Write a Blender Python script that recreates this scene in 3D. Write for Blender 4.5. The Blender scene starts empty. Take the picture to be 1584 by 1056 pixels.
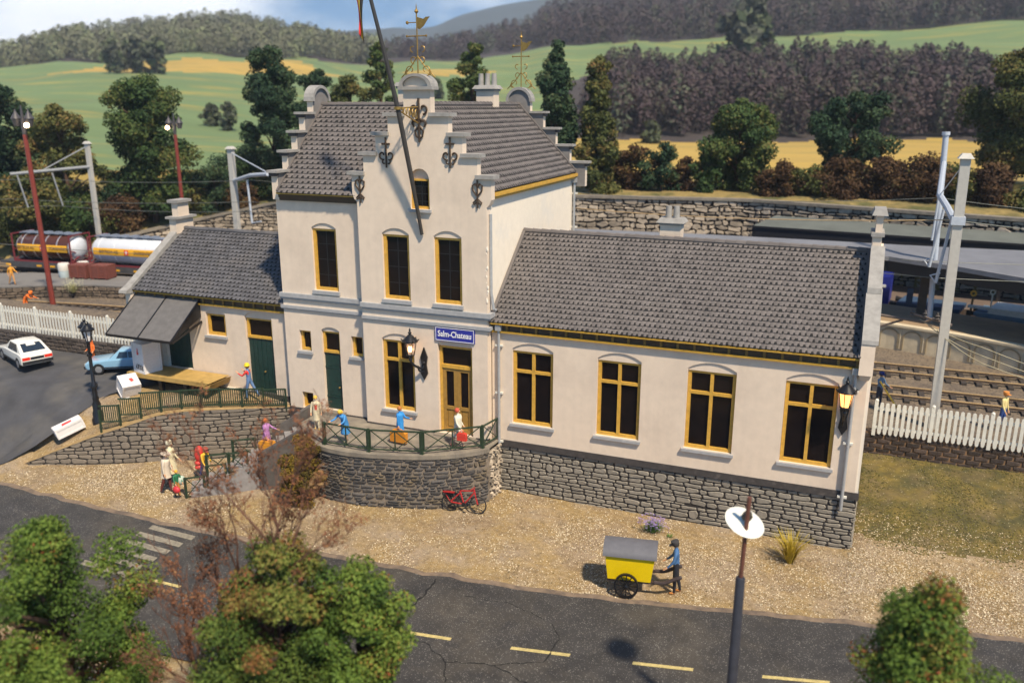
import bpy, bmesh, math, random
import numpy as np
from mathutils import Vector, Matrix, noise
from mathutils.geometry import tessellate_polygon
R = math.radians
PI = math.pi
scene = bpy.context.scene
col = scene.collection
RND = random.Random(7)

# ------------------------------------------------------------------ materials
MATS = {}
def mat(name, c, rough=.7, var=.12, scale=6.0, bump=0.0, bscale=40.0, c2=None, c2scale=1.5, c2lo=.45, c2hi=.65,
        metal=0.0, spec=.5, tint=0.0, coat=0.0, ramp=None, detail=5.0, trans=0.0, specks=None, c3=None, streak=0.0):
    """procedural surface: base colour with noise variation, optional second tone in patches, optional per-face tint"""
    if name in MATS: return MATS[name]
    m = bpy.data.materials.new(name); m.use_nodes = True
    nt = m.node_tree; n = nt.nodes; l = nt.links
    b = n['Principled BSDF']; out = n['Material Output']
    b.inputs['Roughness'].default_value = rough
    b.inputs['Metallic'].default_value = metal
    b.inputs['Specular IOR Level'].default_value = spec
    if coat: b.inputs['Coat Weight'].default_value = coat; b.inputs['Coat Roughness'].default_value = .08
    tc = n.new('ShaderNodeTexCoord')
    src = tc.outputs['Object']
    def rgb(x):
        q = n.new('ShaderNodeRGB'); q.outputs[0].default_value = (*x[:3], 1); return q.outputs[0]
    def mix(f, a, bb, mode='MIX'):
        q = n.new('ShaderNodeMix'); q.data_type = 'RGBA'; q.blend_type = mode
        if isinstance(f, (int, float)): q.inputs[0].default_value = f
        else: l.new(f, q.inputs[0])
        l.new(a, q.inputs[6]); l.new(bb, q.inputs[7]); return q.outputs[2]
    def nz(sc, det=detail, ro=.6):
        q = n.new('ShaderNodeTexNoise'); q.inputs['Scale'].default_value = sc
        q.inputs['Detail'].default_value = det; q.inputs['Roughness'].default_value = ro
        l.new(src, q.inputs['Vector']); return q.outputs['Fac']
    def mr(x, a, bb, c0, d):
        q = n.new('ShaderNodeMapRange'); q.inputs[1].default_value = a; q.inputs[2].default_value = bb
        q.inputs[3].default_value = c0; q.inputs[4].default_value = d; l.new(x, q.inputs[0]); return q.outputs[0]
    if ramp:
        at = n.new('ShaderNodeAttribute'); at.attribute_name = 'tint'
        cr = n.new('ShaderNodeValToRGB'); l.new(at.outputs['Fac'], cr.inputs[0])
        el = cr.color_ramp.elements
        for i, (p, cc) in enumerate(ramp):
            e = el[i] if i < 2 else el.new(p)
            e.position = p; e.color = (*cc, 1)
        cur = cr.outputs[0]
    else:
        cur = rgb(c)
        if tint:
            at = n.new('ShaderNodeAttribute'); at.attribute_name = 'tint'
            v = mr(at.outputs['Fac'], 0, 1, 1 - tint, 1 + tint)
            q = n.new('ShaderNodeVectorMath'); q.operation = 'SCALE'; l.new(cur, q.inputs[0]); l.new(v, q.inputs['Scale'])
            cur = q.outputs[0]
    if c2:
        cur = mix(mr(nz(c2scale), c2lo, c2hi, 0, 1), cur, rgb(c2))
    if c3:
        (cc3, sc3, lo3, hi3) = c3
        cur = mix(mr(nz(sc3, 6, .65), lo3, hi3, 0, 1), cur, rgb(cc3))
    if specks:
        (sc, thr, cc) = specks
        vo = n.new('ShaderNodeTexVoronoi'); vo.inputs['Scale'].default_value = sc; l.new(src, vo.inputs['Vector'])
        wn = n.new('ShaderNodeSeparateColor'); l.new(vo.outputs['Color'], wn.inputs[0])
        f = mr(wn.outputs[0], thr - .02, thr + .02, 0, 1)
        cur = mix(f, cur, rgb(cc))
    if streak:   # rain streaks: noise drawn out downwards
        mp = n.new('ShaderNodeMapping'); mp.inputs['Scale'].default_value = (5.0, 5.0, .22); l.new(src, mp.inputs[0])
        q = n.new('ShaderNodeTexNoise'); q.inputs['Scale'].default_value = 1.0; q.inputs['Detail'].default_value = 5; l.new(mp.outputs[0], q.inputs['Vector'])
        v = mr(q.outputs['Fac'], .42, .72, 1, 1 - streak)
        q2 = n.new('ShaderNodeVectorMath'); q2.operation = 'SCALE'; l.new(cur, q2.inputs[0]); l.new(v, q2.inputs['Scale']); cur = q2.outputs[0]
    if var:
        v = mr(nz(scale), .25, .75, 1 - var, 1 + var)
        q = n.new('ShaderNodeVectorMath'); q.operation = 'SCALE'; l.new(cur, q.inputs[0]); l.new(v, q.inputs['Scale'])
        cur = q.outputs[0]
    l.new(cur, b.inputs['Base Color'])
    if bump:
        bp = n.new('ShaderNodeBump'); bp.inputs['Strength'].default_value = bump; bp.inputs['Distance'].default_value = .03
        l.new(nz(bscale, 4), bp.inputs['Height']); l.new(bp.outputs[0], b.inputs['Normal'])
    if trans:
        tr = n.new('ShaderNodeBsdfTranslucent'); l.new(cur, tr.inputs[0])
        ms = n.new('ShaderNodeMixShader'); ms.inputs[0].default_value = trans
        l.new(b.outputs[0], ms.inputs[1]); l.new(tr.outputs[0], ms.inputs[2]); l.new(ms.outputs[0], out.inputs[0])
    MATS[name] = m
    return m

def emit(name, c, s):
    m = bpy.data.materials.new(name); m.use_nodes = True
    b = m.node_tree.nodes['Principled BSDF']
    b.inputs['Base Color'].default_value = (*c, 1)
    b.inputs['Emission Color'].default_value = (*c, 1); b.inputs['Emission Strength'].default_value = s
    return m

M = dict(
    render=mat('cream_render', (.735, .605, .478), .85, .06, 3.0, .25, 60, c2=(.62, .505, .40), c2scale=.45, c2lo=.45, c2hi=.8, c3=((.45, .38, .31), 2.6, .66, .84), streak=.035),
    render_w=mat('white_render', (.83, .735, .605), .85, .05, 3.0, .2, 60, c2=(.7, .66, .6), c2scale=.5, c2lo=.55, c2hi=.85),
    grey_render=mat('grey_render', (.20, .185, .175), .85, .2, 2.5, .3, 50),
    coping=mat('coping_grey', (.30, .285, .265), .75, .22, 4, .25, 40),
    string=mat('string_course_grey', (.36, .36, .365), .6, .15, 5, .15, 40),
    plinth=mat('plinth_dark', (.055, .048, .046), .75, .3, 4, .3, 30, c2=(.13, .11, .10), c2scale=2, c2lo=.58, c2hi=.8),
    tile=mat('roof_tile', (.128, .112, .106), .8, .14, 2.2, .12, 60, tint=.14, c2=(.155, .135, .125), c2scale=.6, c2lo=.5, c2hi=.85),
    tile2=mat('roof_tile_slate', (.092, .090, .098), .85, .16, 2.2, .12, 60, tint=.2, c2=(.15, .135, .13), c2scale=.6, c2lo=.5, c2hi=.8),
    under=mat('roof_underlay_gap_shade', (.012, .011, .011), .9, 0),
    yellow=mat('ochre_paint', (.60, .345, .055), .45, .18, 7, .15, 30, c2=(.47, .26, .04), c2scale=5, c2lo=.5, c2hi=.8),
    gold=mat('cornice_gold', (.46, .27, .035), .45, .25, 4),
    cornice=mat('cornice_brown', (.075, .044, .018), .6, .3, 5),
    brownframe=mat('door_ochre_brown', (.34, .19, .04), .5, .2, 6),
    green=mat('door_green', (.008, .034, .028), .45, .3, 5, .2, 30),
    rail=mat('railing_green', (.022, .042, .022), .5, .35, 8),
    dark=mat('black_iron', (.014, .013, .013), .38, .3, 6),
    rust=mat('rusty_iron', (.045, .026, .014), .7, .4, 8),
    brass=mat('tarnished_brass', (.30, .19, .05), .45, .35, 8, metal=.5),
    zinc=mat('zinc_pipe', (.42, .43, .44), .45, .15, 6, metal=.35),
    stone=mat('wall_stone', (.25, .222, .182), .85, .16, 7, .5, 22, tint=.13, c2=(.20, .18, .15), c2scale=.9, c2lo=.5, c2hi=.75),
    stone_l=mat('retaining_stone', (.205, .172, .135), .85, .16, 7, .5, 22, tint=.17, c2=(.15, .125, .105), c2scale=.9, c2lo=.5, c2hi=.75),
    stone_d=mat('terrace_stone', (.075, .068, .064), .75, .35, 7, .7, 18, tint=.4, c2=(.15, .115, .07), c2scale=1.1, c2lo=.5, c2hi=.68),
    mortar=mat('mortar_dark', (.028, .024, .022), .95, .3, 8),
    mortar_l=mat('mortar_pale', (.19, .155, .12), .95, .35, 6, .5, 30),
    rubble=mat('rubble_stone', (.36, .30, .23), .9, .3, 3, .6, 14, tint=.4),
    brickdark=mat('dark_brick', (.055, .038, .03), .85, .45, 5, .7, 18, tint=.45),
    brickmort=mat('brick_mortar', (.21, .12, .06), .95, .5, 5, .4, 20),
    blackbrick=mat('soot_brick', (.085, .068, .058), .85, .35, 5, .5, 18, tint=.3),
    concrete=mat('worn_concrete', (.19, .165, .135), .85, .2, 2.5, .3, 35, c2=(.25, .215, .165), c2scale=1.3),
    concrete_d=mat('grey_concrete', (.105, .093, .085), .85, .3, 2.2, .4, 35, c2=(.065, .058, .055), c2scale=.9),
    pale=mat('pale_concrete', (.58, .49, .34), .85, .2, 2, .25, 30),
    wood=mat('dock_wood', (.43, .28, .085), .65, .22, 3, .25, 30),
    white=mat('white_paint', (.66, .64, .57), .6, .12, 6),
    whitep=mat('white_plastic', (.72, .70, .69), .45, .06, 6),
    asphalt=mat('asphalt', (.040, .037, .035), .7, .35, 1.2, .45, 60, c2=(.064, .055, .044), c2scale=.35, c3=((.027, .025, .025), .8, .5, .7), specks=(46, .955, (.24, .225, .20))),
    plaza=mat('plaza_asphalt', (.060, .060, .066), .8, .3, .8, .3, 40, c2=(.095, .088, .08), c2scale=.3),
    marking=mat('road_paint', (.50, .40, .16), .7, .3, 8, c2=(.22, .18, .10), c2scale=7, c2lo=.55, c2hi=.75),
    marking_w=mat('crossing_paint', (.25, .22, .165), .7, .3, 8, c2=(.13, .115, .09), c2scale=5, c2lo=.5, c2hi=.72),
    crack=mat('crack_tar', (.009, .009, .009), .9, 0),
    steel=mat('rail_steel', (.66, .46, .24), .4, .25, 3, metal=.35),
    railside=mat('rail_rust', (.075, .05, .035), .8, .3, 5),
    sleeper=mat('sleeper', (.045, .036, .03), .85, .4, 3),
    mast=mat('mast_grey', (.46, .44, .40), .5, .1, 5),
    mastp=mat('arm_grey', (.44, .48, .54), .45, .1, 5),
    redpole=mat('red_brown_pole', (.20, .035, .022), .5, .2, 5),
    lampblack=mat('lamp_black', (.010, .010, .012), .3, .2, 6),
    felt=mat('canopy_felt', (.125, .118, .115), .85, .2, 3, .3, 60),
    bluefelt=mat('platform_canopy_grey', (.165, .17, .19), .7, .15, .7, .1, 30),
    darkfelt=mat('back_canopy_grey', (.115, .125, .11), .8, .2, .6),
    black=mat('near_black', (.008, .008, .01), .6, 0),
    skin=mat('skin', (.62, .34, .19), .55, .04, 10),
    bark=mat('bark', (.075, .042, .026), .9, .35, 8, .5, 25),
    cable=mat('cable_cream', (.34, .30, .20), .6, .2, 5),
    wire=mat('wire_dull', (.16, .17, .15), .5, .2, 5, metal=.3),
    armdull=mat('arm_dull', (.24, .25, .26), .5, .15, 5),
    twig=mat('twig_brown', (.14, .065, .04), .85, .35, 10),
    tyre=mat('tyre_rubber', (.012, .012, .013), .6, .1, 9),
    chrome=mat('wheel_metal', (.5, .5, .52), .3, .05, 9, metal=.8),
)
gl = bpy.data.materials.new('dark_window_glass'); gl.use_nodes = True
_n = gl.node_tree.nodes; _l = gl.node_tree.links; _b = _n['Principled BSDF']
_b.inputs['Base Color'].default_value = (.010, .009, .011, 1); _b.inputs['Roughness'].default_value = .1
_b.inputs['Specular IOR Level'].default_value = .18
_t = _n.new('ShaderNodeTexCoord'); _z = _n.new('ShaderNodeTexNoise'); _z.inputs['Scale'].default_value = 2.2
_l.new(_t.outputs['Object'], _z.inputs['Vector'])
_bp = _n.new('ShaderNodeBump'); _bp.inputs['Strength'].default_value = .12; _bp.inputs['Distance'].default_value = .05
_l.new(_z.outputs['Fac'], _bp.inputs['Height']); _l.new(_bp.outputs[0], _b.inputs['Normal'])
_r = _n.new('ShaderNodeValToRGB'); _r.color_ramp.elements[0].color = (.004, .004, .005, 1); _r.color_ramp.elements[1].color = (.016, .010, .009, 1)
_l.new(_z.outputs['Fac'], _r.inputs[0]); _l.new(_r.outputs[0], _b.inputs['Base Color'])
M['glass'] = gl

# ------------------------------------------------------------------ mesh builder
def V(*a): return Vector(a)
class MB:
    def __init__(s): s.v = []; s.f = []; s.mi = []; s.t = []
    def add(s, vs, fs, mi=0, t=None):
        o = len(s.v); s.v += [tuple(v) for v in vs]
        for f in fs:
            s.f.append([i + o for i in f]); s.mi.append(mi); s.t.append(RND.random() if t is None else t)
        return s
    def box(s, x0, x1, y0, y1, z0, z1, mi=0, t=None):
        vs = [(x, y, z) for x in (x0, x1) for y in (y0, y1) for z in (z0, z1)]
        return s.add(vs, [(0, 1, 3, 2), (4, 6, 7, 5), (0, 4, 5, 1), (2, 3, 7, 6), (0, 2, 6, 4), (1, 5, 7, 3)], mi, t)
    def hexa(s, p, mi=0, t=None):   # 8 points: bottom 4 ccw, top 4 ccw
        return s.add(p, [(3, 2, 1, 0), (4, 5, 6, 7), (0, 1, 5, 4), (1, 2, 6, 5), (2, 3, 7, 6), (3, 0, 4, 7)], mi, t)
    def bar(s, a, b, w, h=None, mi=0, up=None):   # rectangular bar a->b
        a = Vector(a); b = Vector(b); h = h or w
        d = (b - a).normalized(); u = Vector(up) if up else (V(0, 0, 1) if abs(d.z) < .95 else V(0, 1, 0))
        r = d.cross(u).normalized(); u = r.cross(d).normalized()
        q = [(-r * w - u * h) / 2, (r * w - u * h) / 2, (r * w + u * h) / 2, (-r * w + u * h) / 2]
        return s.add([a + k for k in q] + [b + k for k in q], [(3, 2, 1, 0), (4, 5, 6, 7), (0, 1, 5, 4), (1, 2, 6, 5), (2, 3, 7, 6), (3, 0, 4, 7)], mi)
    def tube(s, pts, r, n=8, mi=0, cap=True):
        pts = [Vector(p) for p in pts]; rs = r if isinstance(r, (list, tuple)) else [r] * len(pts)
        rings = []; pu = None
        for i, p in enumerate(pts):
            d = (pts[min(i + 1, len(pts) - 1)] - pts[max(i - 1, 0)])
            if d.length < 1e-9: d = V(0, 0, 1)
            d.normalize()
            if pu is None: u = d.orthogonal().normalized()
            else:
                u = pu - d * pu.dot(d)
                u = u.normalized() if u.length > 1e-6 else d.orthogonal().normalized()
            pu = u; w = d.cross(u)
            rings += [p + (u * math.cos(2 * PI * k / n) + w * math.sin(2 * PI * k / n)) * rs[i] for k in range(n)]
        fs = []
        for i in range(len(pts) - 1):
            for k in range(n):
                k2 = (k + 1) % n; fs.append((i * n + k, i * n + k2, (i + 1) * n + k2, (i + 1) * n + k))
        if cap: fs += [tuple(range(n))[::-1], tuple(range((len(pts) - 1) * n, len(pts) * n))]
        return s.add(rings, fs, mi)
    def lathe(s, prof, c=(0, 0, 0), n=16, mi=0, ax=None):   # prof [(r,z)] about z (or axis matrix)
        c = Vector(c); vs = []
        for r, z in prof:
            for k in range(n):
                p = V(r * math.cos(2 * PI * k / n), r * math.sin(2 * PI * k / n), z)
                vs.append(c + (ax @ p if ax else p))
        fs = []
        for i in range(len(prof) - 1):
            for k in range(n):
                k2 = (k + 1) % n; fs.append((i * n + k, i * n + k2, (i + 1) * n + k2, (i + 1) * n + k))
        if abs(prof[0][0] - prof[-1][0]) + abs(prof[0][1] - prof[-1][1]) > 1e-4:
            fs += [tuple(range(n))[::-1], tuple(range((len(prof) - 1) * n, len(prof) * n))]
        return s.add(vs, fs, mi)
    def ball(s, c, r, n=10, m=7, mi=0, sc=(1, 1, 1)):
        prof = [(max(1e-4, math.sin(PI * i / m)) * r, -math.cos(PI * i / m) * r) for i in range(m + 1)]
        return s.lathe(prof, c, n, mi, Matrix.Diagonal(sc).to_3x3())
    def poly(s, pts, mi=0, t=None):
        return s.add(pts, [tuple(range(len(pts)))], mi, t)
    def slab(s, outer, holes, P, d, mi=0, mi_rev=None, mi_side=None, back=True):
        """2D polygon with holes turned into a slab: P(u,v,w) maps to 3D, w 0 = front, d = depth"""
        loops = [outer] + holes
        flat = [p for lp in loops for p in lp]
        tri = tessellate_polygon([[V(p[0], p[1], 0) for p in lp] for lp in loops])
        s.add([P(p[0], p[1], 0) for p in flat], [tuple(t) for t in tri], mi, .5)
        if back: s.add([P(p[0], p[1], d) for p in flat], [tuple(t)[::-1] for t in tri], mi, .5)
        for i, lp in enumerate(loops):
            n = len(lp); vs = [P(p[0], p[1], 0) for p in lp] + [P(p[0], p[1], d) for p in lp]
            mm = (mi_side if i == 0 else mi_rev); mm = mi if mm is None else mm
            s.add(vs, [(k, (k + 1) % n, n + (k + 1) % n, n + k) for k in range(n)], mm, .5)
        return s
    def build(s, name, mats, parent=None, smooth=False, local=False, fixn=True):
        me = bpy.data.meshes.new(name)
        off = Vector((0, 0, 0))
        if parent is not None and not local:
            off = world_loc(parent)
        vs = s.v if off.length == 0 else [(x - off.x, y - off.y, z - off.z) for x, y, z in s.v]
        me.from_pydata(vs, [], s.f)
        mats = mats if isinstance(mats, (list, tuple)) else [mats]
        for m in mats: me.materials.append(m)
        me.polygons.foreach_set('material_index', s.mi)
        at = me.attributes.new('tint', 'FLOAT', 'FACE'); at.data.foreach_set('value', s.t)
        if fixn:
            bm = bmesh.new(); bm.from_mesh(me); bmesh.ops.recalc_face_normals(bm, faces=bm.faces); bm.to_mesh(me); bm.free()
        if smooth:
            me.polygons.foreach_set('use_smooth', [True] * len(me.polygons))
            if smooth != 2: me.set_sharp_from_angle(angle=R(40))
        me.update()
        o = bpy.data.objects.new(name, me); col.objects.link(o)
        if parent is not None: o.parent = parent
        return o
def world_loc(o):
    p = Vector(o.location)
    while o.parent is not None:
        o = o.parent; p = p + o.location
    return p

def tag(o, label=None, cat=None, group=None, kind=None):
    if label: o['label'] = label
    if cat: o['category'] = cat
    if group: o['group'] = group
    if kind: o['kind'] = kind
    return o
def thing(name, label, cat, loc=(0, 0, 0), rz=0, group=None):
    o = bpy.data.objects.new(name, None); col.objects.link(o); o.empty_display_size = .3
    o.location = loc; o.rotation_euler = (0, 0, rz)
    return tag(o, label, cat, group)
def dup(root, loc, rz=None, label=None, group=None, scale=None):
    r = root.copy(); col.objects.link(r); r.location = loc
    if rz is not None: r.rotation_euler = (root.rotation_euler.x, root.rotation_euler.y, rz)
    if scale: r.scale = scale
    if label: r['label'] = label
    if group: r['group'] = group
    for ch in list(root.children):
        c = ch.copy(); col.objects.link(c); c.parent = r
        for g in list(ch.children):
            d = g.copy(); col.objects.link(d); d.parent = c
    return r
def structure(o, label=None): o['kind'] = 'structure'; return o

def text(name, s, size, material, mw, parent=None, extrude=.004, sx=1.0, align='CENTER'):
    """lettering as a flat mesh; mw = world matrix (text in its local xy plane)"""
    cu = bpy.data.curves.new(name, 'FONT'); cu.body = s; cu.size = size; cu.extrude = extrude
    cu.align_x = align; cu.align_y = 'CENTER'; cu.offset = size * .012
    o = bpy.data.objects.new(name, cu); col.objects.link(o)
    dg = bpy.context.evaluated_depsgraph_get(); dg.update()
    me = bpy.data.meshes.new_from_object(o.evaluated_get(dg))
    bpy.data.objects.remove(o)
    me.transform(mw @ Matrix.Diagonal((sx, 1, 1, 1)))
    if parent is not None: me.transform(Matrix.Translation(-world_loc(parent)))
    me.materials.clear(); me.materials.append(material)
    ob = bpy.data.objects.new(name, me); col.objects.link(ob)
    if parent is not None: ob.parent = parent
    return ob
def frame_mat(o, ex, ey):
    ex = Vector(ex).normalized(); ey = Vector(ey).normalized(); ez = ex.cross(ey)
    return Matrix(((ex.x, ey.x, ez.x, o[0]), (ex.y, ey.y, ez.y, o[1]), (ex.z, ey.z, ez.z, o[2]), (0, 0, 0, 1)))

def interp(tab, x):
    if x <= tab[0][0]: return tab[0][1]
    for (a, b), (c, d) in zip(tab, tab[1:]):
        if x <= c: return b + (d - b) * (x - a) / (c - a)
    return tab[-1][1]
def sstep(a, b, x):
    t = min(1, max(0, (x - a) / (b - a))); return t * t * (3 - 2 * t)
def catmull(pts, n=8):
    P = [Vector(p) for p in pts]; out = []
    for i in range(len(P) - 1):
        p0, p1, p2, p3 = P[max(i - 1, 0)], P[i], P[i + 1], P[min(i + 2, len(P) - 1)]
        for k in range(n):
            t = k / n
            out.append(.5 * ((2 * p1) + (-p0 + p2) * t + (2 * p0 - 5 * p1 + 4 * p2 - p3) * t * t + (-p0 + 3 * p1 - 3 * p2 + p3) * t ** 3))
    out.append(P[-1]); return out
class Path2:
    """arc-length polyline on the ground plane with outward normal (to the right of travel)"""
    def __init__(s, pts):
        s.p = [Vector((p[0], p[1])) for p in pts]; s.d = [0]
        for a, b in zip(s.p, s.p[1:]): s.d.append(s.d[-1] + (b - a).length)
        s.L = s.d[-1]
    def at(s, u):
        u = min(max(u, 0), s.L)
        for i in range(len(s.p) - 1):
            if u <= s.d[i + 1] or i == len(s.p) - 2:
                k = (u - s.d[i]) / max(1e-9, s.d[i + 1] - s.d[i]); a, b = s.p[i], s.p[i + 1]
                t = (b - a).normalized()
                return a + (b - a) * k, Vector((t.y, -t.x))
def masonry(path, bot, top, rh=.2, lw=(.3, .8), gap=.03, relief=.04, wav=.3, rough=.2, seed=1, mb=None, rect=False, inset=.25, s0=0, s1=None, tall=.0):
    """individual stones standing out of a mortar face: bot(s), top(s) profile; material 0 stones, 1 mortar"""
    rn = random.Random(seed); mb = mb or MB(); s1 = s1 or path.L
    def P(s, t, w):
        p, nn = path.at(s); return (p.x + nn.x * w, p.y + nn.y * w, t)
    N = max(2, int((s1 - s0) / .5)); ss = [s0 + (s1 - s0) * i / N for i in range(N + 1)]
    for a, b in zip(ss, ss[1:]):
        mb.add([P(a, bot(a), 0), P(b, bot(b), 0), P(b, top(b), 0), P(a, top(a), 0)], [(0, 1, 2, 3)], 1, .5)
    lo = min(bot(s) for s in ss); hi = max(top(s) for s in ss)
    hs = [lo]
    while hs[-1] < hi: hs.append(hs[-1] + rh * rn.uniform(1 - wav, 1 + wav))
    ph = [(rn.uniform(0, 6), rn.uniform(.5, 1.6), rn.uniform(0, 6)) for _ in hs]
    def line(k, s):
        a, f, c = ph[k]; return hs[k] + rh * wav * .55 * (math.sin(s * f + a) + .5 * math.sin(s * f * 2.7 + c)) * (0 if rect else 1)
    taken = [[] for _ in range(len(hs) + 1)]
    for k in range(len(hs) - 1):
        s = s0 + (rn.uniform(0, lw[0]) if not rect else (k % 2) * lw[0] * .5) - lw[0]
        while s < s1:
            w = rn.uniform(*lw) if not rect else lw[0]
            a, b = max(s, s0), min(s + w, s1); s += w
            if b - a < gap * 3: continue
            mid = (a + b) / 2
            for x0, x1 in taken[k]:
                if x0 <= a < x1: a = x1
                if x0 < b <= x1: b = x0
                if a < x0 and b > x1: b = x0; s = x1
            if b - a < gap * 2.2: continue
            mid = (a + b) / 2
            kt = k + 1
            if tall and rn.random() < tall and k < len(hs) - 2 and w < (lw[0] + lw[1]) / 2:
                kt = k + 2; taken[k + 1].append((a, b))
            g = gap / 2
            cs = [(a + g, line(k, a) + g), (mid, line(k, mid) + g), (b - g, line(k, b) + g), (b - g, line(kt, b) - g), (mid, line(kt, mid) - g), (a + g, line(kt, a) - g)]
            hgt = cs[4][1] - cs[1][1]; wid = b - a
            r = min(hgt, wid) * (.05 if rect else .25)
            poly = []
            for q, (x, y) in enumerate(cs):
                if q in (1, 4): poly.append((x, y)); continue
                dx = r if q in (0, 5) else -r; dy = r if q in (0, 2) else -r
                c1 = (x, y + dy); c2 = (x + dx, y)
                poly += [c1, c2] if q in (0, 3) else [c2, c1]
            jx, jy = rough * r, rough * hgt * .3
            poly = [(x + rn.uniform(-jx, jx), min(max(y + rn.uniform(-jy, jy), bot(min(max(x, s0), s1)) + .005), top(min(max(x, s0), s1)) - .005)) for x, y in poly]
            cx = sum(p[0] for p in poly) / len(poly); cy = sum(p[1] for p in poly) / len(poly)
            if max(p[1] for p in poly) - min(p[1] for p in poly) < .05: continue
            n = len(poly); rl = relief * rn.uniform(.6, 1.25); ins = 1 - inset * min(1, .12 / max(.05, min(hgt, wid)))
            insx = max(ins, 1 - .10 / max(wid, .1))
            v = [P(x, y, .0) for x, y in poly] + [P(cx + (x - cx) * insx, cy + (y - cy) * ins, rl * rn.uniform(.85, 1.1)) for x, y in poly]
            fs = [(i, (i + 1) % n, n + (i + 1) % n, n + i) for i in range(n)] + [tuple(range(n, 2 * n))]
            mb.add(v, fs, 0, rn.random())
    return mb
def clear_sheet(name, quads, m): ...
# ------------------------------------------------------------------ roofs
def tiled(A, B, C_, D, pitch, row, stagger=.5, seed=1, mb=None, cut=.30, gap_shade_w=.24, gap_shade_h=.44):
    rn = random.Random(seed); mb = mb or MB()
    A, B, C_, D = map(Vector, (A, B, C_, D))
    eu = (B - A); Lu = eu.length; eu.normalize()
    ev = (D - A); Lv = ev.length; ev.normalize(); ew = eu.cross(ev).normalized()
    n = max(1, round(Lu / pitch)); p = Lu / n; m = max(1, round(Lv / row)); rh = Lv / m
    mb.add([A, B, C_, D], [(0, 1, 2, 3)], 1, .5)
    def P(u, v, w): return A + eu * u + ev * v + ew * w
    for j in range(m):
        off = (j % 2) * stagger * p; v0 = j * rh
        for i in range(-1 if off else 0, n):
            a = i * p + off; b = a + p
            a2, b2 = max(a, 0), min(b, Lu)
            if b2 - a2 < .04: continue
            t = rn.random(); dv = rn.uniform(-.012, .012); dw = rn.uniform(0, .012)
            c = cut * p
            us = [a2, a2 + (b2 - a2) * .24, (a2 + b2) / 2, b2 - (b2 - a2) * .24, b2]
            lo = [P(u, v0 + dv + (c * .8 if k in (0, 4) else 0), .034 + dw * .6 + (-.012 if k in (0, 4) else (.010 if k == 2 else .004))) for k, u in enumerate(us)]
            hi = [P(u, v0 + rh * 1.12, .014 + (-.010 if k in (0, 4) else (.008 if k == 2 else .002))) for k, u in enumerate(us)]
            lip = [q - ew * .016 for q in lo]
            if a2 - a < .01 and a > .05:   # black patch painting the shaded gap where two tiles meet over the next course
                g = gap_shade_w * p * rn.uniform(.7, 1.2); hgt = gap_shade_h * rh * rn.uniform(.75, 1.15)
                if rn.random() < .06: g *= 1.5
                mb.add([P(a - g, v0 + dv - .01, .046 + dw), P(a + g, v0 + dv - .01, .046 + dw), P(a + g * .6, v0 + dv + hgt, .048 + dw), P(a - g * .6, v0 + dv + hgt, .048 + dw)], [(0, 1, 2, 3)], 1, .5)
            mb.add(lo + hi + lip, [(k, k + 1, 6 + k, 5 + k) for k in range(4)] + [(10 + k, 11 + k, k + 1, k) for k in range(4)], 0, t)
    return mb
def ridge_caps(a, b, mb, r=.13, step=.42):
    a, b = Vector(a), Vector(b); n = int((b - a).length / step); d = (b - a) / n
    for i in range(n):
        p = a + d * i; q = p + d * 1.06
        mb.tube([p - V(0, 0, .03), q - V(0, 0, .045)], [r, r * .9], 8, 0)

B0 = thing('station_building', 'cream rendered railway station with stepped gables, tiled roofs and ochre windows', 'station building', (0, 0, -2.45))
def part(name, mb, m, parent=B0, **k): return mb.build(name, m, parent, **k)

GF = -.40     # gable front plane
def front(y):  # slab mapping for a wall facing the street
    return lambda u, v, w: (u, y + w, v)
def arch(x0, x1, z0, z1, rise, n=8):
    """opening outline: rectangle with a segmental arch of given rise over z1"""
    pts = [(x0, z0), (x1, z0), (x1, z1)]
    if rise > 0:
        w = (x1 - x0) / 2; r = (w * w + rise * rise) / (2 * rise); cx, cz = (x0 + x1) / 2, z1 + rise - r
        a0 = math.asin(min(1, w / r))
        if rise >= w * .99: a0 = PI / 2
        for k in range(1, n):
            a = a0 - 2 * a0 * k / n; pts.append((cx + r * math.sin(a), cz + r * math.cos(a)))
    pts.append((x0, z1)); return pts

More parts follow.
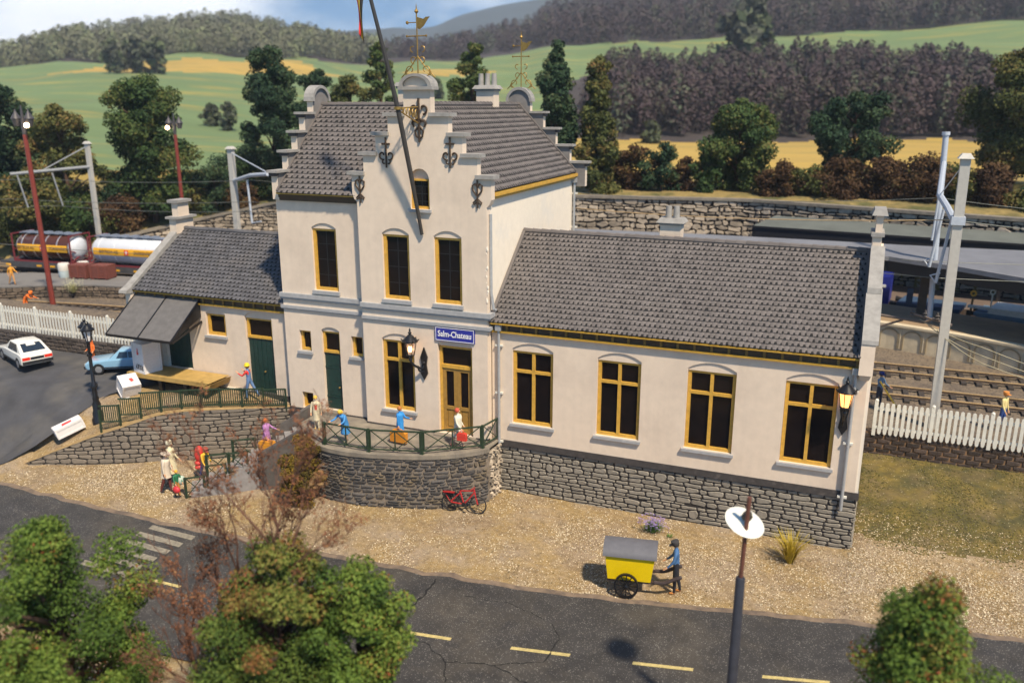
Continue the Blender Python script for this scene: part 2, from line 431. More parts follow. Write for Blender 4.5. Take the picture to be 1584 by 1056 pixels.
def window(x0, x1, z0, z1, y, rise=.28, transom=None, mull=True, sill=True, name='window', head=.1, frame=.13, grid=False, mm='yellow', rec=.14, sillw=.12):
    """framed window set back in its opening: frame + pane + sill; z1 is the frame's head"""
    f = MB(); yf = y + rec
    fr = frame; d0, d1 = yf - .03, yf + .07
    f.box(x0, x0 + fr, d0, d1, z0, z1); f.box(x1 - fr, x1, d0, d1, z0, z1)
    f.box(x0 + fr, x1 - fr, d0, d1, z0, z0 + fr * 1.05); f.box(x0 + fr, x1 - fr, d0, d1, z1 - fr * .8, z1)
    if transom:
        f.box(x0 + fr, x1 - fr, d0 + .004, d1, transom - .065, transom + .065)
    if mull:
        xm = (x0 + x1) / 2
        segs = [(z0 + fr * 1.05, z1 - fr * .8)] if not transom else [(z0 + fr * 1.05, transom - .065), (transom + .065, z1 - fr * .8)]
        for a, b in segs: f.box(xm - .065, xm + .065, d0 - .002, d1, a, b)
    o = part(name, f, M[mm])
    g = MB(); g.box(x0 + .02, x1 - .02, yf + .075, yf + .09, z0 + .02, z1 - .02); g.build('pane', M['glass'], o)
    if grid:
        q = MB(); gx = (x0 + x1) / 2
        q.box(gx - .02, gx + .02, yf + .06, yf + .074, z0 + .1, z1 - .1)
        for k in range(1, 4): zz = z0 + (z1 - z0) * k / 4; q.box(x0 + .1, x1 - .1, yf + .062, yf + .072, zz - .015, zz + .015)
        q.build('glazing_bar', mat('glazing_bar_dark', (.011, .012, .014), .5, .1), o)
    if rise > 0:
        t = MB(); pts = arch(x0 - .02, x1 + .02, z1, z1 + head, rise); t.slab(pts, [], front(yf - .08), .17)
        t.build('arch_infill', M['render'], o)
    if sill:
        s = MB(); s.box(x0 - .1, x1 + .1, y - .13, y + rec, z0 - sillw, z0 - .004)
        s.build('sill', M['string'], o)
    return o
def hole(x0, x1, z0, z1, rise=.28, head=.1): return arch(x0 - .01, x1 + .01, z0, z1 + head, rise)

# ---- right wing
RWX = 14.98
rw = [(.95, 2.78), (4.73, 6.54), (8.43, 10.30), (12.15, 14.02)]
w = MB(); w.slab([(.0, 0), (RWX, 0), (RWX, 5.02), (0, 5.02)], [hole(a, b, .85, 4.14) for a, b in rw], front(0), .35)
part('wing_wall', w, M['render'])
w = MB(); w.box(RWX, RWX + .12, .02, 7.6, 0, 5.3); w.poly([(RWX + .12, .02, 5.3), (RWX + .12, 7.6, 5.3), (RWX + .12, 3.8, 8.75)])
w.box(.1, RWX, 7.3, 7.6, -2.4, 5.3)
part('wing_end_wall', w, M['render_w'])
for a, b in rw: window(a, b, .85, 4.14, 0, transom=3.22)
w = MB(); w.box(-.0, RWX + .16, -.03, .3, -.29, -.004); part('plinth', w, M['plinth'])
bp = Path2([(-.1, .06), (RWX + .1, .06), (RWX + .1, 7.6)])
w = masonry(bp, lambda s: -2.75, lambda s: -.29, rh=.178, lw=(.30, .76), gap=.046, relief=.04, seed=3, tall=.10, rough=.32, wav=.3)
part('stone_base', w, [M['stone'], M['mortar']])
w = MB()
tiled((-.02, -.27, 5.36), (RWX - .35, -.27, 5.36), (RWX - .35, 3.8, 8.68), (-.02, 3.8, 8.68), .207, .268, seed=4, mb=w)
w.add([(0, 3.8, 8.66), (RWX - .35, 3.8, 8.66), (RWX - .35, 7.9, 5.36), (0, 7.9, 5.36)], [(0, 1, 2, 3)], 1)
rf = part('wing_roof', w, [M['tile'], M['under']])
w = MB(); ridge_caps((0, 3.8, 8.75), (RWX - .35, 3.8, 8.72), w); w.build('ridge_tiles', M['tile'], rf, smooth=True)
w = MB(); w.bar((.04, -.36, 5.42), (.04, 3.75, 8.74), .14, .07); w.bar((RWX - .38, -.36, 5.42), (RWX - .38, 3.75, 8.74), .10, .07); w.build('verge_board', M['tile'], rf)
def cornice(x0, x1, y, z, name='cornice', step=.66):
    c = MB(); c.box(x0, x1, y - .29, y + .05, z - .0, z + .065); c.box(x0, x1, y - .16, y + .04, z - .38, z - .30); c.box(x0, x1, y - .06, y + .04, z - .30, z - .002, 1)
    n = int((x1 - x0) / step)
    for i in range(n + 1):
        xx = x0 + .05 + (x1 - x0 - .1) * i / n; c.box(xx - .05, xx + .05, y - .12, y - .06, z - .299, z - .003, 2)
    return part(name, c, [M['gold'], M['cornice'], mat('cornice_rib', (.21, .125, .025), .6, .3, 6)])
cornice(.02, RWX - .36, 0, 5.28)
def pipe(x, y, z0, z1, name='downpipe', parent=B0):
    p = MB(); p.tube([(x, y, z0), (x, y, z1)], .065, 10); p.box(x - .13, x + .13, y - .12, y + .08, z1, z1 + .24)
    o = part(name, p, M['zinc'], parent, smooth=True)
    q = MB()
    for k in (.1, .5, .88):
        zz = z0 + (z1 - z0) * k; q.box(x - .17, x + .17, y - .02, y + .1, zz - .04, zz + .04)
    q.build('bracket', M['white'], o); return o
pipe(.36, -.12, -.62, 5.0); pipe(14.55, -.12, -.75, 4.72)
# parapet gable at the far end of the right wing
w = MB(); x0, x1 = RWX - .36, RWX + .12
w.hexa([(x0, -.42, 4.78), (x1, -.42, 4.78), (x1, .25, 4.78), (x0, .25, 4.78), (x0, -.30, 5.95), (x1, -.30, 5.95), (x1, .25, 6.25), (x0, .25, 6.25)], 0)
w.hexa([(x0 + .08, -.22, 4.55), (x1 - .1, -.22, 4.55), (x1 - .1, .2, 4.55), (x0 + .08, .2, 4.55), (x0 + .03, -.36, 4.77), (x1 - .04, -.36, 4.77), (x1 - .04, .2, 4.77), (x0 + .03, .2, 4.77)], 0)
w.slab([(-.2, 5.2), (3.8, 8.5), (3.8, 9.0), (-.2, 5.72)], [], lambda u, v, k: (x0 + .06 + k, u, v), .42, 0)
w.slab([(7.8, 5.2), (3.8, 8.5), (3.8, 9.0), (7.8, 5.72)], [], lambda u, v, k: (x0 + .06 + k, u, v), .42, 0)
w.slab([(-.34, 5.93), (1.55, 7.45), (1.62, 7.62), (-.30, 6.08)], [], lambda u, v, k: (x0 + k, u, v), .56, 1)
w.slab([(1.40, 7.46), (3.05, 8.82), (3.10, 9.0), (1.46, 7.66)], [], lambda u, v, k: (x0 + .03 + k, u, v), .5, 1)
w.box(x0 + .06, x1 - .1, 3.1, 4.4, 8.5, 9.35); w.box(x0 - .02, x1 - .02, 3.0, 4.5, 9.35, 9.5, 1); w.box(x0 + .12, x1 - .12, 3.2, 4.3, 9.5, 10.15)
w.hexa([(x0 - .06, 3.05, 10.15), (x1 + .04, 3.05, 10.15), (x1 + .04, 4.45, 10.15), (x0 - .06, 4.45, 10.15), (x0 + .02, 3.15, 10.38), (x1 - .04, 3.15, 10.38), (x1 - .04, 4.35, 10.38), (x0 + .02, 4.35, 10.38)], 1)
part('parapet_gable', w, [M['render'], M['coping']])
def chimney(cx, cy, z0, z1, wx=.95, wy=.7, pots=2, name='chimney', ph=.5):
    c = MB(); c.box(cx - wx / 2, cx + wx / 2, cy - wy / 2, cy + wy / 2, z0, z1)
    c.box(cx - wx / 2 - .06, cx + wx / 2 + .06, cy - wy / 2 - .06, cy + wy / 2 + .06, z1 - .12, z1 - .02, 1)
    hx, hy = wx / 2 + .16, wy / 2 + .16; a, b = z1 - .02, z1 + .16
    c.hexa([(cx - hx, cy - hy, a), (cx + hx, cy - hy, a), (cx + hx, cy + hy, a), (cx - hx, cy + hy, a), (cx - hx + .12, cy - hy + .1, b), (cx + hx - .12, cy - hy + .1, b), (cx + hx - .12, cy + hy - .1, b), (cx - hx + .12, cy + hy - .1, b)], 1)
    o = part(name, c, [M['render'], M['coping']])
    for i in range(pots):
        q = MB(); px = cx + (i - (pots - 1) / 2) * wx * .38
        q.tube([(px, cy, b - .05), (px, cy, b + ph)], [.15, .12], 10); q.build('chimney_pot', M['coping'], o, smooth=True)
    return o
chimney(6.6, 4.6, 8.0, 9.35, .9, .7)

# ---- tower block: left bay and stepped front gable
TX0, GX0, GC = -10.72, -6.05, -3.1
ground = (-.35)
w = MB()
lb = [(-8.88, -7.60, 6.0, 8.85, .22, .04), (-8.68, -7.72, .18, 4.05, .16, .06)]
holes = [hole(a, b, c, d, r, h) for a, b, c, d, r, h in lb]
holes += [arch(-9.93, -9.29, 2.98, 3.98, 0), arch(-7.08, -6.47, 2.98, 3.96, 0), arch(-10.0, -9.38, .1, .9, 0)]
w.slab([(TX0, -.1), (GX0, -.1), (GX0, 10.3), (TX0, 10.3)], holes, front(0), .35); part('bay_wall', w, M['render'])
w = MB(); w.box(TX0 - .04, GX0, -.06, .2, -.5, -.104); w.box(TX0 - .04, -8.75, -.05, .2, -.104, .06); w.box(-7.68, GX0 - .004, -.05, .2, -.103, .06); part('plinth', w, M['plinth'])
window(-8.88, -7.60, 6.0, 8.85, 0, .22, mull=False, sill=False, head=.04, grid=True)
for a, b in ((-9.92, -9.30), (-7.07, -6.48)): window(a, b, 2.99, 3.97, 0, 0, mull=False, frame=.11, rec=.17)
window(-9.99, -9.39, .11, .89, 0, 0, mull=False, sill=False, frame=.11, rec=.17)
def step_sill(x0, x1, y, z):
    s = MB(); s.box(x0 - .08, x1 + .08, y - .12, y + .2, z - .16, z - .004); return part('sill', s, M['string'])
step_sill(-8.88, -7.6, 0, 6.0)
def green_door(x0, x1, z0, zt, z1, y, leaves=1, rise=.16, head=.06, panels=True, infill='render'):
    f = MB(); yf = y + .15; fr = .1
    f.box(x0, x0 + fr, yf - .03, yf + .08, zt, z1); f.box(x1 - fr, x1, yf - .03, yf + .08, zt, z1)
    f.box(x0 + fr, x1 - fr, yf - .03, yf + .08, z1 - .09, z1); f.box(x0, x1, yf - .05, yf + .08, zt - .12, zt)
    d = part('door', f, M['yellow'])
    g = MB(); g.box(x0 + .02, x1 - .02, yf + .085, yf + .1, zt - .02, z1 - .02); g.build('pane', M['glass'], d)
    p = MB(); p.box(x0, x1, yf + .03, yf + .12, z0, zt - .12)
    wd = (x1 - x0) / leaves
    for k in range(leaves):
        a, b = x0 + k * wd, x0 + (k + 1) * wd
        if panels:
            H = zt - .12 - z0
            for q0, q1 in ((.03, .2), (.24, .72), (.76, .97)):
                p.box(a + .14, b - .1, yf + .012, yf + .03, z0 + H * q0, z0 + H * q1)
            p.box(a, b, yf - .004, yf + .03, z0 + H * .205, z0 + H * .235); p.box(a, b, yf - .004, yf + .03, z0 + H * .725, z0 + H * .755)
        else:
            n = max(2, int((b - a) / .2))
            for q in range(n): p.box(a + .02 + (b - a - .04) * q / n, a + .02 + (b - a - .04) * (q + .93) / n, yf + .012, yf + .03, z0, zt - .122)
    p.build('door_leaf', M['green'], d)
    if rise:
        t = MB(); t.slab(arch(x0 - .02, x1 + .02, z1, z1 + head, rise), [], front(yf - .08), .17); t.build('arch_infill', M['render'], d)
    h = MB(); h.ball((x1 - .22 if leaves == 1 else (x0 + x1) / 2 + .1, yf - .02, z0 + 1.1), .05, 8, 5); h.build('handle', M['brass'], d)
    return d
green_door(-8.68, -7.72, .2, 3.12, 4.05, 0)
w = MB(); w.box(-8.85, -7.55, -.32, .18, -.1, .17); part('doorstep', w, M['concrete'])
# front gable
hs = [(1.40, 13.8), (1.40, 13.02), (2.02, 13.02), (2.02, 12.2), (2.66, 12.2), (2.66, 11.36), (3.27, 11.36)]
right = [(GC + a, z) for a, z in [(.62, 14.95), (.62, 13.8)] + hs + [(3.27, 10.5), (3.18, 10.3), (3.06, 10.18), (3.06, -.1)]]
left = [(2 * GC - x, z) for x, z in right][::-1]
top = [(GC + .62 * math.cos(a), 14.95 + .42 * math.sin(a)) for a in [PI * k / 10 for k in range(1, 10)]]
# outline: bottom-right up the right side, arc top, down the left
outer = right[::-1] + top + left[::-1]
gw = [(-4.98, -3.68, 6.0, 8.85, .24, .05), (-2.48, -1.20, 6.0, 8.85, .24, .05)]
gh = [hole(a, b, c, d, r, h) for a, b, c, d, r, h in gw]
gh += [hole(-5.2, -3.6, .85, 4.12, .26, .06), hole(-2.42, -.78, .06, 4.12, .28, .06), arch(-3.53, -2.63, 10.0, 11.25, .43)]
outer = [(x, max(z, -.1)) for x, z in outer]
w = MB(); w.slab(outer, gh, front(GF), .38, 0); part('gable_wall', w, M['render'])
w = MB(); w.box(GX0 - .12, -2.55, GF - .05, GF + .2, -.5, .06); w.box(-.62, -.04, GF - .05, GF + .2, -.5, .06); part('plinth', w, M['plinth'])
for a, b, c, d, r, h in gw:
    window(a, b, c, d, GF, r, mull=False, sill=False, head=h, grid=True); step_sill(a, b, GF, c)
window(-5.2, -3.6, .85, 4.12, GF, .26, transom=3.2, head=.06)
window(-3.52, -2.64, 10.0, 11.25, GF, 0, mull=False, sill=True, frame=.1, grid=True)
w = MB(); w.slab(arch(-3.54, -2.62, 11.25, 11.26, .43), [], front(GF + .19), .1); part('arch_infill', w, M['render'])
# glazed double entrance door
x0, x1 = -2.42, -.78; yf = GF + .2
f = MB(); f.box(x0, x0 + .12, yf - .03, yf + .08, .06, 4.12); f.box(x1 - .12, x1, yf - .03, yf + .08, .06, 4.12)
f.box(x0 + .12, x1 - .12, yf - .03, yf + .08, 4.0, 4.12); f.box(x0 + .12, x1 - .12, yf - .05, yf + .08, 3.08, 3.24)
d = part('door', f, M['yellow'])
g = MB(); g.box(x0 + .1, x1 - .1, yf + .085, yf + .1, 3.2, 4.05); g.build('pane', M['glass'], d)
xm = (x0 + x1) / 2
for a, b in ((x0 + .124, xm - .003), (xm + .003, x1 - .124)):
    q = MB(); q.box(a, a + .16, yf + .0, yf + .09, .08, 3.076); q.box(b - .16, b, yf + .0, yf + .09, .08, 3.076)
    q.box(a + .16, b - .16, yf + .0, yf + .09, 2.93, 3.076); q.box(a + .16, b - .16, yf + .0, yf + .09, 1.15, 1.3); q.box(a + .16, b - .16, yf + .0, yf + .09, .08, .25)
    q.box(a + .16, b - .16, yf + .05, yf + .09, .25, 1.15); q.box(a + .22, b - .22, yf + .03, yf + .05, .34, 1.06)
    q.build('door_leaf', M['brownframe'], d)
q = MB(); q.box(x0 + .26, xm - .14, yf + .06, yf + .07, 1.28, 2.95); q.box(xm + .14, x1 - .26, yf + .06, yf + .07, 1.28, 2.95); q.build('pane', M['glass'], d)
q = MB(); q.ball((xm + .08, yf - .02, 1.25), .05, 8, 5); q.build('handle', M['brass'], d)
t = MB(); t.slab(arch(x0 - .02, x1 + .02, 4.12, 4.18, .28), [], front(yf - .1), .19); t.build('arch_infill', M['render'], d)
w = MB(); w.box(-2.6, -.6, GF - .3, GF + .15, -.12, .05); part('doorstep', w, M['concrete'])
# step slabs and round hood on the gable
w = MB()
for hw0, hw1, z in ((.62, 1.40, 13.8), (1.40, 2.02, 13.02), (2.02, 2.66, 12.2), (2.66, 3.27, 11.36)):
    for sg in (-1, 1):
        a, b = sorted((GC + sg * (hw0 - .05), GC + sg * (hw1 + .16))); w = MB(); w.box(a, b, GF - .14, GF + .5, z - .02, z + .13); part('step_slab', w, M['coping'])
w = MB(); n = 14
for i in range(n):
    a0, a1 = PI * i / n, PI * (i + 1) / n
    pr = lambda r, a, k: (GC + r * math.cos(a) * 1.0, k, 14.95 + r * .68 * math.sin(a))
    p = [pr(.58, a0, GF - .16), pr(.74, a0, GF - .16), pr(.74, a0, GF + .5), pr(.58, a0, GF + .5), pr(.58, a1, GF - .16), pr(.74, a1, GF - .16), pr(.74, a1, GF + .5), pr(.58, a1, GF + .5)]
    w.hexa(p)
w.box(GC - .78, GC + .78, GF - .16, GF + .45, 14.82, 14.95)
part('gable_hood', w, M['coping'])
# string courses, wrapped round the front block
w = MB()
for z0, z1, dd in ((5.56, 5.76, .14), (5.46, 5.558, .07), (5.02, 5.16, .1), (4.96, 5.018, .05)):
    w.box(TX0 - .1, GX0 - dd, -dd, .04, z0, z1); w.box(GX0 - dd, .02 + dd, GF - dd, GF + .04, z0, z1); w.box(-.02, .02 + dd, GF + .045, 0.0, z0, z1)
part('string_course', w, M['string'])
# left bay cornice
w = MB(); w.box(TX0 + .3, GX0 - .02, -.34, .05, 10.36, 10.44); w.box(TX0 + .3, GX0 - .02, -.2, .04, 10.2, 10.352, 1); w.box(TX0 + .3, GX0 - .02, -.12, .04, 10.06, 10.195, 1)
part('cornice', w, [M['gold'], M['cornice']])
# side and rear walls of the tower
w = MB(); w.box(-.40, -.06, GF + .385, 11.1, -.1, 10.78); part('tower_side_wall', w, M['render_w'])
w = MB(); w.box(TX0 + .01, TX0 + .3, .36, 7.3, -.3, 10.3); w.box(-6.3, -6.0, 7.3, 11.1, -.3, 10.4); w.box(-6.0, -.4, 10.8, 11.1, -.3, 10.7); part('tower_rear_wall', w, M['render_w'])
# roofs of the tower
w = MB()
tiled((-10.4, -.36, 10.42), (-6.02, -.36, 10.42), (-6.02, 3.7, 14.22), (-10.4, 3.7, 14.22), .30, .30, stagger=.5, seed=8, mb=w, cut=.26)
tiled((-6.02, .10, 10.85), (-3.1, .10, 10.85), (-3.1, 3.7, 14.22), (-6.02, 3.7, 14.22), .30, .30, stagger=.5, seed=18, mb=w, cut=.26)
w.add([(-10.4, 3.7, 14.2), (-3.1, 3.7, 14.2), (-3.1, 7.7, 10.4), (-10.4, 7.7, 10.4)], [(0, 1, 2, 3)], 1)
rf = part('cross_roof', w, [M['tile'], M['under']])
q = MB(); ridge_caps((-10.4, 3.7, 14.28), (-3.4, 3.7, 14.28), q); q.build('ridge_tiles', M['tile'], rf, smooth=True)
q = MB(); q.bar((-10.36, -.34, 10.5), (-10.36, 3.7, 14.28), .1, .08); q.build('verge_board', M['tile'], rf)
w = MB()
tiled((.16, GF + .42, 10.82), (.16, 11.05, 10.82), (GC, 11.05, 14.24), (GC, GF + .42, 14.24), .24, .30, stagger=.5, seed=9, mb=w, cut=.30)
tiled((-6.36, 11.05, 10.82), (-6.36, GF + .42, 10.82), (GC, GF + .42, 14.24), (GC, 11.05, 14.24), .30, .30, stagger=.5, seed=10, mb=w)
rf = part('gable_roof', w, [M['tile'], M['under']])
q = MB(); ridge_caps((GC, GF + .45, 14.3), (GC, 11.05, 14.3), q); q.build('ridge_tiles', M['tile'], rf, smooth=True)
q = MB(); q.bar((.16, 10.98, 10.9), (GC, 10.98, 14.32), .14, .08); q.build('verge_board', M['tile'], rf)
w = MB(); w.box(-.06, .22, GF + .42, 11.25, 10.62, 10.78); w.box(-.06, .12, GF + .45, 11.1, 10.5, 10.615); part('eaves_board', w, M['yellow'])
# stepped gables behind: left one in the plane x, back one in the plane y
steps = [(.62, 14.35), (.62, 13.82), (1.36, 13.82), (1.36, 13.0), (2.06, 13.0), (2.06, 12.15), (2.85, 12.15), (2.85, 11.3), (3.72, 11.3), (3.72, 10.1)]
def stepped(c, P, thick, name, flip):
    rt = [(c + a, z) for a, z in steps]; lf = [(c - a, z) for a, z in steps]
    tp = [(c + .62 * math.cos(PI * k / 10), 14.4 + .62 * math.sin(PI * k / 10)) for k in range(1, 10)]
    w = MB(); w.slab(rt[::-1] + tp + lf, [], P, thick, 1 if flip else 0, mi_side=2)
    o = part(name, w, [M['grey_render'], M['grey_render'], M['render']])
    s = MB()
    for (h0, z) in ((1.36, 13.82), (2.06, 13.0), (2.85, 12.15), (3.72, 11.3)):
        h1 = {1.36: .62, 2.06: 1.36, 2.85: 2.06, 3.72: 2.85}[h0]
        for sg in (-1, 1):
            s = MB(); a, b = sorted((c + sg * (h1 - .0), c + sg * (h0 + .2)))
            s.slab([(a, z - .01), (b, z - .01), (b, z + .1), (a, z + .1)], [], lambda u, v, k: P(u, v, k - .12), thick + .24)
            e0, e1 = sorted((c + sg * (h0 - .02), c + sg * (h0 + .12)))
            s.slab([(e0, z - .16), (e1, z - .16), (e1, z - .012), (e0, z - .012)], [], lambda u, v, k: P(u, v, k - .05), thick + .1, 1); s.build('step_slab', [M['coping'], M['plinth']], o)
    s = MB(); arc = [(c + .74 * math.cos(PI * k / 12), 14.4 + .74 * math.sin(PI * k / 12)) for k in range(13)]
    inn = [(c + .60 * math.cos(PI * k / 12), 14.4 + .60 * math.sin(PI * k / 12)) for k in range(13)][::-1]
    s.slab(arc + inn, [], lambda u, v, k: P(u, v, k - .1), thick + .2)
    s.build('round_coping', [M['coping'], M['plinth']], o); return o
stepped(3.55, lambda u, v, k: (TX0 - .02 + k, u, v), .34, 'stepped_gable', False)
stepped(GC, lambda u, v, k: (u, 11.1 + k, v), .34, 'stepped_gable', True)
chimney(GC - .3, 7.6, 13.6, 15.0, .92, .7, 3, ph=.55)
chimney(-6.4, 5.0, 12.6, 15.1, .75, .7, 0)
# corner shafts of the tower: plaster strip and pipes on the sunny side
pipe(-.02 + .1, 11.0, 5.6, 10.3)
w = MB(); w.tube([(.02, -.12, 9.9), (.02, -.12, 6.6), (.13, -.12, 5.9), (.18, -.02, 5.85)], .07, 8); part('downpipe', w, M['zinc'], smooth=True)
w = MB()
rn = random.Random(5)
for k in range(16):
    z = rn.uniform(6.2, 8.6); w.ball((-.05 + rn.uniform(-.04, .05), GF - .0, z), rn.uniform(.02, .06), 6, 4, 0, (1, .5, 1.6))
part('chipped_plaster', w, M['render_w'])['kind'] = 'stuff'
# wrought iron wall anchors on the gable
def scroll(mb, c, r, a0, turns, rr=.025, sx=1, y=0):
    pts = []
    for k in range(15):
        t = k / 14; a = a0 + turns * 2 * PI * t; q = r * (1 - .75 * t)
        pts.append((c[0] + sx * q * math.cos(a), y, c[1] + q * math.sin(a)))
    mb.tube(pts, rr, 5)
def anchor(cx, cz, kind):
    a = MB(); y = GF - .05
    if kind == 'cross':
        a.tube([(cx, y, cz + .62), (cx, y, cz - .62)], .04, 6); a.tube([(cx - .19, y, cz + .36), (cx + .19, y, cz + .36)], .04, 6)
        for sx in (-1, 1): scroll(a, (cx + sx * .17, cz - .1), .19, -PI / 2, .75, .035, sx, y); scroll(a, (cx + sx * .1, cz - .4), .12, PI / 2, -.6, .03, sx, y)
    elif kind == 'heart':
        a.tube([(cx, y, cz + .55), (cx, y, cz - .6)], .035, 6)
        for sx in (-1, 1):
            a.tube([(cx, y, cz - .12), (cx + sx * .2, y, cz + .12), (cx + sx * .22, y, cz + .32), (cx + sx * .1, y, cz + .4), (cx, y, cz + .25)], .035, 5)
            a.tube([(cx, y, cz - .2), (cx + sx * .2, y, cz - .38), (cx + sx * .16, y, cz - .45), (cx, y, cz - .32)], .03, 5)
    else:
        a.tube([(cx, y, cz + .9), (cx, y, cz - .85)], .05, 6)
        for sx in (-1, 1):
            scroll(a, (cx + sx * .2, cz + .48), .22, -PI / 2, .8, .04, sx, y); scroll(a, (cx + sx * .22, cz - .12), .2, PI, -.7, .04, sx, y)
            a.tube([(cx, y, cz + .1), (cx + sx * .3, y, cz - .05), (cx + sx * .24, y, cz - .25)], .045, 5)
            a.tube([(cx, y, cz - .2), (cx + sx * .19, y, cz - .4), (cx + sx * .14, y, cz - .62), (cx, y, cz - .7)], .04, 5)
    return part('wall_anchor', a, M['rust'])
anchor(-4.60, 12.3, 'cross'); anchor(-1.62, 12.35, 'cross'); anchor(-5.95, 10.75, 'heart'); anchor(-.42, 10.75, 'heart'); anchor(-3.0, 13.6, 'big')

# ---- left wing (goods hall)
LX0, LY, LZ = -20.25, .3, .36
w = MB()
lh = [hole(-15.72, -14.52, 3.1, 4.2, .14, .05), hole(-13.32, -11.74, .36, 4.2, .3, .08), arch(-18.6, -16.85, 1.12, 3.9, 0)]
w.slab([(LX0, .2), (TX0 - .02, .2), (TX0 - .02, 5.0), (LX0, 5.0)], lh, front(LY), .35); part('goods_wall', w, M['render'])
w = MB(); w.box(LX0, TX0, LY - .05, LY + .2, -.1, .42); w.box(-18.4, -13.4, LY - .07, LY + .1, .42, .46, 1); part('plinth', w, [M['plinth'], M['white']])
w = MB(); w.box(LX0 - .0, LX0 + .3, LY + .352, 8.0, -.3, 5.1); w.box(LX0 + .3, TX0, 7.7, 8.0, -.3, 5.1); w.poly([(LX0, LY, 5.1), (LX0, 8, 5.1), (LX0, 4.1, 7.8)]); part('goods_end_wall', w, M['render_w'])
window(-15.70, -14.54, 3.1, 4.2, LY, .14, mull=False, head=.05)
green_door(-13.30, -11.76, .38, 3.3, 4.2, LY, 2, .3, .08, panels=False)
q = MB(); q.box(-18.58, -16.87, LY + .2, LY + .28, 1.12, 3.88)
for k in range(8): q.box(-18.56 + k * .212, -18.56 + k * .212 + .2, LY + .17, LY + .2, 1.12, 3.88)
d = part('goods_door', q, M['green'])
q = MB(); q.box(-18.75, -18.45, LY - .02, LY + .2, 1.12, 3.9); q.build('door_post', M['white'], d)
w = MB(); tiled((LX0 + .2, LY - .34, 5.12), (TX0, LY - .34, 5.12), (TX0, 4.15, 7.72), (LX0 + .2, 4.15, 7.72), .25, .27, seed=12, mb=w, cut=.30)
w.add([(LX0 + .2, 4.15, 7.7), (TX0, 4.15, 7.7), (TX0, 8.3, 5.1), (LX0 + .2, 8.3, 5.1)], [(0, 1, 2, 3)], 1)
rf = part('goods_roof', w, [M['tile2'], M['under']])
q = MB(); ridge_caps((LX0 + .2, 4.15, 7.78), (TX0, 4.15, 7.78), q); q.build('ridge_tiles', M['tile2'], rf, smooth=True)
cornice(LX0 + .2, TX0 - .02, LY, 5.03, step=.6)
w = MB(); x0, x1 = LX0 - .22, LX0 + .24
w.slab([(LY - .45, 4.95), (4.15, 7.75), (4.15, 8.05), (LY - .5, 5.2)], [], lambda u, v, k: (x0 + k, u, v), .44, 1)
w.slab([(8.5, 4.95), (4.15, 7.75), (4.15, 8.05), (8.55, 5.2)], [], lambda u, v, k: (x0 + k, u, v), .44, 1)
w.box(x0 + .05, x1 - .05, LY - .42, LY + .1, 4.1, 4.95); w.hexa([(x0 - .05, LY - .75, 5.0), (x1, LY - .75, 5.0), (x1, LY - .3, 4.95), (x0 - .05, LY - .3, 4.95), (x0 - .05, LY - .7, 5.14), (x1, LY - .7, 5.14), (x1, LY - .3, 5.3), (x0 - .05, LY - .3, 5.3)], 1)
w.box(x0, x1, 3.5, 4.8, 7.5, 8.3); w.box(x0 - .12, x1 + .15, 3.35, 4.95, 8.3, 8.42, 1); w.box(x0 + .03, x1, 3.75, 4.55, 8.42, 9.15); w.box(x0 - .12, x1 + .12, 3.6, 4.7, 9.15, 9.3, 1)
part('parapet_gable', w, [M['render'], M['coping']])
# lean-to canopy over the dock
w = MB()
A, Bq, Cq, D = V(-20.05, -1.95, 3.2), V(-15.95, -1.95, 3.2), V(-15.95, LY - .01, 4.85), V(-20.05, LY - .01, 4.85)
nn = (Bq - A).cross(D - A).normalized() * .07
w.hexa([A, Bq, Cq, D, A + nn, Bq + nn, Cq + nn, D + nn])
cn = part('dock_canopy', w, M['felt'])
q = MB()
for t in (0, .5, 1):
    a = A.lerp(Bq, t) + nn; b = D.lerp(Cq, t) + nn; q.bar(a, b, .06, .07)
q.bar(A + nn * .5, Bq + nn * .5, .08, .12); q.bar(D + nn * 1.2, Cq + nn * 1.2, .08, .08)
q.build('seam', M['lampblack'], cn)
for xx in (-15.99, -20.01):
    q = MB(); q.add([(xx, -1.9, 3.18), (xx, LY - .02, 4.84), (xx, LY - .02, 4.0)], [(0, 1, 2)]); q.bar((xx, -1.85, 3.17), (xx, LY - .02, 3.75), .08, .1); q.build('canopy_bracket', M['dark'], cn)
B0['kind'] = 'thing'

# ---- things fixed to the station
sg = thing('station_sign', 'blue enamel name sign above the glazed entrance reading Salm-Chateau', 'sign', (-1.56, GF - .06, 4.68))
w = MB(); w.box(-2.5, -.62, GF - .07, GF - .003, 4.36, 4.99); w.build('sign_board', mat('sign_blue', (.022, .03, .28), .35, .08, 4), sg)
w = MB(); ya, yb = GF - .078, GF - .071
for b in ((-2.47, -.65, 4.94, 4.965), (-2.47, -.65, 4.385, 4.41)): w.box(b[0], b[1], ya, yb, b[2], b[3])
for b in ((-2.47, -2.45), (-.67, -.65)): w.box(b[0], b[1], ya, yb, 4.41, 4.94)
lett = mat('sign_lettering_white', (.85, .84, .82), .5, .02)
w.build('sign_border', lett, sg)
text('sign_lettering', 'Salm-Chateau', .37, lett, frame_mat((-1.56, GF - .078, 4.68), (1, 0, 0), (0, 0, 1)), sg, sx=.78)

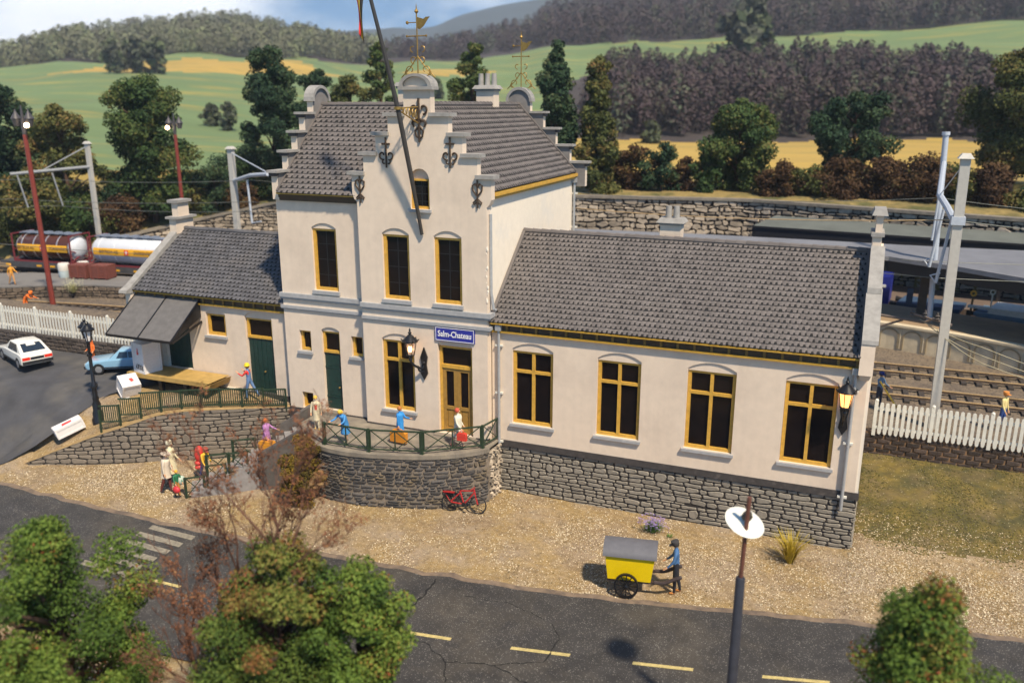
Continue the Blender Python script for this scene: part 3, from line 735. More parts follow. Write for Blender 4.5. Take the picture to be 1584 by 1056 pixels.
def wall_lantern(name, label, x, y, z, reach, s, lit, wall_y, side=0):
    """cast lantern on a curled bracket; (x,y,z) = lantern bottom centre, bracket plate on the wall"""
    t = thing(name, label, 'wall lamp', (x + side, wall_y, z - .3 * s))
    w = MB(); w.slab([(x + side, z - 1.25 * s), (x + side + .17 * s, z - .95 * s), (x + side + .11 * s, z - .55 * s), (x + side + .17 * s, z - .2 * s), (x + side, z + .25 * s), (x + side - .17 * s, z - .2 * s), (x + side - .11 * s, z - .55 * s), (x + side - .17 * s, z - .95 * s)], [], front(wall_y - .09), .085)
    w.ball((x + side, wall_y - .11, z - .45 * s), .09 * s); w.build('wall_plate', M['lampblack'], t)
    w = MB(); pts = catmull([(x + side, wall_y - .08, z - .55 * s), (x + side * .8, wall_y - .3 * reach, z - .68 * s), (x + side * .3, wall_y - .75 * reach, z - .5 * s), (x, y, z - .25 * s), (x, y, z)], 5)
    w.tube(pts, .055 * s, 6); w.tube(catmull([(x + side, wall_y - .06, z - .85 * s), (x + side * .6, wall_y - .4 * reach, z - .8 * s), (x + side * .5, wall_y - .5 * reach, z - .55 * s)], 5), .04 * s, 6)
    w.ball((x, y, z - .2 * s), .09 * s); w.build('bracket', M['lampblack'], t, smooth=True)
    w = MB(); n = 6
    for k in range(n):
        a = 2 * PI * k / n + .3; c, q = math.cos(a), math.sin(a)
        w.bar((x + .17 * s * c, y + .17 * s * q, z + .02), (x + .27 * s * c, y + .27 * s * q, z + .62 * s), .03 * s)
        w.bar((x + .3 * s * c, y + .3 * s * q, z + .62 * s), (x + .40 * s * c, y + .40 * s * q, z + .74 * s), .04 * s)
    w.lathe([(.06 * s, -.02), (.2 * s, 0), (.19 * s, .05 * s)], (x, y, z), 6)
    w.lathe([(.36 * s, 0), (.37 * s, .04 * s), (.20 * s, .2 * s), (.10 * s, .3 * s), (.05 * s, .33 * s), (.09 * s, .40 * s), (.03 * s, .46 * s), (.045 * s, .52 * s), (.005, .62 * s)], (x, y, z + .62 * s), 12)
    w.build('lantern_cage', M['lampblack'], t, smooth=True)
    g = MB(); g.lathe([(.15 * s, .04 * s), (.245 * s, .6 * s)], (x, y, z), 6)
    gm = bpy.data.materials.get('lantern_glass')
    if gm is None:
        gm = bpy.data.materials.new('lantern_glass'); gm.use_nodes = True; b = gm.node_tree.nodes['Principled BSDF']
        b.inputs['Base Color'].default_value = (.75, .68, .62, 1); b.inputs['Roughness'].default_value = .3; b.inputs['Transmission Weight'].default_value = .75
    if lit == 'amber':
        g.build('lantern_glass', bpy.data.materials.get('lit_amber_glass') or emit('lit_amber_glass', (1, .42, .12), 2.2), t)
        g2 = MB()
    else:
        g.build('lantern_glass', gm, t)
    g = MB(); g.ball((x, y, z + .3 * s), .07 * s, 8, 6, 0, (1, 1, 2)); g.build('bulb', bpy.data.materials.get('lit_bulb_warm') or emit('lit_bulb_warm', (1, .55, .25), 12), t)
    return t
wall_lantern('wall_lantern', 'large black wall lantern between the arched window and the station entrance', -3.44, GF - .62, 3.72, .62, 1.0, 'clear', GF, .36)
wall_lantern('wall_lantern', 'small amber lit wall lantern at the right end of the long wing', 14.30, -.46, 3.5, .46, .98, 'amber', 0, 0)
# flagpole with its gilded bracket
fp = thing('flagpole', 'long dark flagpole leaning out from the stepped gable in a gilded bracket', 'flagpole', (-3.0, GF - .08, 9.0))
w = MB(); w.tube([(-2.98, GF - .1, 8.95), (-3.2, -.95, 11.6), (-3.42, -1.42, 14.1), (-3.72, -1.75, 16.1), (-4.1, -2.05, 18.2), (-4.55, -2.3, 20.4)], [.075, .1, .1, .085, .075, .05], 10); w.build('pole', mat('pole_dark', (.04, .035, .032), .45, .2, 5), fp, smooth=True)
w = MB()
hub = V(-3.42, -1.42, 14.1)
w.tube([(-3.02, GF - .06, 14.15), hub], .03, 6); w.tube([(-3.02, GF - .06, 13.5), hub - V(0, 0, .05)], .03, 6)
for k in range(5):
    p = V(-3.05, GF - .1, 13.85).lerp(hub, k / 6 + .05); r = .16 * (1 - k / 6) + .03
    w.tube([p + V(0, r * .5 * math.cos(a), r * math.sin(a)) for a in [2 * PI * q / 8 for q in range(9)]], .022, 5)
w.lathe([(.09, -.06), (.16, -.05), (.16, .05), (.09, .06)], hub, 10); w.build('bracket', M['brass'], fp, smooth=True)
fl = MB(); fm = []
A0, U = V(-4.12, -2.1, 18.4), V(-.04, -.02, -1)
fn = 14
for s, (c0, c1) in enumerate(((0, .33), (.33, .66), (.66, 1))):
    vs = []
    for i in range(fn + 1):
        t = i / fn
        for c in (c0, c1):
            wv = .10 * math.sin(t * 7 + c * 3)
            p = A0 + V(-.12 - c * .55 * (1 - t * .75) - .28 * t * 0 - t * .2, wv - .05, -3.1 * t * (1 - .12 * c) + 1.2)
            vs.append(p)
    fl.add(vs, [(2 * i, 2 * i + 1, 2 * i + 3, 2 * i + 2) for i in range(fn)], s)
fo = fl.build('flag', [mat('flag_black', (.02, .02, .02), .8, .1), mat('flag_yellow', (.75, .48, .05), .8, .08), mat('flag_red', (.65, .05, .045), .8, .08)], fp, smooth=2)
sm = fo.modifiers.new('thick', 'SOLIDIFY'); sm.thickness = .012

def vane(label, c, s=1.0):
    t = thing('weather_vane', label, 'weather vane', c)
    x, y, z = c; w = MB()
    w.tube([(x, y, z), (x, y, z + 2.5 * s)], .028 * s, 6); w.lathe([(.005, 0), (.09 * s, .1 * s), (.03 * s, .2 * s), (.0, .42 * s)], (x, y, z + 2.3 * s), 8)
    w.build('spindle', M['brass'], t)
    w = MB()
    for sx in (-1, 1):
        for r, cx, cz, a0, tr in ((.24, .34, .22, -PI / 2, .9), (.17, .17, .62, -PI / 2, .85), (.13, .48, .1, PI / 2, -.7), (.16, .2, 1.05, -PI * .5, .6)):
            pts = []
            for k in range(15):
                q = k / 14; a = a0 + tr * 2 * PI * q; rr = r * (1 - .7 * q)
                pts.append((x + sx * s * (cx + rr * math.cos(a)), y, z + s * (cz + rr * math.sin(a))))
            w.tube(pts, .022 * s, 5)
        w.tube([(x + sx * .75 * s, y, z - .06), (x + sx * .35 * s, y, z + .3 * s), (x, y, z + .75 * s)], .022 * s, 5)
    w.build('scrollwork', M['brass'], t, smooth=True)
    w = MB(); w.tube([(x - .45 * s, y, z + 1.5 * s), (x + .4 * s, y, z + 1.5 * s)], .025 * s, 5); w.ball((x - .45 * s, y, z + 1.5 * s), .05 * s, 6, 4); w.ball((x + .4 * s, y, z + 1.5 * s), .05 * s, 6, 4)
    w.tube([(x - .4 * s, y, z + 2.0 * s), (x, y, z + 2.0 * s)], .02, 5); w.ball((x - .42 * s, y, z + 2.0 * s), .07 * s, 6, 4)
    w.slab([(x + .03, z + 1.78 * s), (x + .12, z + 1.74 * s), (x + .3 * s, z + 1.86 * s), (x + .5 * s, z + 2.12 * s), (x + .58 * s, z + 2.2 * s), (x + .4 * s, z + 2.19 * s), (x + .3 * s, z + 2.12 * s), (x + .03, z + 2.2 * s)], [], front(y - .015), .03)
    w.build('arrow', M['brass'], t)
    return t
vane('gilt weather vane with scrolls on the front gable beside the flagpole', (-3.08, GF + .15, 15.36), 1.02)
vane('gilt weather vane on the far rear gable behind the chimney', (-3.05, 11.25, 15.1), 1.05)
# ------------------------------------------------------------------ terrain
RA, RB = V(-10.62, .15), V(-22.2, -6.1)      # line of the left retaining wall
RDIR = (RB - RA).normalized(); RN = Vector((-RDIR.y, RDIR.x))   # RN points to the street
RLEN = (RB - RA).length
RTOP = [(0, .0), (1.5, .03), (3.6, .08), (5.2, .08), (6.4, -.06), (7.5, -.42), (9.5, -1.06), (11.0, -1.62), (12.9, -2.38), (13.2, -2.45)]
YB = [(-110, 22), (-62, 25), (-56, 31), (-50, 40), (-44, 43.0), (-25, 42.4), (-9.4, 41.6), (-2, 42.8), (5.5, 44), (12, 42), (26, 37.6), (40, 33), (60, 27)]
HB = [(-110, .2), (-58, .4), (-50, 2.6), (-44, 4.0), (-30, 5.5), (-9, 6.2), (60, 6.2)]
RAMPY = [(-7.2, -2.42), (-5.9, -2.2), (-5.0, -1.55), (-4.3, -1.0), (-3.3, -.38), (-2.4, .05), (-1.4, .2), (-.3, .34), (1, .36)]
def gz(x, y):
    n = noise.noise(V(x * .35, y * .35, 3.1)) * .06 + noise.noise(V(x * 1.3, y * 1.3, 1.7)) * .025
    yb = interp(YB, x)
    if y > yb + .25:
        h = interp(HB, x); sl = interp([(-70, .24), (-50, .2), (-40, .1), (-25, .03), (60, .0)], x)
        dd = math.hypot(x - 13.8, y + 32.3); z = h - .12 + sl * (y - yb) + n * 5 + .5 * sstep(0, 10, y - yb)
        return min(z, interp([(92, 6.4), (100, 5.6), (118, 4.9), (160, 2)], dd)) if x > -30 else min(z, interp([(104, 7), (118, 4.8), (170, 1)], dd))
    # left side behind the retaining wall
    p = V(x, y); s = (p.xy - RA).dot(RDIR); q = -(p.xy - RA).dot(RN)
    if x < -10.4 and s > -3 and (q > .12 or (s > RLEN - .2 and q > -4)) and y < 8.5:
        z = interp(RAMPY, y) if s > 0 else .3
        zz = min(z, interp(RTOP, max(s, 0)) + .12 + .25 * max(0, q - .5)) if q < 1.2 else z
        if s > RLEN - .2: zz = z
        if y > 2.35 and x < -20: return 1.2 + n * .3
        return max(zz, -2.45) + n * .15 - (.06 if x < -19.2 and q > 1.3 else 0)
    if y > 8.5 or (x < -10 and y >= 8.5): return -.42 + n * .4
    if x > 14.9:
        return interp([(-4, -2.45), (-.5, -2.42), (2, -2.2), (5, -1.8), (8, -1.38)], y) * 1 + n + .02 * max(0, x - 20)
    if y > .4 and x > -10.5: return -2.5
    base = -2.45 + n
    if y < -4 and x < 30: base -= .02
    return base
def near_ground():
    xs = np.concatenate([np.arange(-110, -30, 1.5), np.arange(-30, 30, .33), np.arange(30, 62, 1.5)])
    ys = np.concatenate([np.arange(-42, -8, .6), np.arange(-8, 10, .25), np.arange(10, 30, .8), np.arange(30, 56, .4), np.arange(56, 104, 1.5)])
    vs = [(x, y, gz(x, y)) for y in ys for x in xs]; nx, ny = len(xs), len(ys)
    me = bpy.data.meshes.new('ground')
    fs = [(j * nx + i, j * nx + i + 1, (j + 1) * nx + i + 1, (j + 1) * nx + i) for j in range(ny - 1) for i in range(nx - 1)]
    me.from_pydata(vs, [], fs)
    mi = []
    for j in range(ny - 1):
        for i in range(nx - 1):
            x = (xs[i] + xs[i + 1]) / 2; y = (ys[j] + ys[j + 1]) / 2; yb = interp(YB, x)
            if y > yb: k = 2
            elif y > 8.6 or (x < -20 and y > 2.3): k = 1
            elif x > 15 and y > 1.2 + .8 * noise.noise(V(x * .5, y * .5, 0)): k = 3
            elif x > 15 and y > -3: k = 0
            else: k = 0
            mi.append(k)
    me.polygons.foreach_set('material_index', mi); me.polygons.foreach_set('use_smooth', [True] * len(fs))
    for m in (
        mat('gravel_sand', (.285, .193, .078), .95, .3, 5, .8, 35, c2=(.28, .21, .14), c2scale=.42, c2lo=.42, c2hi=.60, specks=(48, .87, (.45, .36, .23)), c3=((.20, .135, .075), .7, .47, .66)),
        mat('track_ballast', (.18, .138, .095), .95, .3, 6, .9, 30, c2=(.13, .10, .075), c2scale=.8, specks=(14, .85, (.06, .05, .042))),
        mat('dry_bank_grass', (.26, .19, .065), .95, .35, 2.5, .8, 12, c2=(.085, .085, .025), c2scale=.22, c2lo=.46, c2hi=.6),
        mat('mossy_slope', (.145, .105, .022), .95, .35, 3, .9, 18, c2=(.065, .058, .018), c2scale=.9, c2lo=.42, c2hi=.62, specks=(30, .985, (.40, .34, .21)), c3=((.13, .095, .04), .6, .48, .66))):
        me.materials.append(m)
    o = bpy.data.objects.new('ground', me); col.objects.link(o); structure(o)
near_ground()
# loose chips: pale stone grains strewn over the verge, dense near the wall feet
def chips(name, n, fn, m, s0, s1, seed):
    rg = np.random.default_rng(seed); P = []
    while len(P) < n:
        p = fn(rg)
        if p is not None: P.append(p)
    P = np.array(P); N = len(P)
    base = np.array([(1, 0, 0), (-1, 0, 0), (0, 1, 0), (0, -1, 0), (0, 0, 1), (0, 0, -1)], float)
    s = rg.uniform(s0, s1, (N, 1, 1)); q = base[None] * s * rg.uniform(.5, 1.2, (N, 6, 1))
    a = rg.uniform(0, 2 * PI, N); c, sn = np.cos(a), np.sin(a)
    x = q[..., 0] * c[:, None] - q[..., 1] * sn[:, None]; y = q[..., 0] * sn[:, None] + q[..., 1] * c[:, None]
    v = np.stack([x, y, q[..., 2] * .7], -1) + P[:, None, :]
    F = np.array([(0, 2, 4), (2, 1, 4), (1, 3, 4), (3, 0, 4), (2, 0, 5), (1, 2, 5), (3, 1, 5), (0, 3, 5)])
    f = (F[None] + (np.arange(N) * 6)[:, None, None]).reshape(-1, 3)
    me = bpy.data.meshes.new(name); me.vertices.add(N * 6); me.vertices.foreach_set('co', v.reshape(-1))
    me.loops.add(len(f) * 3); me.loops.foreach_set('vertex_index', f.reshape(-1)); me.polygons.add(len(f))
    me.polygons.foreach_set('loop_start', np.arange(len(f)) * 3); me.polygons.foreach_set('loop_total', np.full(len(f), 3))
    me.update(calc_edges=True); me.materials.append(m)
    at = me.attributes.new('tint', 'FLOAT', 'FACE'); at.data.foreach_set('value', np.repeat(rg.random(N), 8))
    o = bpy.data.objects.new(name, me); col.objects.link(o); tag(o, kind='stuff'); return o
ROADN = [(-60, -10.5), (-40, -9.3), (-26, -8.35), (-21, -8.05), (-16.8, -8.2), (-11.3, -8.3), (-5, -8.1), (-.4, -7.8), (4.8, -7.3), (8.6, -6.65), (12.8, -5.75), (20.4, -4.2), (32, -1.5), (50, 3)]
def road_y(x): return interp(ROADN, x)
def verge(rg):
    x = rg.uniform(-24, 32); y = rg.uniform(-8.6, 3)
    if y < road_y(x) + .15: return None
    if x < 14.9 and y > (0 if x > .4 else -1.2 - 2.6 * min(1, max(0, -x / 4)) if x > -8 else .0): return None
    if x < -10 and (V(x, y).xy - RA).dot(RN) < .1: return None
    if x < -8 and y > -.5: return None
    if -13 < x < -8 and y > -4.2 + (x + 8.3) * .3: return None
    d = .09 + 1.2 * max(0, noise.noise(V(x * .55, y * .55, 5)) + .05)
    d += 1.6 * math.exp(-((x + 15.6) / 2.9) ** 2 - ((y + 5.6) / 1.0) ** 2)      # whitish patch on the left
    if 4 < x < 16: d += .5 * math.exp(-((y + 2.8) / 1.6) ** 2)
    if x > 15: d = .25 + 1.1 * math.exp(-((y + 1.6 + .06 * (x - 15)) / 1.7) ** 2)
    if rg.random() > d * (1.0 if x > 15 else .8): return None
    return (x, y, gz(x, y) + .005)
chips('gravel', 21000, verge, mat('pale_chip', (.66, .56, .40), .85, .1, 5, tint=.3), .013, .042, 3)
chips('fine_gravel', 24000, verge, mat('brown_chip', (.27, .19, .09), .9, .1, 5, tint=.5), .015, .045, 4)
def moss(rg):
    x = rg.uniform(15.2, 32); y = rg.uniform(.5, 8)
    if rg.random() > .4 + noise.noise(V(x * .5, y * .5, 2)): return None
    return (x, y, gz(x, y))
chips('moss', 14000, moss, mat('moss_clump', (.10, .085, .018), .95, .1, 5, tint=.6), .02, .06, 6)

# ------------------------------------------------------------------ road
def ribbon(name, a, b, m, z, x0, x1, step=.5, wob=0.0, kind='structure'):
    w = MB(); xs = np.arange(x0, x1 + .01, step); rn = random.Random(2); pa = []
    for x in xs:
        k = wob * (noise.noise(V(x * 1.1, 0, 9)) + .5 * noise.noise(V(x * 4, 0, 4)))
        pa.append(((x, a(x) + k, z), (x, b(x), z)))
    for (p, q), (r, s) in zip(pa, pa[1:]): w.add([q, s, r, p], [(0, 1, 2, 3)])
    o = w.build(name, m); o['kind'] = kind; return o
ribbon('road', lambda x: road_y(x), lambda x: road_y(x) - 6.9, M['asphalt'], -2.40, -60, 48, .5, .16)
ribbon('road_edge', lambda x: road_y(x) + .28, lambda x: road_y(x) - .25, mat('road_edge_dust', (.20, .145, .10), .95, .3, 4, .5, 30, c2=(.12, .09, .07), c2scale=1.5), -2.404, -60, 48, .5, .22)
CL = [(1.7, -11.1), (3.2, -10.9), (5.1, -10.62), (7, -10.27), (8.9, -9.92), (10.7, -9.55), (12.7, -9.1), (16, -8.3), (22, -6.6)]
for k, (xa, xb) in enumerate([(-8.6, -7.2), (-5.3, -3.9), (-1.5, -.1), (1.72, 3.15), (5.12, 6.98), (8.9, 10.7), (12.7, 14.6), (16.5, 18.4)]):
    cl = lambda x: interp([(-20, -11.8), (-9, -11.75), (-4, -11.65), (0, -11.3)] + CL[:], x)
    w = MB(); xs = [xa + (xb - xa) * i / 4 for i in range(5)]
    for a, b in zip(xs, xs[1:]): w.add([(a, cl(a) - .075, -2.394), (b, cl(b) - .075, -2.394), (b, cl(b) + .075, -2.394), (a, cl(a) + .075, -2.394)], [(0, 1, 2, 3)])
    structure(w.build('road_marking', M['marking']))
for k in range(6):   # zebra crossing on the left
    y = -8.75 - k * .62; x = -10.4 - .06 * k
    w = MB(); w.add([(x - 1.15, y - .03, -2.395), (x + 1.15, y - .13, -2.395), (x + 1.1, y + .18, -2.395), (x - 1.2, y + .28, -2.395)], [(0, 1, 2, 3)])
    structure(w.build('road_marking', M['marking_w']))
def crack(pts, wd, seed):
    rn = random.Random(seed); p = [Vector(q) for q in pts]; out = []
    for a, b in zip(p, p[1:]):
        n = max(2, int((b - a).length / .16))
        for i in range(n):
            q = a.lerp(b, i / n); out.append(q + Vector((rn.uniform(-.05, .05), rn.uniform(-.05, .05))))
    out.append(p[-1]); w = MB()
    for i in range(len(out) - 1):
        d = (out[i + 1] - out[i]).normalized(); nrm = Vector((-d.y, d.x)); h0 = wd * rn.uniform(.25, 1) / 2; h1 = wd * rn.uniform(.25, 1) / 2
        q = [out[i] - nrm * h0, out[i + 1] - nrm * h1, out[i + 1] + nrm * h1, out[i] + nrm * h0]
        w.add([(v.x, v.y, -2.391 - .0004 * seed) for v in q], [(0, 1, 2, 3)])
    structure(w.build('road_crack', M['crack']))
crack([V(1.1, -7.9), V(1.15, -9.0), V(1.05, -10.2), V(1.3, -11.4), V(2.2, -12.9)], .11, 1)
crack([V(1.3, -11.2), V(2.6, -11.45), V(3.5, -12.0), V(5.0, -11.6), V(6.3, -10.9), V(6.4, -9.6), V(5.9, -8.9)], .06, 2)
crack([V(3.5, -12.0), V(3.9, -12.9)], .06, 3); crack([V(5.0, -11.6), V(6.3, -12.1), V(9, -11.5), V(12, -10.7)], .07, 4)
crack([V(2.5, -8.5), V(4.2, -8.3), V(5.6, -8.8)], .04, 5)
# paved forecourt on the left (asphalt sheet following the ramp)
w = MB()
def pe(x, y): return gz(x, y) + .02
xs = np.arange(-52, -18.0, .6)
def edge_y(x):   # street-side edge of the asphalt
    return interp([(-52, -13), (-30, -10.5), (-23.4, -8.2), (-22.3, -5.75), (-21.5, -4.7), (-20.6, -3.25), (-20.0, -1.6), (-18, -.1)], x)
for a, b in zip(xs, xs[1:]):
    n = 26
    for k in range(n):
        f0, f1 = k / n, (k + 1) / n
        def pt(x, f):
            e = edge_y(x) + .18 * noise.noise(V(x, 0, 2)); y = e + (2.1 - e) * f; return (x, y, max(-2.45, interp(RAMPY, y)) + .03)
        w.add([pt(a, f0), pt(b, f0), pt(b, f1), pt(a, f1)], [(0, 1, 2, 3)])
o = w.build('forecourt', M['plaza'], smooth=2); structure(o)
# ------------------------------------------------------------------ retaining wall and green picket fence
rt = thing('retaining_wall', 'grey stone retaining wall below the green picket fence', 'stone wall', ((RA.x + RB.x) / 2, (RA.y + RB.y) / 2, -2.45))
bow = [RA + RDIR * (RLEN * t) + RN * (.35 * math.sin(PI * t)) for t in [i / 14 for i in range(15)]]
rp = Path2(bow[::-1])   # travel towards the building keeps the street on the right
def rtop(s): return interp(RTOP, rp.L - s)
masonry(rp, lambda s: -2.6, rtop, rh=.215, lw=(.34, .85), gap=.046, relief=.04, seed=21, tall=.10, rough=.3, wav=.28).build('stone_face', [M['stone_l'], M['mortar']], rt)
w = MB(); N = 40
for i in range(N):
    a, b = rp.L * i / N, rp.L * (i + 1) / N
    (p, n1), (q, n2) = rp.at(a), rp.at(b)
    w.add([(p.x + n1.x * .03, p.y + n1.y * .03, rtop(a)), (q.x + n2.x * .03, q.y + n2.y * .03, rtop(b)), (q.x - n2.x * .75, q.y - n2.y * .75, rtop(b) + .05), (p.x - n1.x * .75, p.y - n1.y * .75, rtop(a) + .05)], [(0, 1, 2, 3)])
w.build('coping', mat('earth_strip', (.34, .23, .10), .95, .3, 4, .7, 25), rt)
fn = thing('picket_fence', 'dark green iron picket fence along the top of the retaining wall', 'fence', (-15, -2.2, .1))
posts = [(-18.74, -4.05, -.78), (-17.93, -3.60, -.52), (-17.07, -3.13, -.2), (-16.24, -2.66, .06), (-15.4, -2.2, .1), (-14.6, -1.75, .11), (-13.8, -1.32, .1), (-12.9, -.84, .06), (-12.0, -.36, .03), (-11.05, .12, -.05)]
posts = [(x + RN.x * .22, y + RN.y * .22, z) for x, y, z in posts]
for i, (x, y, z) in enumerate(posts):
    w = MB(); w.bar((x, y, z - .15), (x, y, z + .98), .075, .075); w.build('post', M['rail'], fn)
    if i == len(posts) - 1: break
    x2, y2, z2 = posts[i + 1]; zb = max(z, z2) if i < 3 else (z + z2) / 2
    w = MB(); a, b = V(x, y, zb + .93), V(x2, y2, zb + .93)
    w.bar(a, b, .05, .07); lo0, lo1 = V(x, y, zb + .13), V(x2, y2, zb + .13); w.bar(lo0, lo1, .05, .06)
    n = 10
    for k in range(1, n): p = lo0.lerp(lo1, k / n); q = a.lerp(b, k / n); w.bar(p, q, .035, .03)
    w.build('fence_panel', M['rail'], fn)
# ------------------------------------------------------------------ terrace in front of the entrance
te = thing('terrace', 'raised entrance terrace with a dark curved stone wall and steps down to the left', 'terrace', (-4, -2, -2.45))
curve = catmull([(-8.05, -2.75), (-7.35, -3.3), (-6.5, -3.62), (-5.4, -3.75), (-4.3, -3.62), (-2.4, -3.1), (-.95, -2.4), (0, -1.6), (.3, -1.15)], 6)
cp = Path2([(p[0], p[1]) for p in curve])
cf = masonry(cp, lambda s: -2.7, lambda s: -.17, rh=.125, lw=(.20, .66), gap=.05, relief=.07, seed=31, rough=.6, wav=.4, inset=.5)
cf.build('curved_wall', [M['stone_d'], M['mortar_l']], te)
ep = Path2([(.3, -1.15), (.42, -.1)])
ef = masonry(ep, lambda s: -2.7, lambda s: -.12, rh=.17, lw=(.14, .3), gap=.05, relief=.12, seed=32, rough=1.1, wav=.5, inset=.5)
ef.build('rough_quoin', [M['rubble'], M['mortar_l']], te)
out = [(p.x, p.y) for p in curve] + [(.36, -.02), (-.1, -.02), (-.1, -.3), (-6.0, -.3), (-6.0, -.02), (-9.05, -.02), (-9.05, -1.62)]
w = MB(); w.slab(out, [], lambda u, v, k: (u, v, 0 - k), .06); w.build('paving', M['concrete'], te)
w = MB()
for p, q in zip(curve, curve[1:]):
    d = (q - p).normalized(); nn = Vector((d.y, -d.x))
    a, b = p + nn * .07, q + nn * .07; c, e = q - nn * .16, p - nn * .16
    w.hexa([(a.x, a.y, -.17), (b.x, b.y, -.17), (c.x, c.y, -.17), (e.x, e.y, -.17), (a.x, a.y, .012), (b.x, b.y, .012), (c.x, c.y, .012), (e.x, e.y, .012)])
w.build('kerb', M['concrete'], te)
# stairs: near edge runs S0 -> S1, far edge offset
S0, S1 = V(-8.2, -2.62, 0), V(-12.0, -5.8, -2.42); SD = V(S1.x - S0.x, S1.y - S0.y, 0); SL = SD.length; SD.normalize(); SF = V(-.642, .767, 0)
SW = 1.35; NS = 13
w = MB()
for k in range(NS):
    a = S0 + SD * (SL * k / NS); b = S0 + SD * (SL * (k + 1) / NS); z = -2.42 * (k + 1) / (NS + 1)
    c, d = b + SF * SW, a + SF * SW
    w.hexa([(a.x, a.y, -2.6), (b.x, b.y, -2.6), (c.x, c.y, -2.6), (d.x, d.y, -2.6), (a.x, a.y, z), (b.x, b.y, z), (c.x, c.y, z), (d.x, d.y, z)])
w.build('stairs', mat('stair_stone', (.235, .22, .215), .85, .2, 4, .3, 30), te)
def cheek(p, q, zt0, zt1, th, off, name='parapet', zb=-2.6):
    d = (V(q[0], q[1], 0) - V(p[0], p[1], 0)).normalized(); nn = V(d.y, -d.x, 0) * th
    w = MB(); A, B = V(p[0], p[1], 0), V(q[0], q[1], 0)
    f = lambda v, z: (v.x, v.y, z)
    w.hexa([f(A, zb), f(B, zb), f(B + nn, zb), f(A + nn, zb), f(A, zt0), f(B, zt1), f(B + nn, zt1), f(A + nn, zt0)])
    w.build(name, M['concrete_d'], te)
n0 = S0 + SD * .05; n1 = S0 + SD * 2.0
cheek((n0.x, n0.y), (n1.x, n1.y), .22, -.72, -.22, 0)
cheek((-8.12, -2.66), (-6.55, -3.4), .20, .03, -.16, 0, 'parapet', -.16)
cheek((-9.1, -.06), (-9.12, -1.7), .50, .42, .2, 0)
f0 = S0 + SF * SW; f1 = f0 + SD * 1.3
cheek((-9.12, -1.7), (f1.x, f1.y), .42, -.25, .2, 0)
# railings
def xpanel(parent, a, b, z0, z1, h=1.0, bays=2, end=True):
    """cross-braced panel between two posts"""
    w = MB(); A0, B0_ = V(*a, z0 + .14), V(*b, z1 + .14); A1, B1 = V(*a, z0 + h), V(*b, z1 + h)
    w.bar(A1, B1, .07, .06); w.bar(A0, B0_, .05, .05)
    m0 = .035; ts = [m0 + (1 - 2 * m0) * k / bays for k in range(bays + 1)]
    for t in ts: w.bar(A0.lerp(B0_, t), A1.lerp(B1, t), .045, .045)
    for t, u in zip(ts, ts[1:]):
        w.bar(A0.lerp(B0_, t), A1.lerp(B1, u), .035, .035); w.bar(A1.lerp(B1, t), A0.lerp(B0_, u), .035, .034)
    w.build('cross_braced_panel', M['rail'], parent)
def rpost(parent, x, y, z, h=1.06, s=.10):
    w = MB(); w.bar((x, y, z - .02), (x, y, z + h), s, s); w.box(x - .08, x + .08, y - .08, y + .08, z - .01, z + .05); w.build('post', M['rail'], parent)
rl = thing('terrace_railing', 'green cross-braced iron railing along the curved terrace edge', 'railing', (-3.4, -3, 0))
tp = [(-6.5, -3.42), (-4.28, -3.42), (-2.05, -2.82), (.06, -1.25)]
for x, y in tp: rpost(rl, x, y, 0)
for a, b in zip(tp, tp[1:]): xpanel(rl, a, b, 0, 0)
xpanel(rl, tp[-1], (.28, -.12), 0, 0, 1.0, 1)
def stair_rail(label, off, ks):
    t = thing('stair_railing', label, 'railing', (S0.x + SD.x * 3 + SF.x * off, S0.y + SD.y * 3 + SF.y * off, -1.4))
    for a, b in ks:
        p = S0 + SD * (SL * a) + SF * off; q = S0 + SD * (SL * b) + SF * off; z = -2.42 * b - .02
        rpost(t, p.x, p.y, z, 1.04, .08); rpost(t, q.x, q.y, z, 1.04, .08); xpanel(t, (p.x, p.y), (q.x, q.y), z, z, 1.0, 1)
stair_rail('stepped green railing on the street side of the entrance stairs', .06, [(.50, .66), (.69, .85), (.88, 1.04)])
stair_rail('stepped green railing on the wall side of the entrance stairs', SW - .02, [(.42, .62), (.66, .86)])
# ------------------------------------------------------------------ loading dock
dk = thing('loading_dock', 'yellow wooden goods platform in front of the green sliding door', 'loading dock', (-17.2, -.5, .36))
w = MB(); w.hexa([(-19.75, -1.28, .9), (-14.9, -1.28, .9), (-14.9, LY - .08, .9), (-19.75, LY - .08, .9), (-19.75, -1.28, 1.12), (-14.5, -1.28, 1.12), (-14.5, LY - .08, 1.12), (-19.75, LY - .08, 1.12)])
w.hexa([(-14.9, -1.28, .72), (-14.62, -1.28, .72), (-14.62, LY - .08, .72), (-14.9, LY - .08, .72), (-14.9, -1.28, .9), (-14.4, -1.28, 1.08), (-14.4, LY - .08, 1.08), (-14.9, LY - .08, .9)])
w.build('deck', M['wood'], dk)
for x in (-19.4, -17.8, -16.2, -14.95):
    for y in (-1.0, .0):
        w = MB(); w.box(x - .1, x + .1, y - .1, y + .1, .2, .9); w.build('leg', M['dark'], dk)
w = MB(); w.box(-19.7, -15.0, -.9, -.8, .72, .9); w.box(-19.7, -15.0, -.1, 0, .72, .9); w.build('beam', M['dark'], dk)
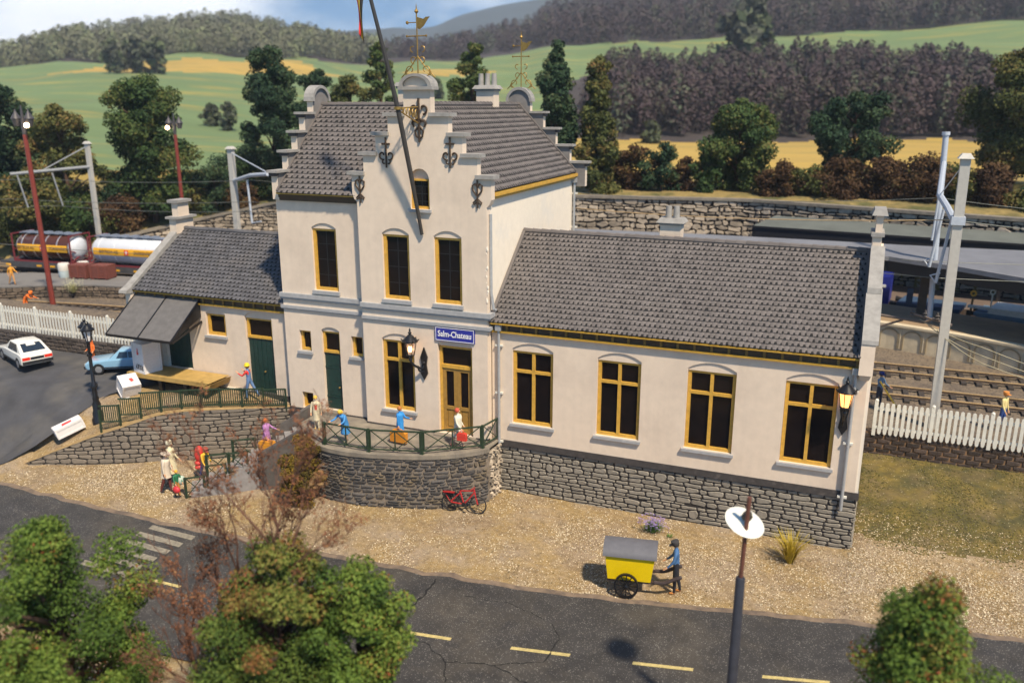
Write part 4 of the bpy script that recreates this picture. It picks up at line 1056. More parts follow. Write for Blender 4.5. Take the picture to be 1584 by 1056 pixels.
# ------------------------------------------------------------------ right brick wall and white fences
bw = thing('brick_wall', 'weathered dark brick wall under the white fence on the right', 'brick wall', (20, 8, -1))
bpth = Path2([(15.3, 7.95), (22, 7.9), (34, 8.2)])
masonry(bpth, lambda s: -1.7, lambda s: -.36 + .02 * math.sin(s), rh=.22, lw=(.62, .62), gap=.06, relief=.05, seed=41, rect=True, wav=.08, rough=.5).build('brick_face', [M['brickdark'], M['brickmort']], bw)
w = MB(); w.box(15.3, 34, 7.96, 8.5, -.42, -.345); w.build('coping', M['brickmort'], bw)
sw = thing('platform_wall', 'low sooty brick wall under the white fence on the left', 'brick wall', (-34, 2.2, .8))
spth = Path2([(-52, 2.2), (-20.4, 2.2)])
masonry(spth, lambda s: .15, lambda s: 1.22, rh=.23, lw=(.7, .7), gap=.05, relief=.05, seed=42, rect=True, wav=.1, rough=.4).build('brick_face', [M['blackbrick'], M['mortar']], sw)
w = MB(); w.box(-52, -20.4, 2.21, 2.7, 1.1, 1.235); w.build('coping', M['concrete_d'], sw)
def picket(name, label, pts, z, h, step, posts, wd=.13):
    t = thing(name, label, 'fence', (*pts[0], z))
    p = Path2(pts); L = p.L; n = int(L / step); per = int(posts / step)
    panel = MB(); cnt = 0
    for i in range(n + 1):
        q, nn = p.at(i * step); tx, ty = -nn.y, nn.x
        if i % per == 0:
            w = MB(); w.bar((q.x, q.y, z - .12), (q.x, q.y, z + h + .04), .15, .13); w.ball((q.x, q.y, z + h + .06), .085, 8, 5); w.build('post', M['white'], t)
            if panel.f: panel.build('picket_panel', M['white'], t); panel = MB()
            if i < n:
                r, n2 = p.at(min(L, (i + per) * step))
                for zz in (.28, h - .32): panel.bar((q.x, q.y, z + zz), (r.x, r.y, z + zz), .05, .13)
            continue
        a = wd / 2
        def P(u, v, k): return (q.x + tx * u + nn.x * (.03 + k), q.y + ty * u + nn.y * (.03 + k), z + v)
        panel.slab([(-a * .75, .0), (0, .0 - .05), (a * .75, .0), (a, .18), (a * .8, .36), (a * .8, h - .42), (a, h - .2), (a * .75, h - .03), (0, h), (-a * .75, h - .03), (-a, h - .2), (-a * .8, h - .42), (-a * .8, .36), (-a, .18)], [], P, .035)
    if panel.f: panel.build('picket_panel', M['white'], t)
    return t
picket('white_fence', 'white picket fence on the dark brick wall to the right of the station', [(15.75, 7.9), (22, 7.85), (33, 8.1)], -.33, 1.5, .235, 2.35, .17)
picket('white_fence', 'white picket fence on the low wall behind the parked cars', [(-50, 2.35), (-20.6, 2.35)], 1.24, 1.45, .235, 2.82, .125)
# ------------------------------------------------------------------ tracks
def track(name, label, pts, z=-.28):
    """rails and sleepers along a polyline"""
    t = thing(name, label, 'railway track', (*pts[len(pts) // 2], z))
    p = Path2([(q[0], q[1]) for q in catmull(pts, 6)]); N = int(p.L / 1.5)
    for off in (-.76, .76):
        w = MB()
        for i in range(N):
            (a, n1), (b, n2) = p.at(p.L * i / N), p.at(p.L * (i + 1) / N)
            A, B = V(a.x + n1.x * off, a.y + n1.y * off, z), V(b.x + n2.x * off, b.y + n2.y * off, z)
            w.bar(A + V(0, 0, .10), B + V(0, 0, .10), .08, .05, 0); w.bar(A + V(0, 0, .035), B + V(0, 0, .035), .045, .078, 1); w.bar(A - V(0, 0, .01), B - V(0, 0, .01), .16, .03, 1)
        w.build('rail', [M['steel'], M['railside']], t)
    w = MB(); n = int(p.L / .75)
    for i in range(n):
        a, nn = p.at(p.L * i / n); d = V(-nn.y, nn.x, 0)
        w.bar((a.x - nn.x * 1.3, a.y - nn.y * 1.3, z - .09), (a.x + nn.x * 1.3, a.y + nn.y * 1.3, z - .09), .26, .13)
    so = w.build('sleepers', M['sleeper'], t); so['kind'] = 'stuff'; return t
track('railway_track', 'nearest railway track passing behind the station and fences', [(-62, 8.6), (-48, 11.2), (-36, 13.2), (-22, 14.3), (0, 14.35), (20, 14.35), (40, 14.3)])
track('railway_track', 'second railway track between the arched platform face and the nearest track', [(-12, 18.65), (0, 18.65), (20, 18.65), (40, 18.6)])
track('railway_track', 'far left siding carrying the tank wagon', [(-70, 19.6), (-58, 20.3), (-47, 21.2), (-36, 22.6), (-20, 24.4)], .05)
track('railway_track', 'platform road carrying the blue coach and low white wagon', [(-10, 33.5), (10, 32.6), (18, 31.4), (24, 29.6), (36, 25)], .0)
# ------------------------------------------------------------------ platforms
pl = thing('island_platform', 'brown island platform with a pale arched concrete face', 'platform', (18, 24, 0))
pe_ = [(-8, 25.6), (4, 25.4), (10, 24.9), (16.3, 23.7), (20, 22.4), (23.7, 20.6), (30, 17.2), (40, 11.5)]
pb = [(40, 17.5), (31, 23), (24, 26.9), (17, 29.3), (8, 30.4), (-8, 31)]
w = MB(); w.slab([tuple(p) for p in pe_] + pb, [], lambda u, v, k: (u, v, 1.2 - k), .12); w.build('platform_deck', mat('platform_brown', (.30, .205, .115), .85, .15, 1.5, .2, 30, c2=(.25, .175, .11), c2scale=.5), pl)
pp = Path2(pe_); w = MB(); N = 60
for i in range(N):
    (a, n1), (b, n2) = pp.at(pp.L * i / N), pp.at(pp.L * (i + 1) / N)
    w.add([(a.x + n1.x * -.1, a.y + n1.y * -.1, -.5), (b.x - n2.x * .1, b.y - n2.y * .1, -.5), (b.x - n2.x * .1, b.y - n2.y * .1, 1.1), (a.x - n1.x * .1, a.y - n1.y * .1, 1.1)], [(0, 1, 2, 3)])
    w.hexa([(a.x + n1.x * .06, a.y + n1.y * .06, 1.08), (b.x + n2.x * .06, b.y + n2.y * .06, 1.08), (b.x - n2.x * .5, b.y - n2.y * .5, 1.08), (a.x - n1.x * .5, a.y - n1.y * .5, 1.08), (a.x + n1.x * .06, a.y + n1.y * .06, 1.215), (b.x + n2.x * .06, b.y + n2.y * .06, 1.215), (b.x - n2.x * .5, b.y - n2.y * .5, 1.215), (a.x - n1.x * .5, a.y - n1.y * .5, 1.215)])
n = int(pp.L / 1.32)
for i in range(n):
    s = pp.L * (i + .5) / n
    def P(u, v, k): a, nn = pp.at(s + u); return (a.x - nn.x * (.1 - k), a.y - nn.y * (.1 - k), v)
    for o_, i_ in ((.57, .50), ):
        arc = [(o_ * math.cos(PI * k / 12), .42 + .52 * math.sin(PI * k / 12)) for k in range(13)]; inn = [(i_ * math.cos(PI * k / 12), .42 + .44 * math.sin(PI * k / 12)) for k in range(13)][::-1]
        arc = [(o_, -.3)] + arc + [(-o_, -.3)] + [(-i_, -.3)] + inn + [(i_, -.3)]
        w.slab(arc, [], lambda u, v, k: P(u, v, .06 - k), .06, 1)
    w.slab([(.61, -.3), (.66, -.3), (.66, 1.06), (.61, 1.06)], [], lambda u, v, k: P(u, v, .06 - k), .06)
w.build('arched_face', [M['pale'], mat('arch_groove_shade', (.30, .235, .14), .85, .2, 4)], pl)  # darker ring colour paints the shade in the groove round each arch
lp = thing('goods_platform', 'grey goods platform with a rough stone face behind the white fence', 'platform', (-40, 17, .2))
le = [(-52, 12.6), (-47, 13.0), (-44.4, 14.6), (-41, 16.2), (-36, 17.0), (-20, 17.6)]
w = MB(); w.slab(le + [(-20, 21), (-34, 20.7), (-42, 19.7), (-50, 18.2), (-56, 15)], [], lambda u, v, k: (u, v, .62 - k), .1); w.build('platform_deck', mat('platform_grey', (.17, .16, .15), .85, .15, 1.2, .2, 30), lp)
masonry(Path2(le), lambda s: -.5, lambda s: .5, rh=.26, lw=(.4, 1.0), gap=.06, relief=.07, seed=51, rough=.6).build('stone_face', [mat('platform_stone', (.15, .115, .085), .9, .35, 3, .6, 14, tint=.4), M['mortar']], lp)
# ------------------------------------------------------------------ rear stone wall
rw_ = thing('rear_stone_wall', 'long rubble retaining wall behind the platforms with a grey coping', 'stone wall', (5, 43, 0))
wp = Path2([(x, y) for x, y in YB if -57 < x < 61])
wx = lambda s: wp.at(s)[0].x
wt = lambda s: interp(HB, wx(s))
masonry(wp, lambda s: -.6, wt, rh=.36, lw=(.45, 1.3), gap=.09, relief=.14, seed=61, rough=.9, wav=.4, inset=.6).build('rubble_face', [M['rubble'], M['mortar']], rw_)
w = MB(); N = 90
for i in range(N):
    s0, s1 = wp.L * i / N, wp.L * (i + 1) / N; (a, n1), (b, n2) = wp.at(s0), wp.at(s1); z0, z1 = wt(s0), wt(s1)
    w.hexa([(a.x + n1.x * .25, a.y + n1.y * .25, z0 - .02), (b.x + n2.x * .25, b.y + n2.y * .25, z1 - .02), (b.x - n2.x * .6, b.y - n2.y * .6, z1 - .02), (a.x - n1.x * .6, a.y - n1.y * .6, z0 - .02), (a.x + n1.x * .25, a.y + n1.y * .25, z0 + .22), (b.x + n2.x * .25, b.y + n2.y * .25, z1 + .22), (b.x - n2.x * .6, b.y - n2.y * .6, z1 + .22), (a.x - n1.x * .6, a.y - n1.y * .6, z0 + .22)])
w.build('coping', M['concrete'], rw_)
# ------------------------------------------------------------------ platform canopies
def canopy(name, label, near, far, zn, zf, fascia, mt, posts, ft, brackets=True, zp=1.2, fm=None, ud=.95):
    t = thing(name, label, 'platform canopy', (near[len(near) // 2][0], near[len(near) // 2][1], zp))
    w = MB(); pts = [(x, y, zn) for x, y in near] + [(x, y, zf) for x, y in far[::-1]]
    n = len(near)
    A = [V(*p, zn) for p in near]; F = [V(*p, zf) for p in far]
    for i in range(n - 1):
        w.hexa([A[i] - V(0, 0, .08), A[i + 1] - V(0, 0, .08), F[i + 1] - V(0, 0, .08), F[i] - V(0, 0, .08), A[i], A[i + 1], F[i + 1], F[i]])
    w.build('canopy_roof', mt, t)
    w = MB()
    for i in range(n - 1):
        w.bar(A[i] - V(0, 0, fascia / 2 - .03), A[i + 1] - V(0, 0, fascia / 2 - .03), .10, fascia)
    w.build('fascia', fm or mt, t)
    w = MB()
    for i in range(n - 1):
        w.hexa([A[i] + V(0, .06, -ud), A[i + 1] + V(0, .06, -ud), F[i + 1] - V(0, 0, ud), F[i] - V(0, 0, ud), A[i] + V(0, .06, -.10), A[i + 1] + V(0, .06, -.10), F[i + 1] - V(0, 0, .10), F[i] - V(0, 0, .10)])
    w.build('canopy_shade_block', M['black'], t)  # black block stands in for the shade beneath the roof
    for x, y in posts:
        w = MB(); w.bar((x, y, zp), (x, y, zn - .3), ft, ft)
        if brackets:
            for sg in (-1, 1): w.bar((x, y, zn - 1.1), (x + sg * .8, y, zn - .4), .09, .09)
        w.build('post', mat('post_brown', (.06, .045, .035), .7, .2, 4), t)
    return t
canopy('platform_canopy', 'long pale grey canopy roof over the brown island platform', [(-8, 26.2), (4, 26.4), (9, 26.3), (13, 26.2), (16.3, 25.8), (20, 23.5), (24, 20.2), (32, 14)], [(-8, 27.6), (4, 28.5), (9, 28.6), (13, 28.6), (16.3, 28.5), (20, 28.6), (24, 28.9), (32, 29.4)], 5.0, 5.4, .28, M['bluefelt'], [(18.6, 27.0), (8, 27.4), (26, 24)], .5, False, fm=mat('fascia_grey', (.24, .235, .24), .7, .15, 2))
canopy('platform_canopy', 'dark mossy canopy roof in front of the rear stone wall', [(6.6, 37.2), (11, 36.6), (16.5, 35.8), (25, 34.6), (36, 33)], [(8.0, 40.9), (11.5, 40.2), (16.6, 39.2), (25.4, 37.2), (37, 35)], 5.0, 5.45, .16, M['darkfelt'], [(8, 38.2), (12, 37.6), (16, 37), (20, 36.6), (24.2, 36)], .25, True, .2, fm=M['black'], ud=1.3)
w = MB()
rear = [(-8, 35.2), (10, 35), (17, 33.6), (26, 31.2), (38, 27)]
pf = thing('rear_platform', 'brown rear platform at the foot of the rubble wall', 'platform', (17, 36, 0))
w.slab(rear + [(38, 33.0), (26, 36.9), (12, 41.3), (5.5, 43.2), (-8, 41.6)], [], lambda u, v, k: (u, v, .62 - k), 1.2); w.build('platform_deck', mat('platform_rear', (.13, .095, .075), .9, .2, 1), pf)

# ------------------------------------------------------------------ overhead line
def mast(name, label, x, y, z, h, w0, arms, tp=None):
    t = thing(name, label, 'overhead line mast', (x, y, z))
    w = MB(); tx, ty = tp or (x, y)
    w.bar((x, y, z - .3), (tx, ty, z + h), w0, w0 * .9, up=(0, 1, 0)); w.build('pole', M['mast'], t)
    w = MB(); w.hexa([(tx - w0 * .8, ty - w0 * .8, z + h), (tx + w0 * .8, ty - w0 * .8, z + h), (tx + w0 * .8, ty + w0 * .8, z + h), (tx - w0 * .8, ty + w0 * .8, z + h), (tx - w0 * .4, ty - w0 * .4, z + h + .22), (tx + w0 * .4, ty - w0 * .4, z + h + .22), (tx + w0 * .4, ty + w0 * .4, z + h + .22), (tx - w0 * .4, ty + w0 * .4, z + h + .22)])
    w.build('cap', M['mast'], t)
    return t
def arm(t, pts, r=.1, name='arm', m='mastp'):
    w = MB(); w.tube(pts, r, 8); return w.build(name, M[m], t, smooth=True)
m1 = mast('overhead_line_mast', 'tall pale square mast standing behind the right white fence', 18.35, 13.0 - 3.2, -.35, 12.35, .40, [], (18.17, 9.75))
mx, my = 18.2, 9.76
w = MB(); w.box(mx - .28, mx + .28, my - .28, my + .28, 9.15, 9.5); w.build('clamp', M['mastp'], m1)
arm(m1, [(mx - .1, my + .1, 9.25), (mx - .25, my + 2.2, 9.6), (mx - .3, my + 6.5, 9.8)], .16)
arm(m1, [(mx, my, 11.9), (mx - .3, my + 6.3, 9.85)], .025, 'stay')
for k, yy in enumerate((.4, 4.6)):
    arm(m1, [(mx - .2, my + yy, 9.3), (mx - .5, my + yy + .1, 6.4)], .07, 'dropper')
    arm(m1, [(mx - .5, my + yy + .1, 6.4), (mx - .75, my + yy + .2, 6.7), (mx - .35, my + yy + .2, 6.85)], .045, 'insulator')
m2 = mast('overhead_line_mast', 'thinner grey mast farther back carrying the other end of the cross arm', 19.05, 25.2, 1.2, 0.1, .3, [], (19.05, 25.2))
bpy.data.objects.remove(m2.children[0]); bpy.data.objects.remove(m2.children[0])
w = MB(); w.tube([(19.0, 25.2, 1.2), (18.55, 25.2, 12.5)], .17, 10); w.build('pole', M['mastp'], m2, smooth=True)
w = MB(); w.tube([(18.55, 25.2, 12.5), (18.54, 25.2, 12.7)], .23, 10); w.build('cap', M['mastp'], m2)
arm(m2, [(18.65, 25.2, 10.9), (18.2, 20.0, 10.2), (17.9, 16.3, 9.8)], .15)
arm(m2, [(18.2, 20, 10.1), (18.1, 19.8, 7.0)], .06, 'dropper')
m3 = mast('overhead_line_mast', 'pale mast rising between the goods hall roof and the tall gable', -36.3, 28.0, 0, 10.6, .46, [])
arm(m3, [(-36.3, 28, 7.9), (-33, 26.2, 8.6), (-30, 24.6, 8.9)], .16); arm(m3, [(-36.3, 28, 10.3), (-30, 24.6, 9.0)], .05, 'stay')
arm(m3, [(-33.6, 26.5, 8.2), (-33.3, 26.3, 4.6)], .09, 'dropper'); arm(m3, [(-33.3, 26.3, 4.6), (-31.8, 25.6, 4.9)], .06, 'insulator')
m4 = mast('overhead_line_mast', 'grey mast with a long cross arm beyond the tank wagon on the left', -50.3, 25.8, 0, 10.9, .36, [])
arm(m4, [(-50.2, 25.8, 8.9), (-53.9, 20.6, 8.5)], .14, 'arm', 'armdull'); arm(m4, [(-50.3, 25.8, 10.7), (-52.4, 22.8, 8.8)], .06, 'stay', 'armdull')
for px_, py_ in ((-53.6, 21.0), (-52.0, 23.2)): arm(m4, [(px_, py_, 8.5), (px_ + .4, py_ + .3, 5.6)], .07, 'dropper', 'armdull')
m4.children[0].data.materials[0] = M['armdull']
def wire(label, pts, sag=.25, r=.016, m='wire'):
    out = []
    for a, b in zip(pts, pts[1:]):
        a, b = Vector(a), Vector(b)
        for k in range(8): t = k / 8; out.append(a.lerp(b, t) - V(0, 0, sag * 4 * t * (1 - t)))
    out.append(Vector(pts[-1])); w = MB(); w.tube(out, r, 5)
    o = w.build('overhead_wire', M[m]); tag(o, label, 'overhead wire', 'overhead line wires'); return o
wire('thin catenary wire crossing above the dark rear canopy', [(-6, 19, 9.2), (mx - .3, my + 6.2, 9.7), (34, 15, 9.7)], .5)
wire('coppery feeder wire ending at the clamp of the right mast', [(-4, 15.2, 8.6), (mx - .1, my + .4, 9.3)], .35, .025, 'steel')
wire('contact wire over the pale canopy at the tip of the longer dropper', [(-4, 18.6, 6.7), (mx - .6, my + 4.8, 6.65), (36, 18.6, 6.7)], .05)
wire('contact wire nearest the station at the tip of the shorter dropper', [(4, 14.3, 6.5), (mx - .6, my + .6, 6.6), (36, 14.3, 6.5)], .05)
wire('upper wire falling to the right from the square mast', [(mx + .2, my, 9.3), (34, 10.5, 8.5)], .2)
for k, (zz, yy) in enumerate(((4.35, 9.4), (4.2, 8.9), (4.1, 8.4))):
    wire(('slack cream cable leaving the right mast highest of three', 'slack cream cable leaving the right mast middle of three', 'slack cream cable leaving the right mast lowest of three')[k], [(17.3 + .35 * k, 10.9 - .5 * k, zz + .15), (19.8, yy, zz - .55 - .12 * k), (28, 7.2 - .4 * k, 1.9 - .1 * k)], .12, .022, 'cable')
br = thing('insulator_bracket', 'dark signal arm with insulators beside the right mast', 'bracket', (16.6, 11, 4.2))
w = MB(); w.tube([(15.0, 11.4, 4.5), (17.5, 10.9, 4.35), (17.9, 10.8, 4.6)], .07, 6); w.tube([(15.0, 11.4, 3.6), (16.6, 11.1, 4.35)], .06, 6); w.tube([(17.0, 11, 4.7), (18.6, 10.2, 4.5)], .06, 6); w.build('arm', mat('arm_brown', (.16, .12, .095), .6, .2, 5), br, smooth=True)
for x, y in ((16.95, 11.0), (17.5, 10.8), (18.0, 10.5)):
    w = MB(); w.lathe([(.05, 0), (.14, .06), (.06, .12), (.12, .2), (.05, .26), (.05, .36)], (x, y, 4.6), 8); w.build('insulator', M['concrete_d'], br, smooth=True)
for i, (label, pts) in enumerate([
    ('uppermost wire over the left tracks', [(-80, 16, 8.0), (-53.2, 23.3, 7.9), (-33, 26.3, 8.2), (-12, 27, 8.2)]),
    ('second wire from the top over the left tracks', [(-80, 12, 6.4), (-55.6, 21.8, 6.2), (-33.3, 26.3, 6.4), (-12, 27, 6.4)]),
    ('third wire from the top over the left tracks', [(-80, 10, 5.6), (-52.7, 23.9, 5.5), (-33.3, 26.2, 5.6), (-12, 27, 5.6)]),
    ('lowest wire over the left tracks just above the tank wagon', [(-80, 6, 4.4), (-50, 12, 4.3), (-20, 14.2, 4.3)])]):
    wire(label, pts, .25, .022)
# red-brown yard lamps
def yard_lamp(label, x, y, z, h, side, lit=True, lean=(0, 0)):
    t = thing('yard_lamp', label, 'lamp post', (x, y, z))
    w = MB(); w.tube([(x, y, z - .3), (x + lean[0], y + lean[1], z + h)], [.19, .15], 8); w.build('pole', M['redpole'], t, smooth=True)
    X, Y, Z = x + lean[0], y + lean[1], z + h
    w = MB(); w.tube([(X, Y, Z), (X, Y, Z + .5), (X, Y, Z + 1.9)], [.12, .16, .05], 8)
    for sg in (-1, 1):
        w.tube([(X, Y, Z + .9), (X + sg * .55, Y, Z + .9), (X + sg * .6, Y, Z + 1.1)], .05, 6)
        w.lathe([(.18, 0), (.3, .5), (.34, .5), (.16, .8), (.05, 1.0), (.02, 1.15)], (X + sg * .6, Y, Z + .55), 8)
    w.build('lamp_head', mat('lamp_head_grey', (.06, .055, .06), .5, .2, 5), t, smooth=True)
    w = MB(); w.ball((X + side * .6, Y - .25, Z + .62), .17, 10, 8); w.build('bulb', bpy.data.materials.get('lit_yard_bulb') or emit('lit_yard_bulb', (1, .74, .42), 14), t, smooth=True)
yard_lamp('red-brown lamp post with a lit head in front of the tank wagon', -38.3, 10.2, -.3, 12.6, 1, lean=(-.3, 0))
yard_lamp('red-brown lamp post with a lit head farther back behind the goods hall roof', -44.8, 30.8, 0, 11.6, -1)
# ------------------------------------------------------------------ people
def person(label, loc, rz, H, top, bottom, shoe, hair, legs=((18, 8), (-14, 14)), arms=((10, 8, 15), (-10, 8, 15)), lean=0, head=0,
           coat=None, hairlong=0, hat=None, sleeve=None, group=None, skin='skin', collar=None):
    J = {}; E = []
    def rot(p, a, c=(0, 0, .53)):
        a = R(a); x, z = p[0] - c[0], p[2] - c[2]
        return V(c[0] + x * math.cos(a) + z * math.sin(a), p[1], c[2] - x * math.sin(a) + z * math.cos(a))
    pts = []; rad = []; grp = []
    def add(p, r, parent, g):
        pts.append(V(*p)); rad.append(r)
        if parent is not None: E.append((parent, len(pts) - 1)); grp.append(g)
        return len(pts) - 1
    pel = add((0, 0, .53), .074, None, 'b')
    wst = add(rot((0, 0, .62), lean * .6), .064, pel, 't'); che = add(rot((.006, 0, .73), lean), .078, wst, 't')
    nb = add(rot((0, 0, .815), lean), .045, che, 't'); nk = add(rot((.006, 0, .852), lean), .028, nb, 's')
    hc0 = rot((.014, 0, .905), lean); nk0 = pts[nk]
    hp = lambda p: rot(rot(p, lean), head, nk0)
    hd = add(hp((.014, 0, .905)), .05, nk, 's'); cr = add(hp((.006, 0, .95)), .038, hd, 's')
    add(hp((.074, 0, .897)), .009, hd, 's')
    lowest = 9; feet = []
    for sg, (a, k) in zip((1, -1), legs):
        hip = V(0, sg * .048, .515); d = lambda t: V(math.sin(R(t)), 0, -math.cos(R(t)))
        kn = hip + d(a) * .24; an = kn + d(a - k) * .245
        h = add(hip, .056, pel, 'b'); q = add(kn, .038, h, 'b'); c = add((kn + an) / 2 + V(-.006, 0, 0), .033, q, 'b'); e = add(an, .023, c, 'b')
        he = add(an + V(-.012, 0, -.022), .022, e, 'f'); to = add(an + V(.085, sg * .008, -.028), .02, he, 'f')
        lowest = min(lowest, an.z - .046); feet.append(an)
    hands = []
    for sg, (a, o, el) in zip((1, -1), arms):
        sh = rot((0, sg * .098, .795), lean); a0 = a
        d = lambda t, oo: V(math.sin(R(t)) * math.cos(R(oo)), sg * math.sin(R(oo)), -math.cos(R(t)) * math.cos(R(oo)))
        elb = sh + d(a0, o) * .162; wr = elb + d(a0 + el, o * .3) * .138; dh = d(a0 + el + 4, 0); ha = wr + dh * .035
        s = add(sh, .037, che, 'a'); q = add(elb, .027, s, 'a'); w_ = add(wr, .0185, q, 'a'); h = add(ha, .019, w_, 's')
        side = V(0, 1, 0).cross(dh).normalized()
        for fi in range(4):
            oy = (fi - 1.5) * .009; ln = (.040, .046, .043, .034)[fi]
            b = add(ha + dh * .02 + V(0, oy, 0) , .0062, h, 's'); c = add(ha + dh * (.02 + ln * .6) + V(0, oy, 0) + side * -.004, .0055, b, 's'); add(ha + dh * (.02 + ln) + V(0, oy, 0) + side * -.014, .0048, c, 's')
        tb = add(ha + side * -.016 + dh * .008, .0065, h, 's'); add(ha + side * -.028 + dh * .03, .0055, tb, 's')
        hands.append(ha + dh * .03)
    me = bpy.data.meshes.new('skel'); me.from_pydata([p for p in pts], E, [])
    ob = bpy.data.objects.new('skel', me); col.objects.link(ob)
    sk = ob.modifiers.new('s', 'SKIN'); sk.use_smooth_shade = True; sk.branch_smoothing = .3
    for i, sv in enumerate(me.skin_vertices[0].data):
        f = (1.0, 1.0)
        sv.radius = (rad[i] * f[0], rad[i] * f[1]); sv.use_root = (i == 0)
    ss = ob.modifiers.new('u', 'SUBSURF'); ss.levels = 1; ss.render_levels = 1
    dg = bpy.context.evaluated_depsgraph_get(); dg.update()
    bm_ = bpy.data.meshes.new_from_object(ob.evaluated_get(dg)); bm_.name = 'body'
    bpy.data.objects.remove(ob)
    def m_(c): return c if isinstance(c, bpy.types.Material) else mat('cloth_%02x%02x%02x' % tuple(int(255 * x) for x in c), c, .7, .08, 12)
    slots = {'s': M['skin'], 't': m_(top), 'b': m_(bottom), 'f': m_(shoe), 'a': m_(sleeve or top)}
    keys = list(slots); bm_.materials.clear()
    for k in keys: bm_.materials.append(slots[k])
    A = np.array([pts[a] for a, b in E]); B = np.array([pts[b] for a, b in E]); D = B - A; DD = (D * D).sum(1) + 1e-9
    RR = np.array([(rad[a] + rad[b]) / 2 for a, b in E]); gi = np.array([keys.index(g) for g in grp])
    n = len(bm_.polygons); C = np.zeros(n * 3); bm_.polygons.foreach_get('center', C); C = C.reshape(-1, 3)
    T = np.clip(((C[:, None] - A) * D).sum(2) / DD, 0, 1); dist = np.linalg.norm(C[:, None] - (A + D * T[..., None]), axis=2) - RR
    bm_.polygons.foreach_set('material_index', gi[dist.argmin(1)]); bm_.polygons.foreach_set('use_smooth', [True] * n)
    sh_ = V(0, 0, -lowest); S = Matrix.Scale(H, 4) @ Matrix.Translation(sh_)
    bm_.transform(S)
    t = thing('person', label, 'person', loc, R(rz), group)
    bo = bpy.data.objects.new('body', bm_); col.objects.link(bo); bo.parent = t
    F = lambda p: tuple((V(*p) + sh_) * H)
    hair_m = m_(hair); w = MB()
    tilt = Matrix.Rotation(R(lean + head), 3, 'Y')
    prof = [(max(1e-4, math.sin(PI * i / 8)) * .062 * H, -math.cos(PI * i / 8) * .062 * H) for i in range(9)]
    c = hp((-.004, 0, .925)); w.lathe(prof[2:], F(c), 12, 0, tilt @ Matrix.Diagonal((1.02, .96, 1.05)).to_3x3())
    if hairlong:
        q = hp((-.02, 0, .88)); w.ball(F(q), .05 * H, 10, 6, 0, (.9, 1.1, 1.0 + hairlong))
    w.build('hair', hair_m, t, smooth=2, local=True)
    w = MB()
    for sg in (1, -1): w.ball(F(hp((.06, sg * .018, .912))), .0065 * H, 6, 4)
    w.build('eyes', M['dark'], t, local=True)
    if hat:
        kind, hc = hat; w = MB(); p = F(hp((0, 0, .945)))
        if kind == 'helmet': w.lathe([(.082, -.012), (.084, 0), (.07, .01), (.066, .04), (.045, .068), (.001, .078)], (0, 0, 0), 14)
        elif kind == 'cap': w.lathe([(.062, -.03), (.066, 0), (.072, .02), (.066, .036), (.001, .046)], (0, 0, 0), 14); w.hexa([(.03, -.045, -.028), (.115, -.035, -.032), (.115, .035, -.032), (.03, .045, -.028), (.03, -.045, -.018), (.112, -.035, -.026), (.112, .035, -.026), (.03, .045, -.018)])
        elif kind == 'brim': w.lathe([(.11, -.02), (.112, -.012), (.064, -.004), (.06, .03), (.04, .05), (.001, .055)], (0, 0, 0), 16)
        elif kind == 'beanie': w.lathe([(.064, -.035), (.068, -.01), (.06, .03), (.04, .05), (.001, .058)], (0, 0, 0), 14)
        elif kind == 'hood': w.ball((-.01, 0, -.03), .075, 12, 8, 0, (1, 1, 1.15)); w.ball((-.02, 0, -.1), .07, 10, 6, 0, (1, 1.25, .6))
        w.v = [tuple(V(*p) + tilt @ (V(*v) * H)) for v in w.v]
        w.build('hat', m_(hc), t, smooth=True, local=True)
    if coat:
        cc, hem, flare = coat; w = MB(); n = 18; rings = [(.80, .075, .098, lean), (.74, .094, .110, lean), (.64, .078, .090, lean * .6), (.55, .092, .10, lean * .2), ((.55 + hem) / 2, .10 * flare, .105 * flare, 0), (hem, .118 * flare, .118 * flare, 0)]
        sw = (feet[0].x + feet[1].x) / 2 * .5; spread = abs(feet[0].x - feet[1].x) * .28; vs = []
        for i, (z, rx, ry, ln) in enumerate(rings):
            c = rot((0, 0, z), ln) if z > .53 else V(sw * (.53 - z) / .3, 0, z); ex = rx + (spread * (.53 - z) / .5 if z < .53 else 0)
            for k in range(n):
                a = 2 * PI * k / n; fold = 1 + (.05 * math.sin(a * 5 + 1) if z < .53 else 0)
                vs.append(F((c.x + ex * fold * math.cos(a), c.y + ry * fold * math.sin(a), c.z)))
        fs = [(i * n + k, i * n + (k + 1) % n, (i + 1) * n + (k + 1) % n, (i + 1) * n + k) for i in range(len(rings) - 1) for k in range(n)] + [tuple(range(n))]
        w.add(vs, fs); w.build('coat', m_(cc), t, smooth=2, local=True)
    if collar:
        w = MB(); w.slab([(.735, -.035), (.735, .035), (.58, .03), (.58, -.03)], [], lambda u, v, k: F((.10 - (.735 - u) * .1 + k, v, u)), -.02); w.build('front_panel', m_(collar), t, local=True)
    rzm = Matrix.Rotation(R(rz), 3, 'Z')
    return t, [V(*loc) + rzm @ V(*F(h)) for h in hands]
CREAM = (.62, .56, .40); BLUE = (.05, .24, .55); WHITE = (.66, .62, .50)
P_worker, _ = person('workman in yellow helmet, red shirt and blue overalls at the green goods hall door', (-12.75, -.45, .33), 190, 1.78, (.11, .19, .36), (.11, .19, .36), (.05, .05, .06), (.3, .15, .05), legs=((14, 10), (-26, 6)), arms=((38, 12, 85), (30, 10, 95)), lean=4, hat=('helmet', (.80, .58, .02)), sleeve=(.62, .04, .03))
